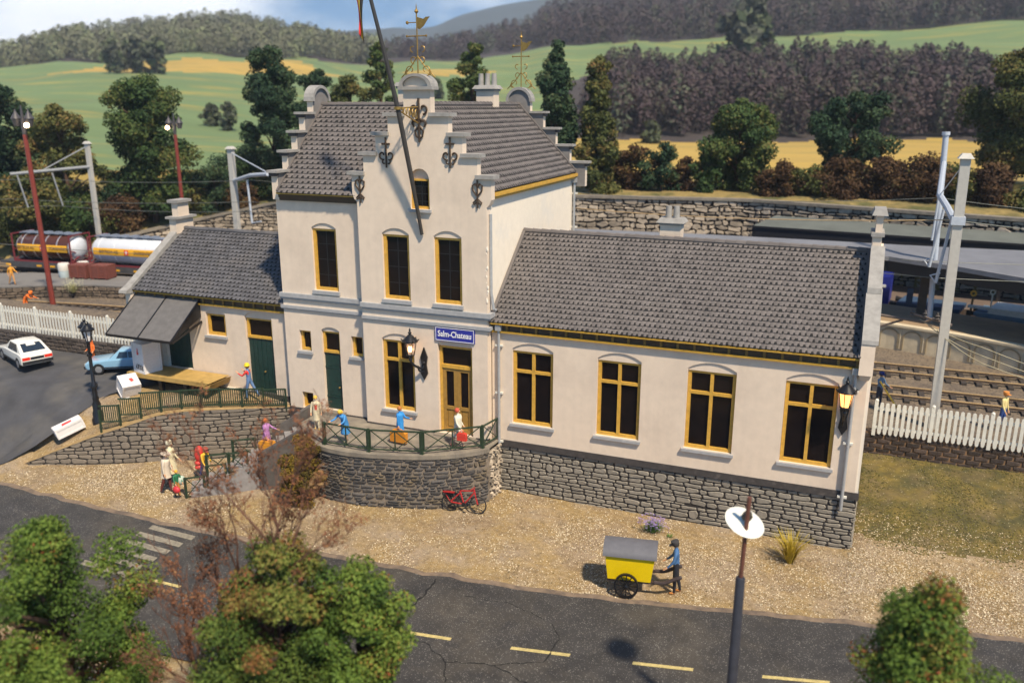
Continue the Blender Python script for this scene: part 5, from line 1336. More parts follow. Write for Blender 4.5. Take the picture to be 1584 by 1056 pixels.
P_purple, h_purple = person('woman in a mauve coat with orange hair climbing the entrance stairs', (-9.75, -3.2, -.92), 5, 1.62, (.42, .19, .42), (.3, .2, .25), (.1, .06, .05), (.58, .13, .02), legs=((20, 10), (-16, 10)), arms=((52, 6, 20), (8, 8, 8)), coat=((.42, .19, .42), .24, .95))
P_cream, _ = person('blonde woman in a cream suit over a red top near the small cellar window', (-7.85, -2.0, .0), -55, 1.62, (.60, .52, .36), (.60, .52, .36), (.62, .40, .12), (.66, .42, .06), legs=((6, 2), (-4, 4)), arms=((4, 12, 20), (6, 12, 30)), coat=((.60, .52, .36), .27, .82), collar=(.65, .07, .05))
P_blue, _ = person('blonde woman in a blue coat leaning over the terrace railing', (-5.72, -2.95, .0), -100, 1.70, BLUE, (.45, .28, .2), (.65, .55, .35), (.72, .45, .05), legs=((4, 2), (-6, 4)), arms=((42, 22, 40), (40, 24, 42)), lean=20, head=24, coat=(BLUE, .26, .98), hairlong=.2)
P_case, h_case = person('woman in a bright blue coat carrying an orange suitcase below the arched window', (-3.55, -1.95, .0), -4, 1.68, (.03, .25, .62), (.3, .2, .2), (.04, .03, .04), (.42, .15, .03), legs=((14, 6), (-14, 12)), arms=((30, 8, 55), (2, 6, 4)), coat=((.03, .25, .62), .30, .82))
P_white, h_white = person('woman in a cream coat with a red handbag walking in front of the entrance door', (-.95, -1.55, .0), -6, 1.82, WHITE, (.55, .35, .25), (.10, .02, .02), (.50, .08, .04), legs=((14, 5), (-16, 14)), arms=((-6, 8, 40), (16, 9, 30)), head=-14, coat=(WHITE, .28, .80))
P_c1, _ = person('tall figure in a long pale yellow coat and round white hat on the gravel', (-13.75, -5.0, -2.45), 25, 2.14, (.68, .61, .40), (.3, .25, .2), (.05, .04, .04), (.6, .5, .35), legs=((8, 4), (-10, 8)), arms=((10, 10, 25), (-4, 10, 20)), coat=((.68, .61, .40), .26, .95), hat=('beanie', (.74, .68, .50)))
P_c2, _ = person('figure in a cream jacket with a floppy pale hat and dark red trousers', (-13.35, -5.75, -2.45), 20, 1.98, (.66, .56, .44), (.13, .03, .025), (.04, .03, .03), (.6, .3, .06), legs=((10, 6), (-12, 8)), arms=((6, 9, 12), (-6, 9, 12)), lean=4, head=12, coat=((.66, .56, .44), .36, .85), hat=('brim', (.62, .52, .42)))
P_ch, h_ch = person('yellow-haired child in a green top with a red bag beside the two pale coats', (-12.65, -5.9, -2.45), -20, 1.28, (.02, .16, .07), (.45, .20, .04), (.05, .04, .04), (.66, .36, .03), legs=((8, 4), (-10, 8)), arms=((10, 12, 20), (16, 10, 30)), lean=6)
P_bp, _ = person('hiker in a yellow shirt and blue jeans at the foot of the stairs', (-12.65, -4.15, -2.45), -8, 1.70, (.72, .42, .03), (.03, .05, .19), (.50, .03, .025), (.20, .05, .02), legs=((8, 14), (-16, 6)), arms=((8, 8, 20), (14, 9, 25)), lean=13, head=14, hat=('cap', (.26, .055, .035)))
P_cart, h_cart = person('man in a flat cap and blue jumper at the shafts of the yellow handcart', (9.32, -5.45, -2.45), 190, 2.06, (.05, .13, .28), (.012, .014, .022), (.42, .16, .03), (.03, .025, .02), legs=((4, 4), (-6, 8)), arms=((14, 12, 28), (16, 12, 30)), lean=2, head=16, hat=('cap', (.045, .042, .042)))
P_o1, _ = person('track worker in orange overalls standing by the sooty wall near the blue car', (-24.3, .75, .36), -70, 1.46, (.72, .15, .02), (.72, .15, .02), (.5, .12, .03), (.68, .15, .03), legs=((5, 3), (-4, 3)), arms=((14, 8, 50), (18, 8, 60)), hat=('hood', (.72, .15, .02)))
P_o2, _ = person('worker in orange overalls bending behind the white fence on the left', (-38.1, 7.9, .55), 10, 1.72, (.78, .17, .02), (.78, .17, .02), (.5, .12, .03), (.7, .16, .03), legs=((16, 20), (-6, 10)), arms=((50, 10, 20), (60, 10, 20)), lean=48, hat=('helmet', (.80, .18, .02)))
P_un, h_un = person('railwayman in blue uniform and peaked cap at the corner of the right wing', (16.0, 11.7, -.36), -40, 1.86, (.14, .22, .32), (.03, .04, .07), (.02, .02, .02), (.1, .06, .03), legs=((4, 2), (-4, 2)), arms=((18, 14, 50), (22, 14, 55)), hat=('cap', (.02, .03, .16)))
P_ye, _ = person('passenger in a pale yellow shirt and blue trousers beside the tracks on the right', (21.25, 10.4, -.3), -35, 1.86, (.70, .58, .25), (.03, .07, .25), (.05, .04, .04), (.60, .20, .03), legs=((4, 2), (-6, 6)), arms=((4, 8, 10), (10, 8, 20)), hat=('cap', (.62, .24, .05)), sleeve=(.70, .58, .25))
P_pl, _ = person('yellow-clad figure on the goods platform at the far left edge', (-46.9, 13.9, .62), 0, 1.7, (.75, .33, .03), (.6, .3, .1), (.1, .06, .05), (.6, .3, .05), legs=((14, 6), (-14, 12)), arms=((30, 8, 30), (-20, 8, 20)))
# ---- what they carry
def bag(name, label, c, rz, L, Wd, Hh, color, cat, handle=True, rough=.5):
    t = thing(name, label, cat, (c[0], c[1], c[2]), R(rz)); w = MB(); m = mat('leather_%02x%02x%02x' % tuple(int(255 * x) for x in color), color, rough, .1, 8)
    a = .18; prof = [(-L / 2, 0), (L / 2, 0), (L / 2, Hh * (1 - a)), (L / 2 - L * .12, Hh), (-L / 2 + L * .12, Hh), (-L / 2, Hh * (1 - a))]
    w.slab(prof, [], lambda u, v, k: (u, -Wd / 2 + k, v), Wd); w.box(-L / 2 - .006, L / 2 + .006, -Wd / 2 - .006, Wd / 2 + .006, Hh * .55, Hh * .60)
    w.build('case', m, t, local=True)
    if handle:
        w = MB(); w.tube(catmull([(-L * .2, 0, Hh), (-L * .16, 0, Hh + .08), (L * .16, 0, Hh + .08), (L * .2, 0, Hh)], 4), .014, 6); w.build('handle', m, t, local=True)
    return t
hh = h_case[1]; bag('suitcase', 'orange suitcase carried by the woman in the bright blue coat', (hh.x, hh.y - .02, hh.z - .62), -4, .78, .22, .52, (.60, .23, .02), 'suitcase')
hh = h_purple[1]; bag('travel_bag', 'orange travel bag carried by the woman in the mauve coat', (hh.x, hh.y, hh.z - .50), 5, .74, .28, .40, (.66, .27, .02), 'bag')
hh = h_white[1]; bag('handbag', 'red handbag carried by the woman in the cream coat at the entrance', (hh.x, hh.y - .04, hh.z - .44), 0, .42, .16, .34, (.60, .05, .03), 'handbag')
hh = h_ch[1]; t = thing('round_bag', 'round red bag in the hand of the yellow-haired child', 'bag', (hh.x, hh.y, hh.z - .2)); w = MB(); w.ball((0, 0, 0), .19, 12, 8, 0, (1, .6, .85)); w.build('pouch', mat('bag_red', (.55, .03, .04), .5), t, smooth=True, local=True); w = MB(); w.tube([(-.08, 0, .14), (0, 0, .22), (.08, 0, .14)], .015, 5); w.build('handle', MATS['bag_red'], t, local=True)
t = thing('satchel', 'pale green satchel on the back of the yellow-haired child', 'bag', (-12.57, -5.75, -1.75), R(-20)); w = MB(); w.ball((.0, .05, 0), .2, 12, 8, 0, (.65, .9, 1.1)); w.build('pouch', mat('satchel_green', (.42, .50, .42), .6), t, smooth=True, local=True); w = MB(); w.tube([(.0, -.06, .2), (-.1, -.14, .18), (-.16, -.12, .0)], .018, 5); w.build('strap', MATS['satchel_green'], t, local=True)
t = thing('rucksack', 'large red rucksack with bed rolls on the back of the hiker', 'rucksack', (-12.88, -4.12, -1.5), R(-8)); rm = mat('rucksack_red', (.60, .045, .035), .55, .1, 6)
w = MB(); w.ball((-.02, 0, .32), .27, 12, 9, 0, (.72, .85, 1.5)); w.build('sack', rm, t, smooth=True, local=True)
for k, zz in enumerate((-.10, -.30)):
    w = MB(); w.ball((-.05, 0, zz), .19, 12, 8, 0, (.95, 1.3, .72)); w.build('bed_roll', rm, t, smooth=True, local=True)
w = MB()
for sg in (-1, 1): w.tube([(.12, sg * .13, .50), (.26, sg * .15, .44), (.24, sg * .15, .2), (.12, sg * .13, .05)], .022, 5)
w.build('strap', MATS['rucksack_red'], t, local=True)
t = thing('stick', 'long yellow stick held by the railwayman in blue', 'stick', (15.9, 11.3, .7)); w = MB(); w.tube([(15.95, 11.4, 1.1), (16.75, 10.8, .1)], .045, 6); w.build('shaft', mat('stick_yellow', (.62, .40, .04), .5), t); w = MB(); w.tube([(16.70, 10.84, .16), (16.8, 10.76, .04)], .06, 6); w.build('tip', M['brass'], t)

# ------------------------------------------------------------------ handcart
hc = thing('handcart', 'bright yellow two-wheeled post handcart with a grey rounded lid', 'handcart', (7.75, -5.75, -2.45), R(10))
hc.scale = (.86, .92, .96)
cy = mat('cart_yellow', (.80, .56, .0), .42, .05, 6)
w = MB(); w.hexa([(-.88, -.52, .62), (.86, -.52, .62), (.86, .52, .62), (-.88, .52, .62), (-1.0, -.60, 1.62), (1.0, -.60, 1.62), (1.0, .60, 1.62), (-1.0, .60, 1.62)])
arc = [(.60 * math.cos(PI * k / 10), 1.62 + .28 * math.sin(PI * k / 10)) for k in range(11)]
for xx, s in ((-1.0, -1), (1.0, 1)): w.slab(arc, [], lambda u, v, k: (xx - s * k, u, v), .03)
w.build('box', cy, hc, local=True)
w = MB(); o_ = [(.68 * math.cos(PI * k / 10), 1.60 + .34 * math.sin(PI * k / 10)) for k in range(11)]; i_ = [(.61 * math.cos(PI * k / 10), 1.60 + .285 * math.sin(PI * k / 10)) for k in range(11)][::-1]
w.slab(o_ + i_, [], lambda u, v, k: (-1.1 + k, u, v), 2.18); w.build('lid', mat('cart_lid_grey', (.115, .115, .13), .7, .15, 3, .15, 50), hc, smooth=True, local=True)
w = MB()
for y in (-.42, .42): w.bar((-.9, y, .56), (1.0, y, .58), .1, .1); w.tube(catmull([(1.0, y, .6), (1.4, y * 1.05, .62), (1.8, y * 1.02, .80), (2.1, y, .92)], 5), [.075] * 15 + [.05], 8)
w.bar((-.1, -.78, .5), (-.1, .78, .5), .08, .1); w.build('shafts', mat('cart_shaft', (.045, .03, .028), .6, .3, 6), hc, local=True, smooth=True)
for y in (-.72, .72):
    w = MB(); c = V(-.1, y, .50); ax = Matrix.Rotation(R(90), 3, 'X'); rr = .50
    w.lathe([(rr - .07, -.05), (rr, -.05), (rr, .05), (rr - .07, .05), (rr - .07, -.05)], c, 28, 0, ax); w.lathe([(.085, -.1), (.09, .1), (.04, .13)], c, 10, 0, ax)
    wo = w.build('wheel', M['lampblack'], hc, local=True, smooth=True); w = MB()
    for k in range(12): a = 2 * PI * k / 12; w.bar(c, c + V(math.cos(a), 0, math.sin(a)) * (rr - .04), .045, .04)
    w.build('spokes', M['lampblack'], wo, local=True)
# ------------------------------------------------------------------ bicycle
bk = thing('bicycle', 'small red bicycle with dark tyres leaning by the terrace wall', 'bicycle', (-.25, -2.62, -2.45), R(8)); bk.rotation_euler = (R(-10), 0, R(6))
rd = mat('bicycle_red', (.38, .022, .02), .4, .15, 8); s = 1.0
for x in (-.62, .62):
    w = MB(); ax = Matrix.Rotation(R(90), 3, 'X'); pr = [(.36 + .03 * math.cos(2 * PI * k / 8), .03 * math.sin(2 * PI * k / 8)) for k in range(9)]; w.lathe(pr, (x, 0, .39), 24, 0, ax)
    wh = w.build('wheel', M['tyre'], bk, local=True, smooth=True); w = MB()
    for k in range(10): a = 2 * PI * k / 10; w.tube([(x, 0, .39), (x + .35 * math.cos(a), 0, .39 + .35 * math.sin(a))], .007, 4)
    w.lathe([(.04, -.05), (.04, .05)], (x, 0, .39), 8, 0, ax); w.build('spokes', M['dark'], wh, local=True)
w = MB(); bb, st, hd_, rr, fr = (0, 0, .36), (-.2, 0, .92), (.45, 0, .92), (-.62, 0, .39), (.62, 0, .39)
for a, b in ((bb, st), (bb, hd_), (st, (.43, 0, .98)), (bb, rr), (rr, (-.17, 0, .86)), ((.42, 0, 1.06), (.5, 0, .75)), ((.5, 0, .75), fr)): w.tube([a, b], .035, 6)
w.build('frame', rd, bk, local=True)
w = MB(); w.tube([(.36, -.26, 1.08), (.42, -.1, 1.12), (.42, .1, 1.12), (.36, .26, 1.08)], .022, 6); w.build('handlebar', rd, bk, local=True)
w = MB(); w.ball((-.24, 0, 1.0), .12, 8, 6, 0, (1.3, .7, .4)); w.build('saddle', M['dark'], bk, local=True)
w = MB(); w.box(-.95, -.45, -.08, .08, .80, .84); w.tube([(-.9, 0, .8), (-.64, 0, .42)], .018, 5); w.build('luggage_rack', rd, bk, local=True)
w = MB(); w.lathe([(.09, -.02), (.09, .02)], (0, -.06, .36), 12, 0, Matrix.Rotation(R(90), 3, 'X')); w.bar((0, -.1, .36), (.14, -.1, .24), .03, .03); w.box(.08, .2, -.2, -.1, .22, .25); w.bar((0, .1, .36), (-.14, .1, .48), .03, .03); w.build('pedals', M['dark'], bk, local=True)
w = MB(); w.tube([(-.45, .06, .35), (-.55, .3, .02)], .018, 5); w.build('kickstand', M['dark'], bk, local=True)

# ------------------------------------------------------------------ cars
def car(label, loc, rz, body, Lc, hatch, mats_):
    t = thing('parked_car', label, 'car', loc, R(rz)); L = Lc / 2; W = .80
    bm_, trim = mats_
    side = [(-L, .42), (-L + .03, .30), (L - .05, .28), (L, .45), (L - .02, .62), (L - .12, .70), (.72, .84), (.62, .86), (-L + .5, .90), (-L + .06, .86), (-L, .70)] if hatch else [(-L, .42), (-L + .05, .30), (L - .1, .28), (L, .42), (L, .62), (L - .1, .72), (.60, .84), (-.9, .88), (-L + .05, .84), (-L, .66)]
    w = MB(); n = len(side)
    secs = [(-W, .93), (-W * 1.0, .97), (-W * .86, 1.0), (W * .86, 1.0), (W, .97), (W, .93)]
    ys = [-W, -W + .07, W - .07, W]; sc = [(.965, .03), (1, 0), (1, 0), (.965, .03)]
    vs = []
    for y, (k, dz) in zip(ys, sc):
        for (x, z) in side: vs.append((x * k, y, .55 + (z - .55) * (k if k == 1 else .93)))
    fs = [(i * n + j, i * n + (j + 1) % n, (i + 1) * n + (j + 1) % n, (i + 1) * n + j) for i in range(3) for j in range(n)] + [tuple(range(n))[::-1], tuple(range(3 * n, 4 * n))]
    w.add(vs, fs); 
    # greenhouse
    if hatch: gb = [(.78, .84), (.12, 1.33), (-.95, 1.34), (-L + .12, .88)]
    else: gb = [(.62, .84), (.05, 1.30), (-.95, 1.31), (-1.50, .86)]
    yb, yt = W - .05, W - .20
    q = []
    for sg in (-1, 1): q.append([(x, sg * (yb if z < 1 else yt), z) for x, z in gb])
    A, B_ = q; roofm = [(gb[1][0], 0, gb[1][1] + .035), (gb[2][0], 0, gb[2][1] + .03)]
    w.add(A + B_ + roofm, [(0, 1, 2, 3), (7, 6, 5, 4), (0, 4, 5, 8, 1), (1, 8, 9, 2), (8, 5, 6, 9), (2, 9, 6, 7, 3)])
    o = w.build('body', bm_, t, local=True)
    bv = o.modifiers.new('bevel', 'BEVEL'); bv.width = .035; bv.segments = 2; bv.limit_method = 'ANGLE'; bv.angle_limit = R(25)
    for p in o.data.polygons: p.use_smooth = True
    o.data.set_sharp_from_angle(angle=R(50))
    gmm = mat('car_glass', (.02, .03, .045), .12, .0, spec=.8)
    def pane(name, pts, out):
        n_ = (V(*pts[1]) - V(*pts[0])).cross(V(*pts[2]) - V(*pts[0])).normalized()
        if n_.dot(V(*out)) < 0: n_ = -n_
        c = sum((V(*p) for p in pts), V(0, 0, 0)) / len(pts)
        w = MB(); v0 = [V(*p) + (c - V(*p)) * .0 + n_ * .006 for p in pts]; v1 = [v + n_ * .012 for v in v0]; k = len(pts)
        w.add(v0 + v1, [tuple(range(k)), tuple(range(k, 2 * k))] + [(i, (i + 1) % k, k + (i + 1) % k, k + i) for i in range(k)]); w.build(name, gmm, t, local=True)
    def lerp(a, b, f): return tuple(V(*a).lerp(V(*b), f))
    def quad(a, b, c, d, m0, m1, k0, k1):   # inset patch of a quad
        lo = lambda f: lerp(a, b, f); hi = lambda f: lerp(d, c, f)
        return [lerp(lo(m0), hi(m0), k0), lerp(lo(m1), hi(m1), k0), lerp(lo(m1), hi(m1), k1), lerp(lo(m0), hi(m0), k1)]
    pane('windscreen', quad(A[0], B_[0], B_[1], A[1], .09, .91, .1, .9), (1, 0, .6))
    pane('rear_window', quad(A[3], B_[3], B_[2], A[2], .11, .89, .18 if hatch else .12, .86), (-1, 0, .6))
    for S, sg in ((A, -1), (B_, 1)):
        for nm, (b0, b1, t0, t1) in (('side_window', (.20, .52, .10, .50)), ('side_window', (.545, .80, .53, .95))):
            bl = lambda f: lerp(S[0], S[3], f); tl = lambda f: lerp(S[1], S[2], f)
            pts = [lerp(bl(b0), tl(t0), .12), lerp(bl(b1), tl(t1), .12), lerp(bl(b1), tl(t1), .88), lerp(bl(b0), tl(t0), .88)]
            pane(nm, pts, (0, sg, .2))
    for x in (L - .75, -L + .72):
        for sg in (-1, 1):
            w = MB(); c = (x, sg * (W - .09), .30); ax = Matrix.Rotation(R(90), 3, 'X')
            w.lathe([(.19, -.10), (.27, -.10), (.30, -.06), (.30, .06), (.27, .10), (.19, .10)], c, 20, 0, ax); wo = w.build('wheel', M['tyre'], t, local=True, smooth=True)
            w = MB(); w.lathe([(.05, -.108), (.19, -.102), (.2, -.09), (.2, .09), (.19, .102), (.05, .108)], c, 16, 0, ax)
            w.build('rim', M['chrome'], wo, local=True, smooth=True)
            w = MB(); arcp = [(x + .345 * math.cos(PI * k / 12), .30 + .345 * math.sin(PI * k / 12)) for k in range(13)]
            w.slab(arcp, [], lambda u, v, k: (u, sg * (W + .004 - k), v), .05); w.build('wheel_arch', M['black'], t, local=True)
    w = MB(); w.box(-L - .06, -L + .02, -W + .04, W - .04, .36, .52); w.build('bumper', trim, t, local=True)
    w = MB(); w.box(L - .04, L + .06, -W + .04, W - .04, .34, .50); w.build('bumper', trim, t, local=True)
    w = MB()
    for sg in (-1, 1): w.box(-L + .8, L - .8, sg * W - .012 if sg > 0 else -W - .012, sg * W + .012, .34, .42)
    w.build('side_trim', trim, t, local=True)
    rl_ = mat('tail_lamp_red', (.75, .035, .015), .3, .05, 5)
    for sg in (-1, 1):
        w = MB(); a, b = sorted((sg * .36, sg * (W - .05))); w.box(-L - .012, -L + .05, a, b, .58, .74); w.build('tail_lamp', rl_, t, local=True)
        w = MB(); a, b = sorted((sg * .44, sg * (W - .08))); w.box(L - .06, L + .008, a, b, .50, .64); w.build('headlight', mat('lamp_glass', (.6, .6, .58), .2, .02), t, local=True)
    w = MB(); w.box(-L - .008, -L + .03, -.34, .34, .58, .72); w.build('number_plate_panel', M['black'], t, local=True)
    w = MB(); w.box(L - .05, L + .006, -.42, .42, .50, .62); w.build('grille', M['black'], t, local=True)
    return t
wb = mat('car_paint_white', (.74, .72, .66), .3, .03, 3, coat=.5); bb_ = mat('car_paint_blue', (.23, .42, .58), .28, .03, 3, coat=.6)
bl_ = mat('bumper_black', (.02, .02, .022), .5, .1, 5)
car('white hatchback with red tail lamps parked on the forecourt at the far left', (-28.35, -.15, .40), 158, wb, 4.1, True, (wb, bl_))
bc = car('light blue saloon parked nose out beside the loading dock', (-22.1, .75, .38), 212, bb_, 3.9, False, (bb_, bl_)); bc.scale = (.9, .9, .92)

# ------------------------------------------------------------------ crates
cw = M['whitep']
def crate(label, c, rot, sx, sy, sz, marks=True, txt=None):
    t = thing('crate', label, 'crate', c); t.rotation_euler = tuple(R(a) for a in rot)
    w = MB(); w.box(-sx / 2, sx / 2, -sy / 2, sy / 2, 0, sz)
    g = .035
    for z0, z1 in ((0, .1), (sz - .1, sz)):
        w.box(-sx / 2 - g, sx / 2 + g, -sy / 2 - g, -sy / 2 + .002, z0, z1); w.box(-sx / 2 - g, sx / 2 + g, sy / 2 - .002, sy / 2 + g, z0, z1)
        w.box(-sx / 2 - g, -sx / 2 + .002, -sy / 2, sy / 2, z0, z1); w.box(sx / 2 - .002, sx / 2 + g, -sy / 2, sy / 2, z0, z1)
    n = max(2, int(sz / .16))
    for k in range(1, n):
        z = .1 + (sz - .2) * k / n; w.box(-sx / 2 - .012, sx / 2 + .012, -sy / 2 - .012, sy / 2 + .012, z - .05, z + .05)
    for a in (-1, 1):
        for b in (-1, 1): w.box(a * sx / 2 - .04, a * sx / 2 + .04, b * sy / 2 - .04, b * sy / 2 + .04, .1, sz - .1)
    w.build('box', cw, t, local=True)
    red = mat('crate_red_mark', (.75, .06, .05), .6, .05)
    if marks:
        w = MB(); f = -sy / 2 - .042
        w.slab([(-.05, sz * .62), (.09, sz * .62), (.09, sz * .70), (.03, sz * .70), (.06, sz * .82), (.0, sz * .84), (-.02, sz * .72), (-.05, sz * .74)], [], lambda u, v, k: (u, f + .004 + k, v), .004); w.build('red_mark', red, t, local=True)
    return t
c1 = crate('upright white crate with a red mark standing on the yellow loading dock', (-18.85, -.72, 1.13), (0, 0, -14), .90, .92, 1.55)
dkm = mat('stencil_black', (.03, .028, .028), .7, .1)
tx = text('stencil', '2537', .34, dkm, frame_mat((.1, -.508, .34), (-1, 0, .12), (-.12, 0, -1)), None); tx.parent = c1
c2 = crate('white crate tipped on its edge beside the fence on the forecourt', (-19.3, -1.75, .22), (0, 28, -28), .84, .82, .86, False)
w = MB(); w.slab([(-.1, .5), (.15, .55), (.1, .7), (-.12, .66)], [], lambda u, v, k: (u, v - .5, .866 + k), .004); w.build('red_mark', MATS['crate_red_mark'], c2, local=True)
c3 = crate('white crate lying flat on the asphalt at the foot of the street lamp', (-20.55, -4.35, -1.12), (16, 0, -28), .6, 1.25, .5, False)
w = MB(); w.slab([(-.12, -.2), (.15, -.25), (.1, .2), (-.1, .25)], [], lambda u, v, k: (u, v, .505 + k), .004); w.build('red_mark', MATS['crate_red_mark'], c3, local=True)
for lab, x, y in (('red-brown slatted crate nearer the barrels on the goods platform', -44.1, 18.1), ('red-brown slatted crate farther from the barrels on the goods platform', -42.3, 18.5)):
    t = thing('crate', lab, 'crate', (x, y, .62), R(12), 'red-brown crates on the goods platform'); w = MB(); w.box(-.75, .75, -.6, .6, .1, 1.15); w.build('box', mat('crate_brown', (.17, .05, .035), .7, .2, 4), t, local=True)
    w = MB()
    for k in range(5): w.box(-.8, .8, -.64, -.602, .14 + k * .21, .30 + k * .21); w.box(-.8, -.752, -.6, .6, .14 + k * .21, .30 + k * .21)
    for k in (-.7, 0, .7): w.box(k - .06, k + .06, -.69, -.642, .1, 1.2)
    w.build('slat', MATS['crate_brown'], t, local=True)
    w = MB()
    for k in (-.6, .6): w.box(k - .1, k + .1, -.6, .6, 0, .1)
    w.build('foot', MATS['crate_brown'], t, local=True)
for lab, x, y, z in (('pale barrel standing beside the red-brown crates', -45.75, 17.75, .62), ('pale barrel behind the first barrel by the red-brown crates', -44.9, 18.9, .62)):
    t = thing('barrel', lab, 'barrel', (x, y, z)); w = MB(); w.lathe([(.40, 0), (.45, .3), (.43, .55)], (0, 0, 0), 16); w.build('lower_drum', mat('barrel_blue', (.42, .50, .52), .5), t, smooth=True, local=True)
    w = MB(); w.lathe([(.44, .552), (.46, .7), (.45, 1.05), (.40, 1.15), (.05, 1.16)], (0, 0, 0), 16); w.build('upper_drum', mat('barrel_white', (.66, .64, .58), .5), t, smooth=True, local=True)

# ------------------------------------------------------------------ old street lamp with two lanterns
sl = thing('street_lamp', 'black cast iron street lamp with two lanterns at the forecourt edge', 'street lamp', (-19.75, -3.35, -.85))
x, y, z = -19.75, -3.35, -.85
w = MB(); w.lathe([(.30, -.1), (.30, .18), (.24, .25), (.24, .5), (.19, .62), (.2, .95), (.13, 1.1), (.16, 1.22), (.12, 1.35), (.12, 1.75), (.17, 1.8), (.17, 1.95), (.09, 2.05), (.08, 3.35), (.13, 3.4), (.13, 3.5), (.07, 3.55), (.065, 4.2), (.1, 4.25), (.03, 4.3)], (x, y, z), 14); w.build('post', M['lampblack'], sl, smooth=True)
for dx, dy, dz in ((.32, -.22, .0), (-.32, .22, .0)):
    w = MB(); cx, cyy, cz = x + dx, y + dy, z + 4.2
    w.tube(catmull([(x, y, z + 3.6), (x + dx * .7, y + dy * .7, z + 3.75), (cx, cyy, cz)], 4), .045, 6)
    for k in range(6): a = 2 * PI * k / 6; w.bar((cx + .11 * math.cos(a), cyy + .11 * math.sin(a), cz), (cx + .22 * math.cos(a), cyy + .22 * math.sin(a), cz + .55), .03)
    w.lathe([(.05, -.05), (.14, 0), (.12, .04)], (cx, cyy, cz), 8); w.lathe([(.32, 0), (.33, .05), (.2, .16), (.15, .25), (.06, .3), (.08, .36), (.01, .46)], (cx, cyy, cz + .55), 12)
    lo = w.build('lantern', M['lampblack'], sl, smooth=True)
    w = MB(); w.lathe([(.1, .03), (.2, .54)], (cx, cyy, cz), 6); w.build('lantern_glass', bpy.data.materials.get('frosted_glass') or mat('frosted_glass', (.68, .66, .66), .4, .05), lo)
# ------------------------------------------------------------------ front street lamp with a disc shade
fl_ = thing('disc_lamp', 'tall dark lamp post with a white disc shade in the right foreground', 'street lamp', (12.13, -12.6, -2.4))
x, y, z = 12.13, -12.6, -2.4
w = MB(); w.lathe([(.26, 0), (.22, .2), (.135, .35), (.118, 5.18), (.095, 5.22)], (x, y, z), 14); w.build('post', mat('post_blue_black', (.028, .03, .042), .5, .3, 5, .3, 25), fl_, smooth=True)
w = MB(); w.tube([(x, y, z + 5.1), (x + .06, y, z + 7.42)], .055, 8); w.build('rod', mat('rod_rust', (.12, .045, .03), .6, .3, 8), fl_, smooth=True)
w = MB(); ax = (Matrix.Rotation(R(20), 3, 'Y') @ Matrix.Rotation(R(14), 3, 'X'))
w.lathe([(.50, -.11), (.51, -.10), (.36, -.04), (.18, .02), (.07, .05), (.06, .02), (.18, -.01), (.36, -.07), (.50, -.12)], (x + .0, y + .26, z + 6.68), 26, 0, ax); w.build('shade', mat('shade_white', (.80, .79, .70), .35, .05, 4, c2=(.6, .6, .42), c2scale=3, c2lo=.55, c2hi=.8), fl_, smooth=True)
w = MB(); w.lathe([(.12, 0), (.13, .12), (.07, .22), (.02, .25)], (x, y + .2, z + 6.74), 10, 0, ax); w.tube([(x + .03, y, z + 6.82), (x, y + .2, z + 6.9)], .03, 6); w.build('lamp_holder', mat('holder_dark', (.05, .045, .03), .5, .3, 6), fl_, smooth=True)

# ------------------------------------------------------------------ tank wagon and other rolling stock
def bandtext(parent, s, size, c, ex, ey, m): return text('tank_lettering', s, size, m, frame_mat(c, ex, ey), parent)
wg = thing('tank_wagon', 'flat wagon loaded with a dark brown and a silver tank container', 'railway wagon', (-45.5, 21.3, .05))
ang = math.atan2(22.6 - 20.3, -36 + 58); dx, dy = math.cos(ang), math.sin(ang)
cx, cyy = -45.6, 21.45
def WP(u, v, k): return (cx + dx * u - dy * v, cyy + dy * u + dx * v, k)
def wbox(mb, u0, u1, v0, v1, z0, z1, mi=0): mb.hexa([WP(u0, v0, z0), WP(u1, v0, z0), WP(u1, v1, z0), WP(u0, v1, z0), WP(u0, v0, z1), WP(u1, v0, z1), WP(u1, v1, z1), WP(u0, v1, z1)], mi)
w = MB(); wbox(w, -9.5, 9.5, -1.3, 1.3, 1.0, 1.18); wbox(w, -8.6, 8.6, -1.32, -1.22, .68, .998); wbox(w, -8.6, 8.6, 1.22, 1.32, .68, .998); w.build('deck', mat('wagon_grey', (.06, .06, .065), .7, .3, 3), wg)
for u in (-7.6, -5.8, 5.8, 7.6):
    for v in (-.78, .78):
        w = MB(); w.lathe([(.42, -.08), (.46, -.08), (.46, .06), (.40, .08)], WP(u, v, .45), 16, 0, Matrix.Rotation(ang, 3, 'Z') @ Matrix.Rotation(R(90), 3, 'X')); w.build('wheel', M['black'], wg)
w = MB()
for u in (-6.7, 6.7): wbox(w, u - 1.5, u + 1.5, -1.0, -.8, .3, .75); wbox(w, u - 1.5, u + 1.5, .8, 1.0, .3, .75)
w.build('bogie', M['black'], wg)
ye = mat('stripe_yellow', (.78, .40, .02), .5, .1, 5)
for u in (-8.9, -5.6, -4.8, -4.2, -2.2, -.3, .2, 2.4, 4.3, 4.9, 6.5): w = MB(); wbox(w, u, u + .5, -1.345, -1.325, .82, .97); w.build('yellow_mark', ye, wg)
rf_ = mat('container_frame_red', (.17, .025, .03), .55, .2, 4); wht = mat('tank_lettering_dark', (.10, .05, .02), .6, .05)
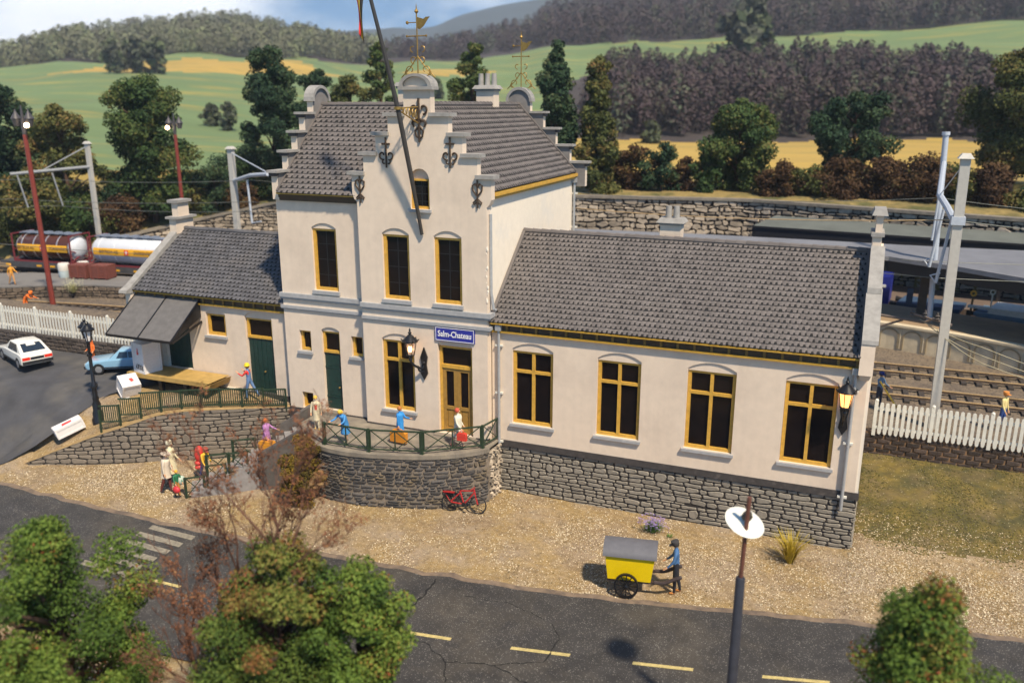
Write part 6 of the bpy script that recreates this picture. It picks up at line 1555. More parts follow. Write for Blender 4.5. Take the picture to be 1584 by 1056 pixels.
for u0, tm, lab in ((-8.0, mat('tank_brown', (.075, .026, .014), .14, .15, 2, spec=.7), 'dark'), (-.1, mat('tank_silver', (.62, .64, .68), .28, .05, 2, spec=.7), 'silver')):
    u1 = u0 + 6.0 if lab == 'dark' else u0 + 7.4
    ax = Matrix.Rotation(ang, 3, 'Z') @ Matrix.Rotation(R(90), 3, 'Y'); Lt = u1 - u0 - .5
    w = MB(); w.lathe([(1.0, 0), (1.1, .15), (1.1, Lt - .15), (1.0, Lt)], WP(u0 + .25, 0, 2.38), 28, 0, ax); tk = w.build('tank', tm, wg, smooth=True)
    for e0, pr in ((0, [(.05, -.45), (.55, -.38), (.88, -.2), (.99, .02)]), (Lt, [(.99, -.02), (.88, .2), (.55, .38), (.05, .45)])): w = MB(); w.lathe(pr, WP(u0 + .25 + e0, 0, 2.38), 24, 0, ax); w.build('tank_end', mat('tank_end_white', (.62, .64, .68), .25, .05), tk, smooth=True)
    w = MB()
    for k in range(5): a = .55 + (Lt - .6) * k / 4; w.lathe([(1.105, 0), (1.125, 0), (1.125, .09), (1.105, .09)], WP(u0 + .25 + a, 0, 2.38), 28, 0, ax)
    w.build('tank_hoop', mat('hoop_steel', (.7, .7, .7), .3, .05, metal=.7) if lab == 'dark' else tm, tk, smooth=True)
    w = MB()
    for e in (.4, Lt - .1):
        pass
    for k in range(18): a0, a1 = R(-8 + 22 * 0), 0
    # orange band on the street side
    nb_ = 5; h0, h1 = R(-14), R(16); w = MB()
    for k in range(nb_):
        t0 = h0 + (h1 - h0) * k / nb_; t1 = h0 + (h1 - h0) * (k + 1) / nb_; r_ = 1.135
        w.add([WP(u0 + .4, -r_ * math.cos(t0), 2.38 + r_ * math.sin(t0)), WP(u1 - .4, -r_ * math.cos(t0), 2.38 + r_ * math.sin(t0)), WP(u1 - .4, -r_ * math.cos(t1), 2.38 + r_ * math.sin(t1)), WP(u0 + .4, -r_ * math.cos(t1), 2.38 + r_ * math.sin(t1))], [(0, 1, 2, 3)])
    w.build('orange_band', ye, tk)
    um = (u0 + u1) / 2; ex = (dx, dy, 0)
    text('tank_lettering', 'BERTSCHI AG', .36, wht, frame_mat(WP(um - 1.75, -1.15, 2.4), ex, (0, 0, 1)), tk, sx=.86); text('tank_lettering', 'D\u00dcRREN\u00c4SCH', .36, wht, frame_mat(WP(um + 1.75, -1.15, 2.4), ex, (0, 0, 1)), tk, sx=.86)
    w = MB(); wbox(w, um - .2, um + .2, -1.15, -1.14, 2.2, 2.6); wbox(w, um - .14, um + .14, -1.156, -1.151, 2.36, 2.44, 1); wbox(w, um - .04, um + .04, -1.157, -1.1505, 2.26, 2.54, 1); w.build('red_emblem', [mat('emblem_red', (.7, .03, .02), .5, .02), lett], tk)
    w = MB()
    for u in (u0, u1):
        for v in (-1.18, 1.18): w.bar(WP(u, v, 1.18), WP(u, v, 3.6), .10, .10)
        for zz in (1.25, 3.55): w.bar(WP(u, -1.18, zz), WP(u, 1.18, zz), .10, .09)
        w.bar(WP(u, -1.18, 1.3), WP(u, 1.18, 2.3), .09, .09); w.bar(WP(u, 1.18, 1.3), WP(u, -1.18, 2.3), .09, .09)
    for v in (-1.18, 1.18): w.bar(WP(u0, v, 1.25), WP(u1, v, 1.25), .12, .12)
    w.build('container_frame', rf_, tk)
    w = MB(); wbox(w, u0 + .1, u1 - .1, -.42, .42, 3.52, 3.58)
    for k in range(6): wbox(w, u0 + .4 + k * 1.0, u0 + .9 + k * 1.0, -.5, .5, 3.582, 3.66)
    w.build('roof_walkway', mat('walkway_blue_grey', (.19, .22, .28), .5, .2, 4), tk)
def coach():
    t = thing('railway_coach', 'dark blue railway coach partly hidden under the pale canopy', 'railway coach', (9.5, 32.0, 0))
    A, B_ = V(-2, 33.3, 0), V(16.9, 31.4, 0); d = (B_ - A).normalized(); nr = V(d.y, -d.x, 0)
    def P(u, v, z): q = A + d * u + nr * v; return (q.x, q.y, z)
    Lc = (B_ - A).length; w = MB(); prof = [(1.35, 1.0), (1.42, 1.6), (1.40, 2.9), (1.15, 3.6), (.5, 3.9), (-.5, 3.9), (-1.15, 3.6), (-1.40, 2.9), (-1.42, 1.6), (-1.35, 1.0)]
    w.slab(prof, [], lambda u, v, k: P(k, u, v), Lc); w.build('body', mat('coach_blue', (.012, .022, .24), .4, .1, 3), t)
    w = MB()
    for k in range(7): u = 1.2 + k * 2.5; w.hexa([P(u, 1.41, 2.1), P(u + 1.4, 1.41, 2.1), P(u + 1.4, 1.44, 2.1), P(u, 1.44, 2.1), P(u, 1.41, 2.9), P(u + 1.4, 1.41, 2.9), P(u + 1.4, 1.43, 2.9), P(u, 1.43, 2.9)])
    w.build('windows', M['glass'], t)
    w = MB(); w.hexa([P(Lc - .9, 1.42, 2.2), P(Lc - .25, 1.42, 2.2), P(Lc - .25, 1.45, 2.2), P(Lc - .9, 1.45, 2.2), P(Lc - .9, 1.42, 2.4), P(Lc - .25, 1.42, 2.4), P(Lc - .25, 1.45, 2.4), P(Lc - .9, 1.45, 2.4)]); w.build('white_plate', lett, t)
    w = MB()
    for u in (2, 4, Lc - 4, Lc - 2):
        for v in (-.78, .78): w.lathe([(.3, -.07), (.46, -.07), (.46, .07), (.3, .07)], P(u, v, .45), 14, 0, Matrix.Rotation(math.atan2(d.y, d.x), 3, 'Z') @ Matrix.Rotation(R(90), 3, 'X'))
    w.build('wheels', M['black'], t); w = MB(); w.hexa([P(.3, -1.2, .6), P(Lc - .3, -1.2, .6), P(Lc - .3, 1.2, .6), P(.3, 1.2, .6), P(.3, -1.2, 1.0), P(Lc - .3, -1.2, 1.0), P(Lc - .3, 1.2, 1.0), P(.3, 1.2, 1.0)]); w.build('underframe', M['black'], t)
    return t
coach()
def low_wagon(label, u_pts, deckc, load):
    A, B_ = V(*u_pts[0], 0), V(*u_pts[1], 0); d = (B_ - A).normalized(); nr = V(d.y, -d.x, 0); Lc = (B_ - A).length
    t = thing('low_wagon', label, 'railway wagon', tuple((A + B_) / 2))
    def P(u, v, z): q = A + d * u + nr * v; return (q.x, q.y, z)
    def b(w, u0, u1, v0, v1, z0, z1, mi=0): w.hexa([P(u0, v0, z0), P(u1, v0, z0), P(u1, v1, z0), P(u0, v1, z0), P(u0, v0, z1), P(u1, v0, z1), P(u1, v1, z1), P(u0, v1, z1)], mi)
    w = MB(); b(w, 0, Lc, -1.3, 1.3, 1.0, 1.25); b(w, .2, Lc - .2, 1.2, 1.32, .75, .998); w.build('frame', mat(*deckc), t)
    if load: w = MB(); b(w, .8, Lc - .2, -1.2, 1.2, 1.252, 1.62); b(w, -.5, .79, .5, .9, 1.4, 1.55); w.build('white_deck', mat('wagon_white', (.62, .60, .55), .6, .15, 3), t); w = MB(); w.tube([P(.9, 1.1, 1.6), P(.9, 1.1, 2.5)], .05, 6); w.lathe([(.1, -.03), (.17, -.03), (.17, .03), (.1, .03), (.1, -.03)], P(.9, 1.1, 2.65), 12, 0, Matrix.Rotation(R(90), 3, 'X')); w.build('ring_post', MATS['wagon_white'], t)
    else: w = MB(); b(w, .6, 1.0, 1.3, 1.35, 1.2, 2.3); w.build('end_board', mat('wagon_end', (.05, .08, .14), .6), t)
    w = MB()
    for u in (1.6, 3.2, Lc - 3.2, Lc - 1.6):
        for v in (-.78, .78): w.lathe([(.3, -.07), (.46, -.07), (.46, .07), (.3, .07)], P(u, v, .45), 14, 0, Matrix.Rotation(math.atan2(d.y, d.x), 3, 'Z') @ Matrix.Rotation(R(90), 3, 'X'))
    w.build('wheels', M['black'], t)
    for u in (-.3,):
        w = MB()
        for v in (-.85, .85): w.tube([P(-.5, v, 1.05), P(0, v, 1.05)], [.2, .1], 8)
        w.build('buffers', M['dark'], t)
    return t
low_wagon('empty blue flat wagon between the coach and the white wagon', ((17.6, 31.3), (21.4, 30.3)), ('wagon_blue', (.035, .07, .13), .6, .2, 3), False)
low_wagon('low wagon with a white deck and ring post at the right edge', ((22.3, 30.0), (32, 26.4)), ('wagon_blue2', (.10, .19, .28), .6, .2, 3), True)
t = thing('yellow_hook', 'small yellow lifting hook beside the low white wagon', 'hook', (21.9, 30, 1.2)); w = MB(); w.tube([(21.75, 29.6, .6), (21.8, 29.6, 2.0)], .07, 6); w.build('stem', mat('hook_brown', (.18, .09, .02), .6), t); w = MB(); w.lathe([(.1, -.05), (.2, -.05), (.2, .05), (.1, .05), (.1, -.05)], (21.8, 29.6, 2.3), 12, 0, Matrix.Rotation(R(90), 3, 'X') @ Matrix.Diagonal((1, 1, 1)).to_3x3()); w.build('ring', ye, t)
# ------------------------------------------------------------------ foliage
def leaf_mesh(name, P, Nrm, size, tint, m, parent=None, aspect=.6):
    rg = np.random.default_rng(len(P)); n = len(P)
    Nn = Nrm / (np.linalg.norm(Nrm, axis=1, keepdims=True) + 1e-9)
    a = rg.normal(size=(n, 3)); U = np.cross(Nn, a); U /= np.linalg.norm(U, axis=1, keepdims=True) + 1e-9; W = np.cross(Nn, U)
    s = size[:, None]
    q = np.stack([P - U * s, P - W * s * aspect, P + U * s, P + W * s * aspect + Nn * s * .25], 1)
    if parent is not None: q = q - np.array(world_loc(parent))
    me = bpy.data.meshes.new(name); me.vertices.add(n * 4); me.vertices.foreach_set('co', q.reshape(-1))
    me.loops.add(n * 4); me.loops.foreach_set('vertex_index', np.arange(n * 4)); me.polygons.add(n)
    me.polygons.foreach_set('loop_start', np.arange(n) * 4); me.polygons.foreach_set('loop_total', np.full(n, 4))
    me.update(calc_edges=True); me.materials.append(m)
    at = me.attributes.new('tint', 'FLOAT', 'FACE'); at.data.foreach_set('value', tint)
    o = bpy.data.objects.new(name, me); col.objects.link(o)
    if parent is not None: o.parent = parent
    return o
def clumps_to_leaves(cl, rg, per, size, up=.35):
    """cl: list of (centre, radius, tint)"""
    P, Nn, S, T = [], [], [], []
    for c, r, t in cl:
        k = max(6, int(per * (r ** 1.6)))
        d = rg.normal(size=(k, 3)); d /= np.linalg.norm(d, axis=1, keepdims=True)
        u = rg.random(k) ** .45
        P.append(np.array(c) + d * (r * u)[:, None] * np.array([1, 1, .78]))
        Nn.append(d + rg.normal(size=(k, 3)) * .7 + np.array([0, 0, up])); S.append(rg.uniform(.6, 1.3, k) * size)
        T.append(np.clip(t + rg.normal(size=k) * .12, 0, 1))
    return np.concatenate(P), np.concatenate(Nn), np.concatenate(S), np.concatenate(T)
LEAF = dict(
    green=mat('leaf_green', (0, 0, 0), .75, .25, 1.2, ramp=[(0, (0.019, 0.040, 0.016)), (.45, (0.046, 0.085, 0.025)), (.8, (0.093, 0.116, 0.031)), (1, (0.155, 0.132, 0.043))], trans=.15, spec=.2),
    olive=mat('leaf_olive', (0, 0, 0), .75, .25, 1.2, ramp=[(0, (0.031, 0.043, 0.016)), (.45, (0.081, 0.096, 0.028)), (.8, (0.147, 0.132, 0.040)), (1, (0.232, 0.132, 0.046))], trans=.15, spec=.2),
    dark=mat('leaf_dark', (0, 0, 0), .75, .25, 1.2, ramp=[(0, (0.012, 0.031, 0.019)), (.5, (0.028, 0.059, 0.028)), (.85, (0.053, 0.085, 0.037)), (1, (0.093, 0.101, 0.046))], trans=.12, spec=.2),
    brown=mat('leaf_brown', (0, 0, 0), .8, .25, 1.5, ramp=[(0, (0.025, 0.015, 0.010)), (.5, (0.072, 0.039, 0.020)), (.85, (0.120, 0.069, 0.029)), (1, (0.096, 0.092, 0.029))], trans=.12, spec=.2),
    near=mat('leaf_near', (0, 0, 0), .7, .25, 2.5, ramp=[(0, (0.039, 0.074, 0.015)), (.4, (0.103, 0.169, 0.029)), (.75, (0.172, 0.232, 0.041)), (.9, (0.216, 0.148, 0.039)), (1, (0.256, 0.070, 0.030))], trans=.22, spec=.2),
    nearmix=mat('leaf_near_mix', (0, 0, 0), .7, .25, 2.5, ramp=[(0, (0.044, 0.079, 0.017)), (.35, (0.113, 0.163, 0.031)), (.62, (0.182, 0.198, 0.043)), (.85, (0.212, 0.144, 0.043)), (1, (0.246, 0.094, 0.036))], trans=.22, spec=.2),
    dry=mat('leaf_dry', (0, 0, 0), .8, .25, 2.5, ramp=[(0, (.085, .036, .020)), (.4, (.18, .078, .042)), (.75, (.28, .115, .055)), (1, (.34, .21, .095))], trans=.15, spec=.2),
    ochre=mat('leaf_ochre', (0, 0, 0), .8, .25, 2.5, ramp=[(0, (.025, .025, .008)), (.4, (.10, .075, .012)), (.75, (.22, .14, .018)), (1, (.32, .19, .03))], trans=.15, spec=.2),
)
SHAPE = dict(
    round=lambda t: math.sqrt(max(0, 1 - (2 * t - .9) ** 2 / 1.21)),
    column=lambda t: (.55 + .45 * math.sin(PI * min(1, t * 1.15))) * (1 if t < .8 else (1.02 - t) / .22),
    cone=lambda t: max(.12, 1.0 - t * .85) * (1 if t > .12 else .6 + 3 * t),
    open=lambda t: .5 + .5 * math.sin(PI * t) if t < .95 else .4,
)
def tree(name, label, base, h, w, leaf, shape='round', seed=1, K=46, per=330, size=.17, bottom=.16, group='trees behind the railway', cat='tree', gaps=.85, limbs=16, cr=.15, clr=None, lean=0):
    rn = random.Random(seed); rg = np.random.default_rng(seed)
    t = thing(name, label, cat, base, 0, group)
    bx, by, bz = base; f = SHAPE[shape]
    cl = []; z0 = bottom * h
    ph = [rn.uniform(0, 6.28) for _ in range(4)]
    for k in range(K):
        tt = (k + rn.random()) / K; a = rn.uniform(0, 2 * PI)
        lob = 1 + .28 * math.sin(2 * a + ph[0] + tt * 3) + .2 * math.sin(3 * a + ph[1] - 4 * tt)
        r = w / 2 * f(tt) * lob * gaps * (rn.random() ** .45)
        zz = z0 + (h - z0) * tt * .95 + rn.uniform(-.04, .04) * h
        rad = cr * w * rn.uniform(.7, 1.35) * (.65 + .35 * f(tt))
        cl.append(((bx + r * math.cos(a) + lean * tt, by + r * math.sin(a), bz + zz), rad, (clr(tt, rn) if clr else rn.uniform(.2, .85))))
    P, Nn, S, T = clumps_to_leaves(cl, rg, per, size)
    leaf_mesh('crown', P, Nn, S, T, LEAF[leaf] if isinstance(leaf, str) else leaf, t)
    m = MB(); tr = .02 * h + .05
    top = V(bx + lean * .7, by, bz + h * .82)
    tp = [V(bx, by, bz - .3), V(bx + rn.uniform(-.1, .1), by, bz + h * .25), V(bx + lean * .4 + rn.uniform(-.2, .2), by + rn.uniform(-.2, .2), bz + h * .55), top]
    m.tube(catmull(tp, 4), [tr * (1 - .85 * i / 12) for i in range(13)], 8)
    for c, r, _ in rn.sample(cl, min(limbs, len(cl))):
        c = V(*c); zf = max(.12, min(.75, (c.z - bz) / h - .18)); s = V(bx + lean * zf * .7, by, bz + h * zf)
        m.tube([s, s.lerp(c, .5) + V(0, 0, .06 * h * rn.uniform(-.4, .8)), c], [tr * .42, tr * .25, tr * .08], 5)
    m.build('trunk', M['bark'], t, smooth=2)
    return t
def G(x, y): return gz(x, y)
TB = [  # name, label, x, y, h, w, leaf, shape, seed, opts
    ('broadleaf_tree', 'dark green tree cut by the left edge of the picture', -67.7, 31, 14.6, 7.6, 'dark', 'open', 1, dict(K=64)),
    ('broadleaf_tree', 'broad olive green tree behind the left yard lamp', -61.0, 32.5, 12.6, 7.6, 'olive', 'round', 2, dict(bottom=.05, K=60)),
    ('broadleaf_tree', 'bushy tree with a gap of field showing at its left, between the two yard lamps', -54.7, 37.4, 14.8, 9.4, 'green', 'open', 3, dict(K=80, bottom=.1)),
    ('broadleaf_tree', 'tall narrow irregular tree left of the tall left gable', -45.2, 46, 16.2, 7.2, 'dark', 'open', 4, dict(K=74, bottom=.08)),
    ('broadleaf_tree', 'low dark tree just behind the left stepped gable', -43.3, 52.5, 12.6, 6.0, 'dark', 'round', 5, {}),
    ('broadleaf_tree', 'olive tree behind the roof between gable and flagpole', -40.0, 53, 11.8, 6.5, 'olive', 'round', 6, {}),
    ('broadleaf_tree', 'green tree behind the flagpole', -37.0, 55, 15.2, 5.2, 'green', 'round', 7, {}),
    ('broadleaf_tree', 'rounded green tree to the right of the front weather vane', -26.6, 57, 15.6, 5.6, 'green', 'round', 8, {}),
    ('conifer_tree', 'dark column shaped tree behind the rear stepped gable', -12.7, 45.4, 13.8, 4.3, 'dark', 'column', 9, dict(K=80, cr=.19)),
    ('conifer_tree', 'olive column shaped tree to the right of the rear stepped gable', -8.9, 46.1, 12.6, 5.2, 'olive', 'cone', 10, dict(K=80, bottom=.05, cr=.17)),
    ('broadleaf_tree', 'rounded green tree standing alone over the yellow field', 3.3, 52, 8.5, 7.6, 'green', 'round', 11, dict(K=64, bottom=.04)),
    ('broadleaf_tree', 'spreading dark tree with thin branches left of the right mast', 13.3, 55, 9.2, 8.6, 'dark', 'open', 12, dict(K=56, gaps=1.0, cr=.115)),
    ('broadleaf_tree', 'large green tree with reddish trunk at the right edge', 27.4, 60, 13.0, 9.2, 'olive', 'round', 13, dict(K=80, bottom=.2)),
    ('broadleaf_tree', 'dense olive tree beyond the tank wagon at the far left', -59.5, 26.2, 8.8, 7.0, 'olive', 'round', 14, dict(bottom=.02)),
]
for nm, lb, x, y, h, w_, lf, sh, sd, op in TB:
    tree(nm, lb, (x, y, G(x, y) - .1), h, w_, lf, sh, sd, **op)
SB = [
    ('shrub', 'reddish brown shrub at the foot of the olive column tree', -6.2, 49, 4.4, 4.2, 'brown', 21), ('shrub', 'dark green shrub between the brown shrub and the rounded tree', -3.2, 48.5, 4.3, 3.8, 'dark', 22),
    ('shrub', 'small olive shrub left of the rounded tree', -8.4, 49.5, 3.4, 3.6, 'olive', 23), ('shrub', 'brown shrub below the spreading dark tree', 13.2, 48.8, 3.4, 4.8, 'brown', 24),
    ('shrub', 'wide russet shrub left of the square mast top', 19.2, 48.0, 3.7, 5.6, 'brown', 25), ('shrub', 'russet shrub behind the square mast top', 23.6, 46.5, 3.5, 4.2, 'brown', 26), ('shrub', 'green shrub hugging the rounded tree', .8, 49.5, 3.4, 3.6, 'green', 27),
    ('shrub', 'low olive scrub right of the square mast', 27.2, 43.5, 2.2, 4.6, 'olive', 28),
    ('shrub', 'dark olive scrub under the cross arm on the left bank', -57.5, 38, 4.6, 7.0, 'dark', 29), ('shrub', 'olive scrub below the bushy tree on the left bank', -53.5, 42.2, 3.6, 6.0, 'olive', 30), ('shrub', 'russet scrub at the far left of the bank', -71, 27.4, 3.4, 5.5, 'brown', 31),
    ('shrub', 'green scrub on the crest behind the far yard lamp', -52.5, 50, 4.2, 7.5, 'dark', 32), ('shrub', 'yellowish scrub low on the left bank above the wagon', -61.5, 29.5, 2.6, 4.6, 'ochre', 33), ('shrub', 'dark scrub behind the goods hall chimney', -46.5, 47.5, 3.6, 5.0, 'olive', 34),
    ('shrub', 'brownish thicket between the two left lamp posts low on the bank', -56.5, 34.5, 3.4, 6.0, 'brown', 35), ('shrub', 'dark green thicket to the right of the bushy tree', -51.0, 42.5, 4.6, 6.2, 'dark', 36), ('shrub', 'olive thicket at the far left above the wagon end', -65.5, 28.0, 4.0, 6.0, 'olive', 37), ('shrub', 'olive thicket left of the tall narrow tree', -48.5, 45.5, 4.4, 5.0, 'green', 38), ('shrub', 'mixed green thicket behind the cross arm mast', -58.8, 31.5, 4.2, 6.5, 'green', 39), ('shrub', 'russet thicket above the rubble wall end', -48.0, 43.8, 2.4, 4.0, 'brown', 40),
    ('shrub', 'olive brown scrub right of the rounded green tree', 7.6, 49.3, 2.9, 4.6, 'brown', 51), ('shrub', 'low dark scrub midway between the rounded tree and the spreading tree', 10.4, 49.0, 2.6, 4.2, 'olive', 52), ('shrub', 'dark brown scrub just right of the spreading dark tree', 16.2, 48.6, 3.6, 4.6, 'brown', 53), ('shrub', 'olive scrub between the two right masts', 21.6, 47.2, 3.1, 4.2, 'olive', 54), ('shrub', 'brown scrub left of the rounded green tree behind the wall', -1.2, 50.2, 2.9, 4.0, 'brown', 55), ('shrub', 'dark scrub under the large tree at the right edge', 29.5, 45.5, 3.4, 6.0, 'dark', 56)]
for nm, lb, x, y, h, w_, lf, sd in SB:
    tree(nm, lb, (x, y, G(x, y) - .1), h, w_, lf, 'round', sd, K=26, per=260, bottom=.02, group='shrubs behind the railway', cat='shrub', limbs=8, cr=.19, size=.15)
# ---- shrub at the terrace corner, flowers and grass tuft
tree('ochre_bush', 'ochre yellow climbing bush at the left end of the curved terrace wall', (-7.15, -4.2, -2.5), 3.1, 2.2, 'ochre', 'column', 41, K=52, per=2300, size=.055, bottom=.02, group=None, cat='bush', cr=.16, limbs=12)
def tuft(name, label, c, n, h, spread, m, cat, seed, flowers=None):
    rn = random.Random(seed); t = thing(name, label, cat, c); w = MB()
    for k in range(n):
        a = rn.uniform(0, 2 * PI); o = rn.uniform(0, .12); s = spread * rn.uniform(.2, 1); hh = h * rn.uniform(.55, 1) * (1 - .25 * s / spread)
        p0 = V(o * math.cos(a), o * math.sin(a), 0); p1 = p0 + V(s * .35 * math.cos(a), s * .35 * math.sin(a), hh * .6); p2 = p0 + V(s * math.cos(a), s * math.sin(a), hh); sd = V(-math.sin(a), math.cos(a), 0) * .012
        w.add([p0 - sd, p0 + sd, p1 + sd * .8, p2, p1 - sd * .8], [(0, 1, 2, 4), (4, 2, 3)])
    w.build('blades', m, t, local=True)
    if flowers:
        w = MB()
        for k in range(flowers[1]):
            a = rn.uniform(0, 2 * PI); s = spread * rn.uniform(0, 1); p = V(s * math.cos(a) * 1.2, s * math.sin(a), h * rn.uniform(.55, 1.2))
            for q in range(4): b = 2 * PI * q / 4 + a; w.add([p, p + V(.045 * math.cos(b), .045 * math.sin(b), .015), p + V(.045 * math.cos(b + .9), .045 * math.sin(b + .9), .015)], [(0, 1, 2)])
            if k % 3 == 0: w.bar(p - V(0, 0, h * .5), p, .008, .008)
        w.build('blossom', flowers[0], t, local=True)
    return t
tuft('grass_tuft', 'tall yellow dry grass tuft near the right corner of the stone base', (12.95, -1.75, -2.46), 240, 1.5, 1.05, mat('dry_grass_yellow', (.46, .34, .03), .7, .25, 8, trans=.2), 'grass tuft', 5)
tuft('flower_clump', 'clump of lilac flowers on green leaves at the foot of the stone base', (7.6, -1.3, -2.46), 260, .5, .55, mat('leaf_fresh', (.10, .20, .035), .7, .2, 8, trans=.2), 'flowers', 6, (mat('lilac_petal', (.30, .22, .46), .7, .2, 9), 110))
tuft('weed', 'tiny green weed beside the lilac flowers', (8.35, -1.5, -2.46), 30, .16, .16, MATS['leaf_fresh'], 'weed', 7)
tuft('weed', 'small green weed behind the two pale coats', (-12.9, -4.0, -2.46), 40, .22, .25, mat('leaf_weed', (.07, .10, .03), .7, .2, 8), 'weed', 8)
tuft('pale_weed', 'pale flowering weed on the goods platform edge', (-42.2, 15.3, .1), 120, .9, .8, mat('pale_grass', (.40, .38, .17), .8, .2, 6), 'weed', 9, (mat('pale_petal', (.62, .60, .36), .8, .1, 6), 120))
# ---- foreground trees
def red_in_green(tt, rn): return .95 if rn.random() < .08 else rn.uniform(.1, .75)
tree('near_tree', 'dense green tree with reddish sprigs in the left foreground', (-2.35, -20.1, -2.5), 7.9, 5.2, 'near', 'round', 71, K=92, per=2000, size=.044, bottom=.16, group='trees in the foreground', cr=.105, limbs=44, clr=red_in_green)
tree('near_tree', 'green lower tree filling the bottom left corner', (-1.3, -22.3, -2.5), 6.1, 3.4, 'near', 'round', 72, K=80, per=2000, size=.045, bottom=.25, group='trees in the foreground', cr=.125, limbs=30, clr=red_in_green)
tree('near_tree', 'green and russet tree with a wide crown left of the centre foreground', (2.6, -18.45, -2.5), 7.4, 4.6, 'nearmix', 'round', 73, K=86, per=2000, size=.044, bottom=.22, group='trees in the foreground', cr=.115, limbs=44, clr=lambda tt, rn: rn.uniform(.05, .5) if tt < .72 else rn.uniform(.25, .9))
tree('near_tree', 'green side tree beside the russet crown reaching over the road', (4.2, -17.8, -2.5), 6.8, 2.6, 'near', 'round', 75, K=46, per=2300, size=.046, bottom=.5, group='trees in the foreground', cr=.17, limbs=24, clr=lambda tt, rn: rn.uniform(.1, .8))
tree('near_tree', 'pointed green tree with orange tips in the right foreground', (16.05, -15.5, -2.5), 7.6, 4.6, 'near', 'cone', 74, K=100, per=2000, size=.046, bottom=.3, group='trees in the foreground', cr=.125, limbs=34, clr=lambda tt, rn: rn.uniform(.1, .75) + .15 * tt)
# dry twiggy tree
def twiggy(label, base, h, seed):
    rn = random.Random(seed); rg = np.random.default_rng(seed); t = thing('dry_tree', label, 'tree', base, 0, 'trees in the foreground'); m = MB(); tips = []
    def grow(p, d, L, r, lv):
        n = 4; pts = [p]; dd = d.copy()
        for i in range(n):
            dd = (dd + V(rn.uniform(-.22, .22), rn.uniform(-.22, .22), rn.uniform(-.02, .16))).normalized(); pts.append(pts[-1] + dd * L / n)
        m.tube(pts, [max(.007, r * (1 - .45 * i / n)) for i in range(n + 1)], 6 if lv < 2 else 4)
        if lv >= 2: tips.append((pts[-1], lv)); tips.append((pts[2], lv))
        if lv < 5:
            for k in range((7, 3, 3, 2, 2)[lv]):
                q = pts[rn.choice((2, 3, 4))]; a = rn.uniform(0, 2 * PI); sp = rn.uniform(.35, .75)
                grow(q, (dd + V(math.cos(a) * sp, math.sin(a) * sp, .1)).normalized(), L * rn.uniform(.5, .72), r * .52, lv + 1)
    grow(V(*base), V(-.04, 0, 1), h * .52, .10, 0)
    m.build('trunk', M['twig'], t, smooth=2)
    keep = .42 if h > 8 else .13
    cl = [((p.x, p.y, p.z), rn.uniform(.12, .26), min(1, max(0, rn.gauss(.5, .2)))) for p, lv in tips if rn.random() < (keep if lv > 2 else keep * .35)]
    P, Nn, S, T = clumps_to_leaves(cl, rg, 330, .034); leaf_mesh('crown', P, Nn, S, T, LEAF['dry'], t); return t
twiggy('leafless rust-brown tree with twisted twigs in front of the entrance stairs', (1.55, -18.2, -2.5), 8.7, 81)
twiggy('smaller dry brown tree left of the twisted one', (.55, -19.0, -2.5), 6.9, 82)

# ------------------------------------------------------------------ far landscape (bearing in 1/1310 rad from straight ahead + 792, elevation likewise)
CAM = V(13.81, -32.29, 14.22); YAW, PITCH, FPX = R(21.76), R(15.57), 1310.4
def ray(b, y):
    t = (528 - y) / FPX; s = (b - 792) / FPX; fw = math.cos(PITCH) + math.sin(PITCH) * t; up = -math.sin(PITCH) + math.cos(PITCH) * t
    return V(-math.sin(YAW) * fw + math.cos(YAW) * s, math.cos(YAW) * fw + math.sin(YAW) * s, up)
RING = [92, 112, 145, 200, 260, 330, 400, 480, 600, 800, 1000, 1400]
PROF = {
    -500: [300, 272, 245, 212, 185, 165, 152, 142, 138, 134, 138, 140],
    0: [300, 270, 242, 206, 176, 150, 128, 116, 112, 106, 118, 125],
    150: [300, 270, 240, 202, 168, 142, 116, 98, 90, 70, 92, 105],
    330: [300, 270, 238, 200, 166, 138, 110, 90, 78, 44, 74, 90],
    470: [296, 268, 238, 202, 168, 142, 116, 94, 84, 64, 84, 92],
    580: [294, 266, 238, 204, 172, 148, 124, 106, 98, 92, 96, 96],
    680: [290, 265, 238, 206, 174, 148, 122, 100, 96, 92, 94, 94],
    780: [288, 264, 238, 208, 174, 144, 116, 92, 82, 66, 60, 70],
    880: [286, 262, 238, 214, 172, 134, 100, 72, 62, 30, 10, 10],
    1000: [286, 262, 238, 216, 168, 124, 90, 62, 50, 5, -25, -30],
    1300: [286, 262, 238, 217, 166, 122, 84, 50, 30, -25, -60, -70],
    1584: [288, 262, 240, 222, 178, 134, 84, 38, 8, -50, -90, -100],
    2100: [290, 264, 244, 228, 188, 144, 84, 34, 0, -60, -100, -110]}
BK = sorted(PROF)
def elev(b, d):
    b = min(max(b, BK[0]), BK[-1])
    for i in range(len(BK) - 1):
        if b <= BK[i + 1]: break
    k = (b - BK[i]) / (BK[i + 1] - BK[i]); k = k * k * (3 - 2 * k)
    f = lambda P: max(-42, interp(list(zip(RING, P)), d))
    return f(PROF[BK[i]]) * (1 - k) + f(PROF[BK[i + 1]]) * k
def far_pt(b, d):
    d = max(d, 92 + 26 * (1 - sstep(420, 540, b)) if b < 540 else 92)
    r = ray(b, 163); h = V(r.x, r.y, 0).normalized(); y = elev(b, d); q = ray(b, y)
    z = CAM.z + d * q.z / math.hypot(q.x, q.y); p = CAM + h * d
    if d > 120: z += noise.noise(V(p.x * .02, p.y * .02, 0)) * .008 * d
    return V(p.x, p.y, z)
def wood_edge(b): return interp([(830, 560), (900, 485), (1000, 458), (1300, 478), (1600, 500)], b) + 12 * noise.noise(V(b * .03, 0, 1))
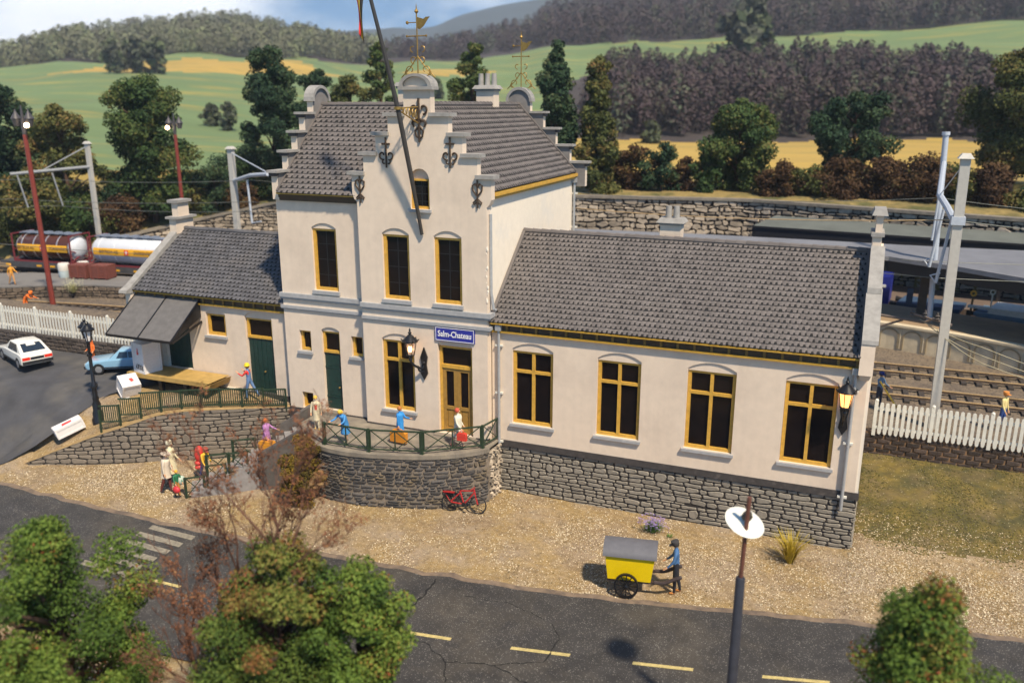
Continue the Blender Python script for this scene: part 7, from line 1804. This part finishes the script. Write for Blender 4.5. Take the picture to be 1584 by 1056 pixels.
def hills():
    bs = np.arange(-560, 2180, 8); ds = [92 * (1400 / 92) ** (i / 150) for i in range(151)]
    vs = [far_pt(b, d) - (V(0, 0, 5) if d < 92.5 else V(0, 0, 0)) for d in ds for b in bs]; nx = len(bs); fs = []; mi = []
    for j in range(len(ds) - 1):
        for i in range(nx - 1):
            fs.append((j * nx + i, j * nx + i + 1, (j + 1) * nx + i + 1, (j + 1) * nx + i))
            b, d = bs[i] + 4, (ds[j] + ds[j + 1]) / 2; jn = 18 * noise.noise(V(b * .012, d * .004, 0)); D = d * (1 + jn * .004)
            if b > 860: k = 1 if 106 < D < 200 else (2 if 200 <= D < 335 else (0 if d < wood_edge(b) + 8 else 2)); k = 3 if D < 106 else k
            elif D < 122: k = 3
            elif 70 < b < 565 and abs(D - 432 - .02 * (b - 300)) < 31 * min(1, (b - 70) / 130, (565 - b) / 160): k = 1
            elif 575 < b < 770 and abs(D - 424) < 24 * min(1, (b - 575) / 60, (770 - b) / 50): k = 1
            elif D > 520: k = 2
            else: k = 0
            mi.append(k)
    me = bpy.data.meshes.new('hills'); me.from_pydata(vs, [], fs); me.polygons.foreach_set('material_index', mi); me.polygons.foreach_set('use_smooth', [True] * len(fs))
    def field(name, c, c2, sc):
        m = mat(name, c, .95, .18, .03, c2=c2, c2scale=sc, c2lo=.52, c2hi=.70); nt = m.node_tree
        mp = nt.nodes.new('ShaderNodeMapping'); mp.inputs['Rotation'].default_value = (0, 0, R(-24)); mp.inputs['Scale'].default_value = (.25, 1.6, 1)
        tc = [n for n in nt.nodes if n.type == 'TEX_COORD'][0]; nt.links.new(tc.outputs['Object'], mp.inputs[0])
        for n in nt.nodes:
            if n.type == 'TEX_NOISE': nt.links.new(mp.outputs[0], n.inputs['Vector'])
        return m
    for m in (field('meadow', (.125, .185, .07), (.27, .245, .06), .10), field('rape_field', (.40, .265, .055), (.17, .17, .05), .13), mat('forest_floor', (.045, .035, .032), .95, .3, .05), field('bank_grass', (.27, .20, .06), (.17, .15, .04), .3)):
        me.materials.append(m)
    o = bpy.data.objects.new('hills', me); col.objects.link(o); structure(o)
hills()
def far_hills():
    vs, fs = [], []; bs = np.arange(-600, 2200, 12); tab = [(-600, 150), (300, 120), (430, 74), (500, 50), (560, 47), (610, 44), (640, 47), (700, 30), (760, 12), (840, -4), (1000, -15), (2200, -15)]
    for k, d in enumerate((1500, 1750, 2000, 2300)):
        for b in bs:
            r = ray(b, 163); h = V(r.x, r.y, 0).normalized(); y = interp(tab, b); y = 110 + (y - 110) * (0, .55, 1, .6)[k] + 6 * noise.noise(V(b * .02, d * .01, 0)); q = ray(b, y)
            p = CAM + h * d; vs.append((p.x, p.y, CAM.z + d * q.z / math.hypot(q.x, q.y)))
    n = len(bs)
    for k in range(3):
        for i in range(n - 1): fs.append((k * n + i, k * n + i + 1, (k + 1) * n + i + 1, (k + 1) * n + i))
    me = bpy.data.meshes.new('far_hills'); me.from_pydata(vs, [], fs); me.polygons.foreach_set('use_smooth', [True] * len(fs))
    me.materials.append(mat('far_wood', (.045, .065, .075), .95, .35, .012)); o = bpy.data.objects.new('far_hills', me); col.objects.link(o); structure(o)
far_hills()
def woods(name, n, fn, h, w, m, seed, leaves=170):
    rg = np.random.default_rng(seed); P, Nn, S, T = [], [], [], []
    k = 0
    while k < n:
        b, d = fn(rg)
        if b is None: continue
        k += 1; p = far_pt(b, d); hh = h * rg.uniform(.5, 1.4); ww = w * rg.uniform(.7, 1.3); t0 = rg.random()
        u = rg.random(leaves); a = rg.uniform(0, 2 * PI, leaves); rr = ww / 2 * np.sqrt(np.clip(1 - (2 * u - .9) ** 2 / 1.21, 0, 1)) * rg.random(leaves) ** .4
        q = np.stack([p.x + rr * np.cos(a), p.y + rr * np.sin(a), p.z + hh * (.08 + .92 * u)], 1); P.append(q)
        Nn.append(np.stack([np.cos(a), np.sin(a), .3 + u], 1) + rg.normal(size=(leaves, 3)) * .5); S.append(rg.uniform(.024, .056, leaves) * (hh + ww) * .62); T.append(np.clip(t0 + rg.normal(size=leaves) * .13, 0, 1))
    o = leaf_mesh(name, np.concatenate(P), np.concatenate(Nn), np.concatenate(S), np.concatenate(T), m, None, .75); tag(o, kind='stuff'); return o
wm = mat('wood_mauve', (0, 0, 0), .9, .25, .05, ramp=[(0, (.062, .045, .050)), (.55, (.078, .058, .060)), (.85, (.088, .075, .062)), (1, (.085, .105, .068))], spec=.1)
wg_ = mat('wood_greybrown', (0, 0, 0), .9, .25, .03, ramp=[(0, (.115, .112, .080)), (.5, (.165, .165, .105)), (1, (.19, .215, .11))], spec=.1)
def w1(rg):
    b = rg.uniform(905, 1720); d = 203 + 9 * max(0, noise.noise(V(b * .03, 0, 8)) + .3) + 128 * rg.random() ** .9
    if d > 206 + (b - 890) * 2.2 or d > 330 - 40 * max(0, noise.noise(V(b * .012, 0, 3)) + .2): return None, None
    return b, d
woods('lower_wood', 2300, w1, 10, 4.2, wm, 5)
def w2(rg):
    b = rg.uniform(830, 1760); d = rg.uniform(440, 900)
    if d < wood_edge(b): return None, None
    return b, d
woods('upper_wood', 2300, w2, 15, 10, wm, 6)
def w3(rg):
    b = rg.uniform(-260, 590); d = rg.uniform(500, 860)
    if d < interp([(-260, 560), (0, 560), (90, 520), (300, 500), (560, 540)], b): return None, None
    return b, d
woods('hill_wood', 2300, w3, 13, 10, wg_, 7)
woods('saddle_wood', 420, lambda rg: (rg.uniform(560, 850), rg.uniform(620, 900)), 13, 10, wm, 8)
FT = [('rounded pale crowned tree rising above the lower wood', 1152, 330, 26, 22), ('small tree on the green slope at the right', 1505, 330, 9, 7), ('dark copse tree left in the yellow field', 183, 395, 13, 9), ('dark copse tree in the middle of the yellow field', 215, 398, 15, 11), ('dark copse tree right in the yellow field', 250, 395, 14, 10),
      ('lone bush on the green field left of the flagpole', 325, 215, 5, 4), ('second lone bush on the green field left of the flagpole', 352, 205, 6, 4.5), ('small round tree on the meadow behind the front weather vane', 672, 330, 7, 8), ('pale bush at the foot of the lower wood', 1008, 190, 4.5, 5)]
for i, (lb, b, d, h, w_) in enumerate(FT):
    p = far_pt(b, d); tree('distant_tree', lb, tuple(p), h, w_, mat('leaf_far', (0, 0, 0), .85, .2, .3, ramp=[(0, (.05, .052, .042)), (.5, (.080, .088, .060)), (1, (.12, .15, .07))], spec=.1), 'round', 90 + i, K=26, per=60 * (5 / w_) ** 1.6, size=.09 * w_, bottom=.05, group='lone trees on the far fields', limbs=4, cr=.2)
# ------------------------------------------------------------------ light, sky, camera
SUN = V(.56, -.45, 1.0).normalized()      # towards the sun
ld = bpy.data.lights.new('sun', 'SUN'); ld.energy = 5.0; ld.angle = R(3); ld.color = (1, .86, .66)
lo = bpy.data.objects.new('sun', ld); col.objects.link(lo); lo.rotation_euler = SUN.to_track_quat('Z', 'Y').to_euler()
wd = bpy.data.worlds.new('World'); scene.world = wd; wd.use_nodes = True
nt = wd.node_tree; n = nt.nodes; l = nt.links; bg = n['Background']
sky = n.new('ShaderNodeTexSky'); sky.sky_type = 'NISHITA'; sky.sun_disc = False
sky.sun_elevation = math.asin(SUN.z); sky.sun_rotation = math.atan2(SUN.x, SUN.y); sky.air_density = 1.0; sky.dust_density = .6; sky.ozone_density = 2.0
tc = n.new('ShaderNodeTexCoord'); mp = n.new('ShaderNodeMapping'); mp.inputs['Location'].default_value = (0, 0, .10)
l.new(tc.outputs['Generated'], mp.inputs[0]); l.new(mp.outputs[0], sky.inputs['Vector'])
nz = n.new('ShaderNodeTexNoise'); nz.inputs['Scale'].default_value = 2.6; nz.inputs['Detail'].default_value = 7; nz.inputs['Roughness'].default_value = .55
m2_ = n.new('ShaderNodeMapping'); m2_.inputs['Scale'].default_value = (1, 1, 2.2); m2_.inputs['Location'].default_value = (3.2, .4, .1); l.new(tc.outputs['Generated'], m2_.inputs[0]); l.new(m2_.outputs[0], nz.inputs['Vector'])
sx = n.new('ShaderNodeVectorMath'); sx.operation = 'DOT_PRODUCT'; sx.inputs[1].default_value = (-.88, .47, 0); l.new(tc.outputs['Generated'], sx.inputs[0])
ad = n.new('ShaderNodeMath'); ad.operation = 'MULTIPLY_ADD'; ad.inputs[1].default_value = .55; l.new(sx.outputs['Value'], ad.inputs[0]); l.new(nz.outputs['Fac'], ad.inputs[2])
mr = n.new('ShaderNodeMapRange'); mr.interpolation_type = 'SMOOTHSTEP'; mr.inputs[1].default_value = .86; mr.inputs[2].default_value = 1.08; mr.inputs[3].default_value = 0; mr.inputs[4].default_value = .92; l.new(ad.outputs[0], mr.inputs[0])
mx_ = n.new('ShaderNodeMix'); mx_.data_type = 'RGBA'; mx_.inputs[7].default_value = (22, 22.3, 22.6, 1); l.new(mr.outputs[0], mx_.inputs[0]); tn = n.new('ShaderNodeVectorMath'); tn.operation = 'MULTIPLY'; tn.inputs[1].default_value = (.95, 1.5, 1.85); l.new(sky.outputs[0], tn.inputs[0]); l.new(tn.outputs[0], mx_.inputs[6]); l.new(mx_.outputs[2], bg.inputs[0])
bg.inputs[1].default_value = .055
# air
HAZE = True
if HAZE:
    me = bpy.data.meshes.new('haze'); bb = [Vector(v.co) for nm in ('hills', 'far_hills', 'upper_wood', 'hill_wood') for v in bpy.data.objects[nm].data.vertices]
    w = MB(); w.box(min(v.x for v in bb) - 60, max(v.x for v in bb) + 60, -120, max(v.y for v in bb) + 60, min(-4.5, min(v.z for v in bb) - 1), max(v.z for v in bb) + 6)
    me.from_pydata(w.v, [], w.f); hz = bpy.data.objects.new('haze', me); col.objects.link(hz); hz['kind'] = 'stuff'
    hm = bpy.data.materials.new('haze_air'); hm.use_nodes = True; t_ = hm.node_tree; t_.nodes.remove(t_.nodes['Principled BSDF'])
    pv = t_.nodes.new('ShaderNodeVolumePrincipled'); pv.inputs['Color'].default_value = (.80, .88, 1, 1); pv.inputs['Density'].default_value = .00026; pv.inputs['Anisotropy'].default_value = .2
    t_.links.new(pv.outputs[0], t_.nodes['Material Output'].inputs['Volume']); me.materials.append(hm)
cd = bpy.data.cameras.new('camera'); cam = bpy.data.objects.new('camera', cd); col.objects.link(cam); scene.camera = cam
cd.sensor_width = 36; cd.lens = FPX / 1584 * 36; cd.clip_start = .1; cd.clip_end = 6000
cam.location = CAM; cam.rotation_euler = (R(90) - PITCH, 0, YAW)
cd.dof.use_dof = True; cd.dof.focus_distance = 34.5; cd.dof.aperture_fstop = .24; cd.dof.aperture_blades = 0
vs_ = scene.view_settings; vs_.view_transform = 'Standard'; vs_.look = 'None'; vs_.exposure = 0.39; vs_.gamma = 1
scene.cycles.use_denoising = True
scene.cycles.volume_bounces = 0; scene.cycles.max_bounces = 6; scene.cycles.transparent_max_bounces = 8
scene.cycles.sample_clamp_indirect = 8
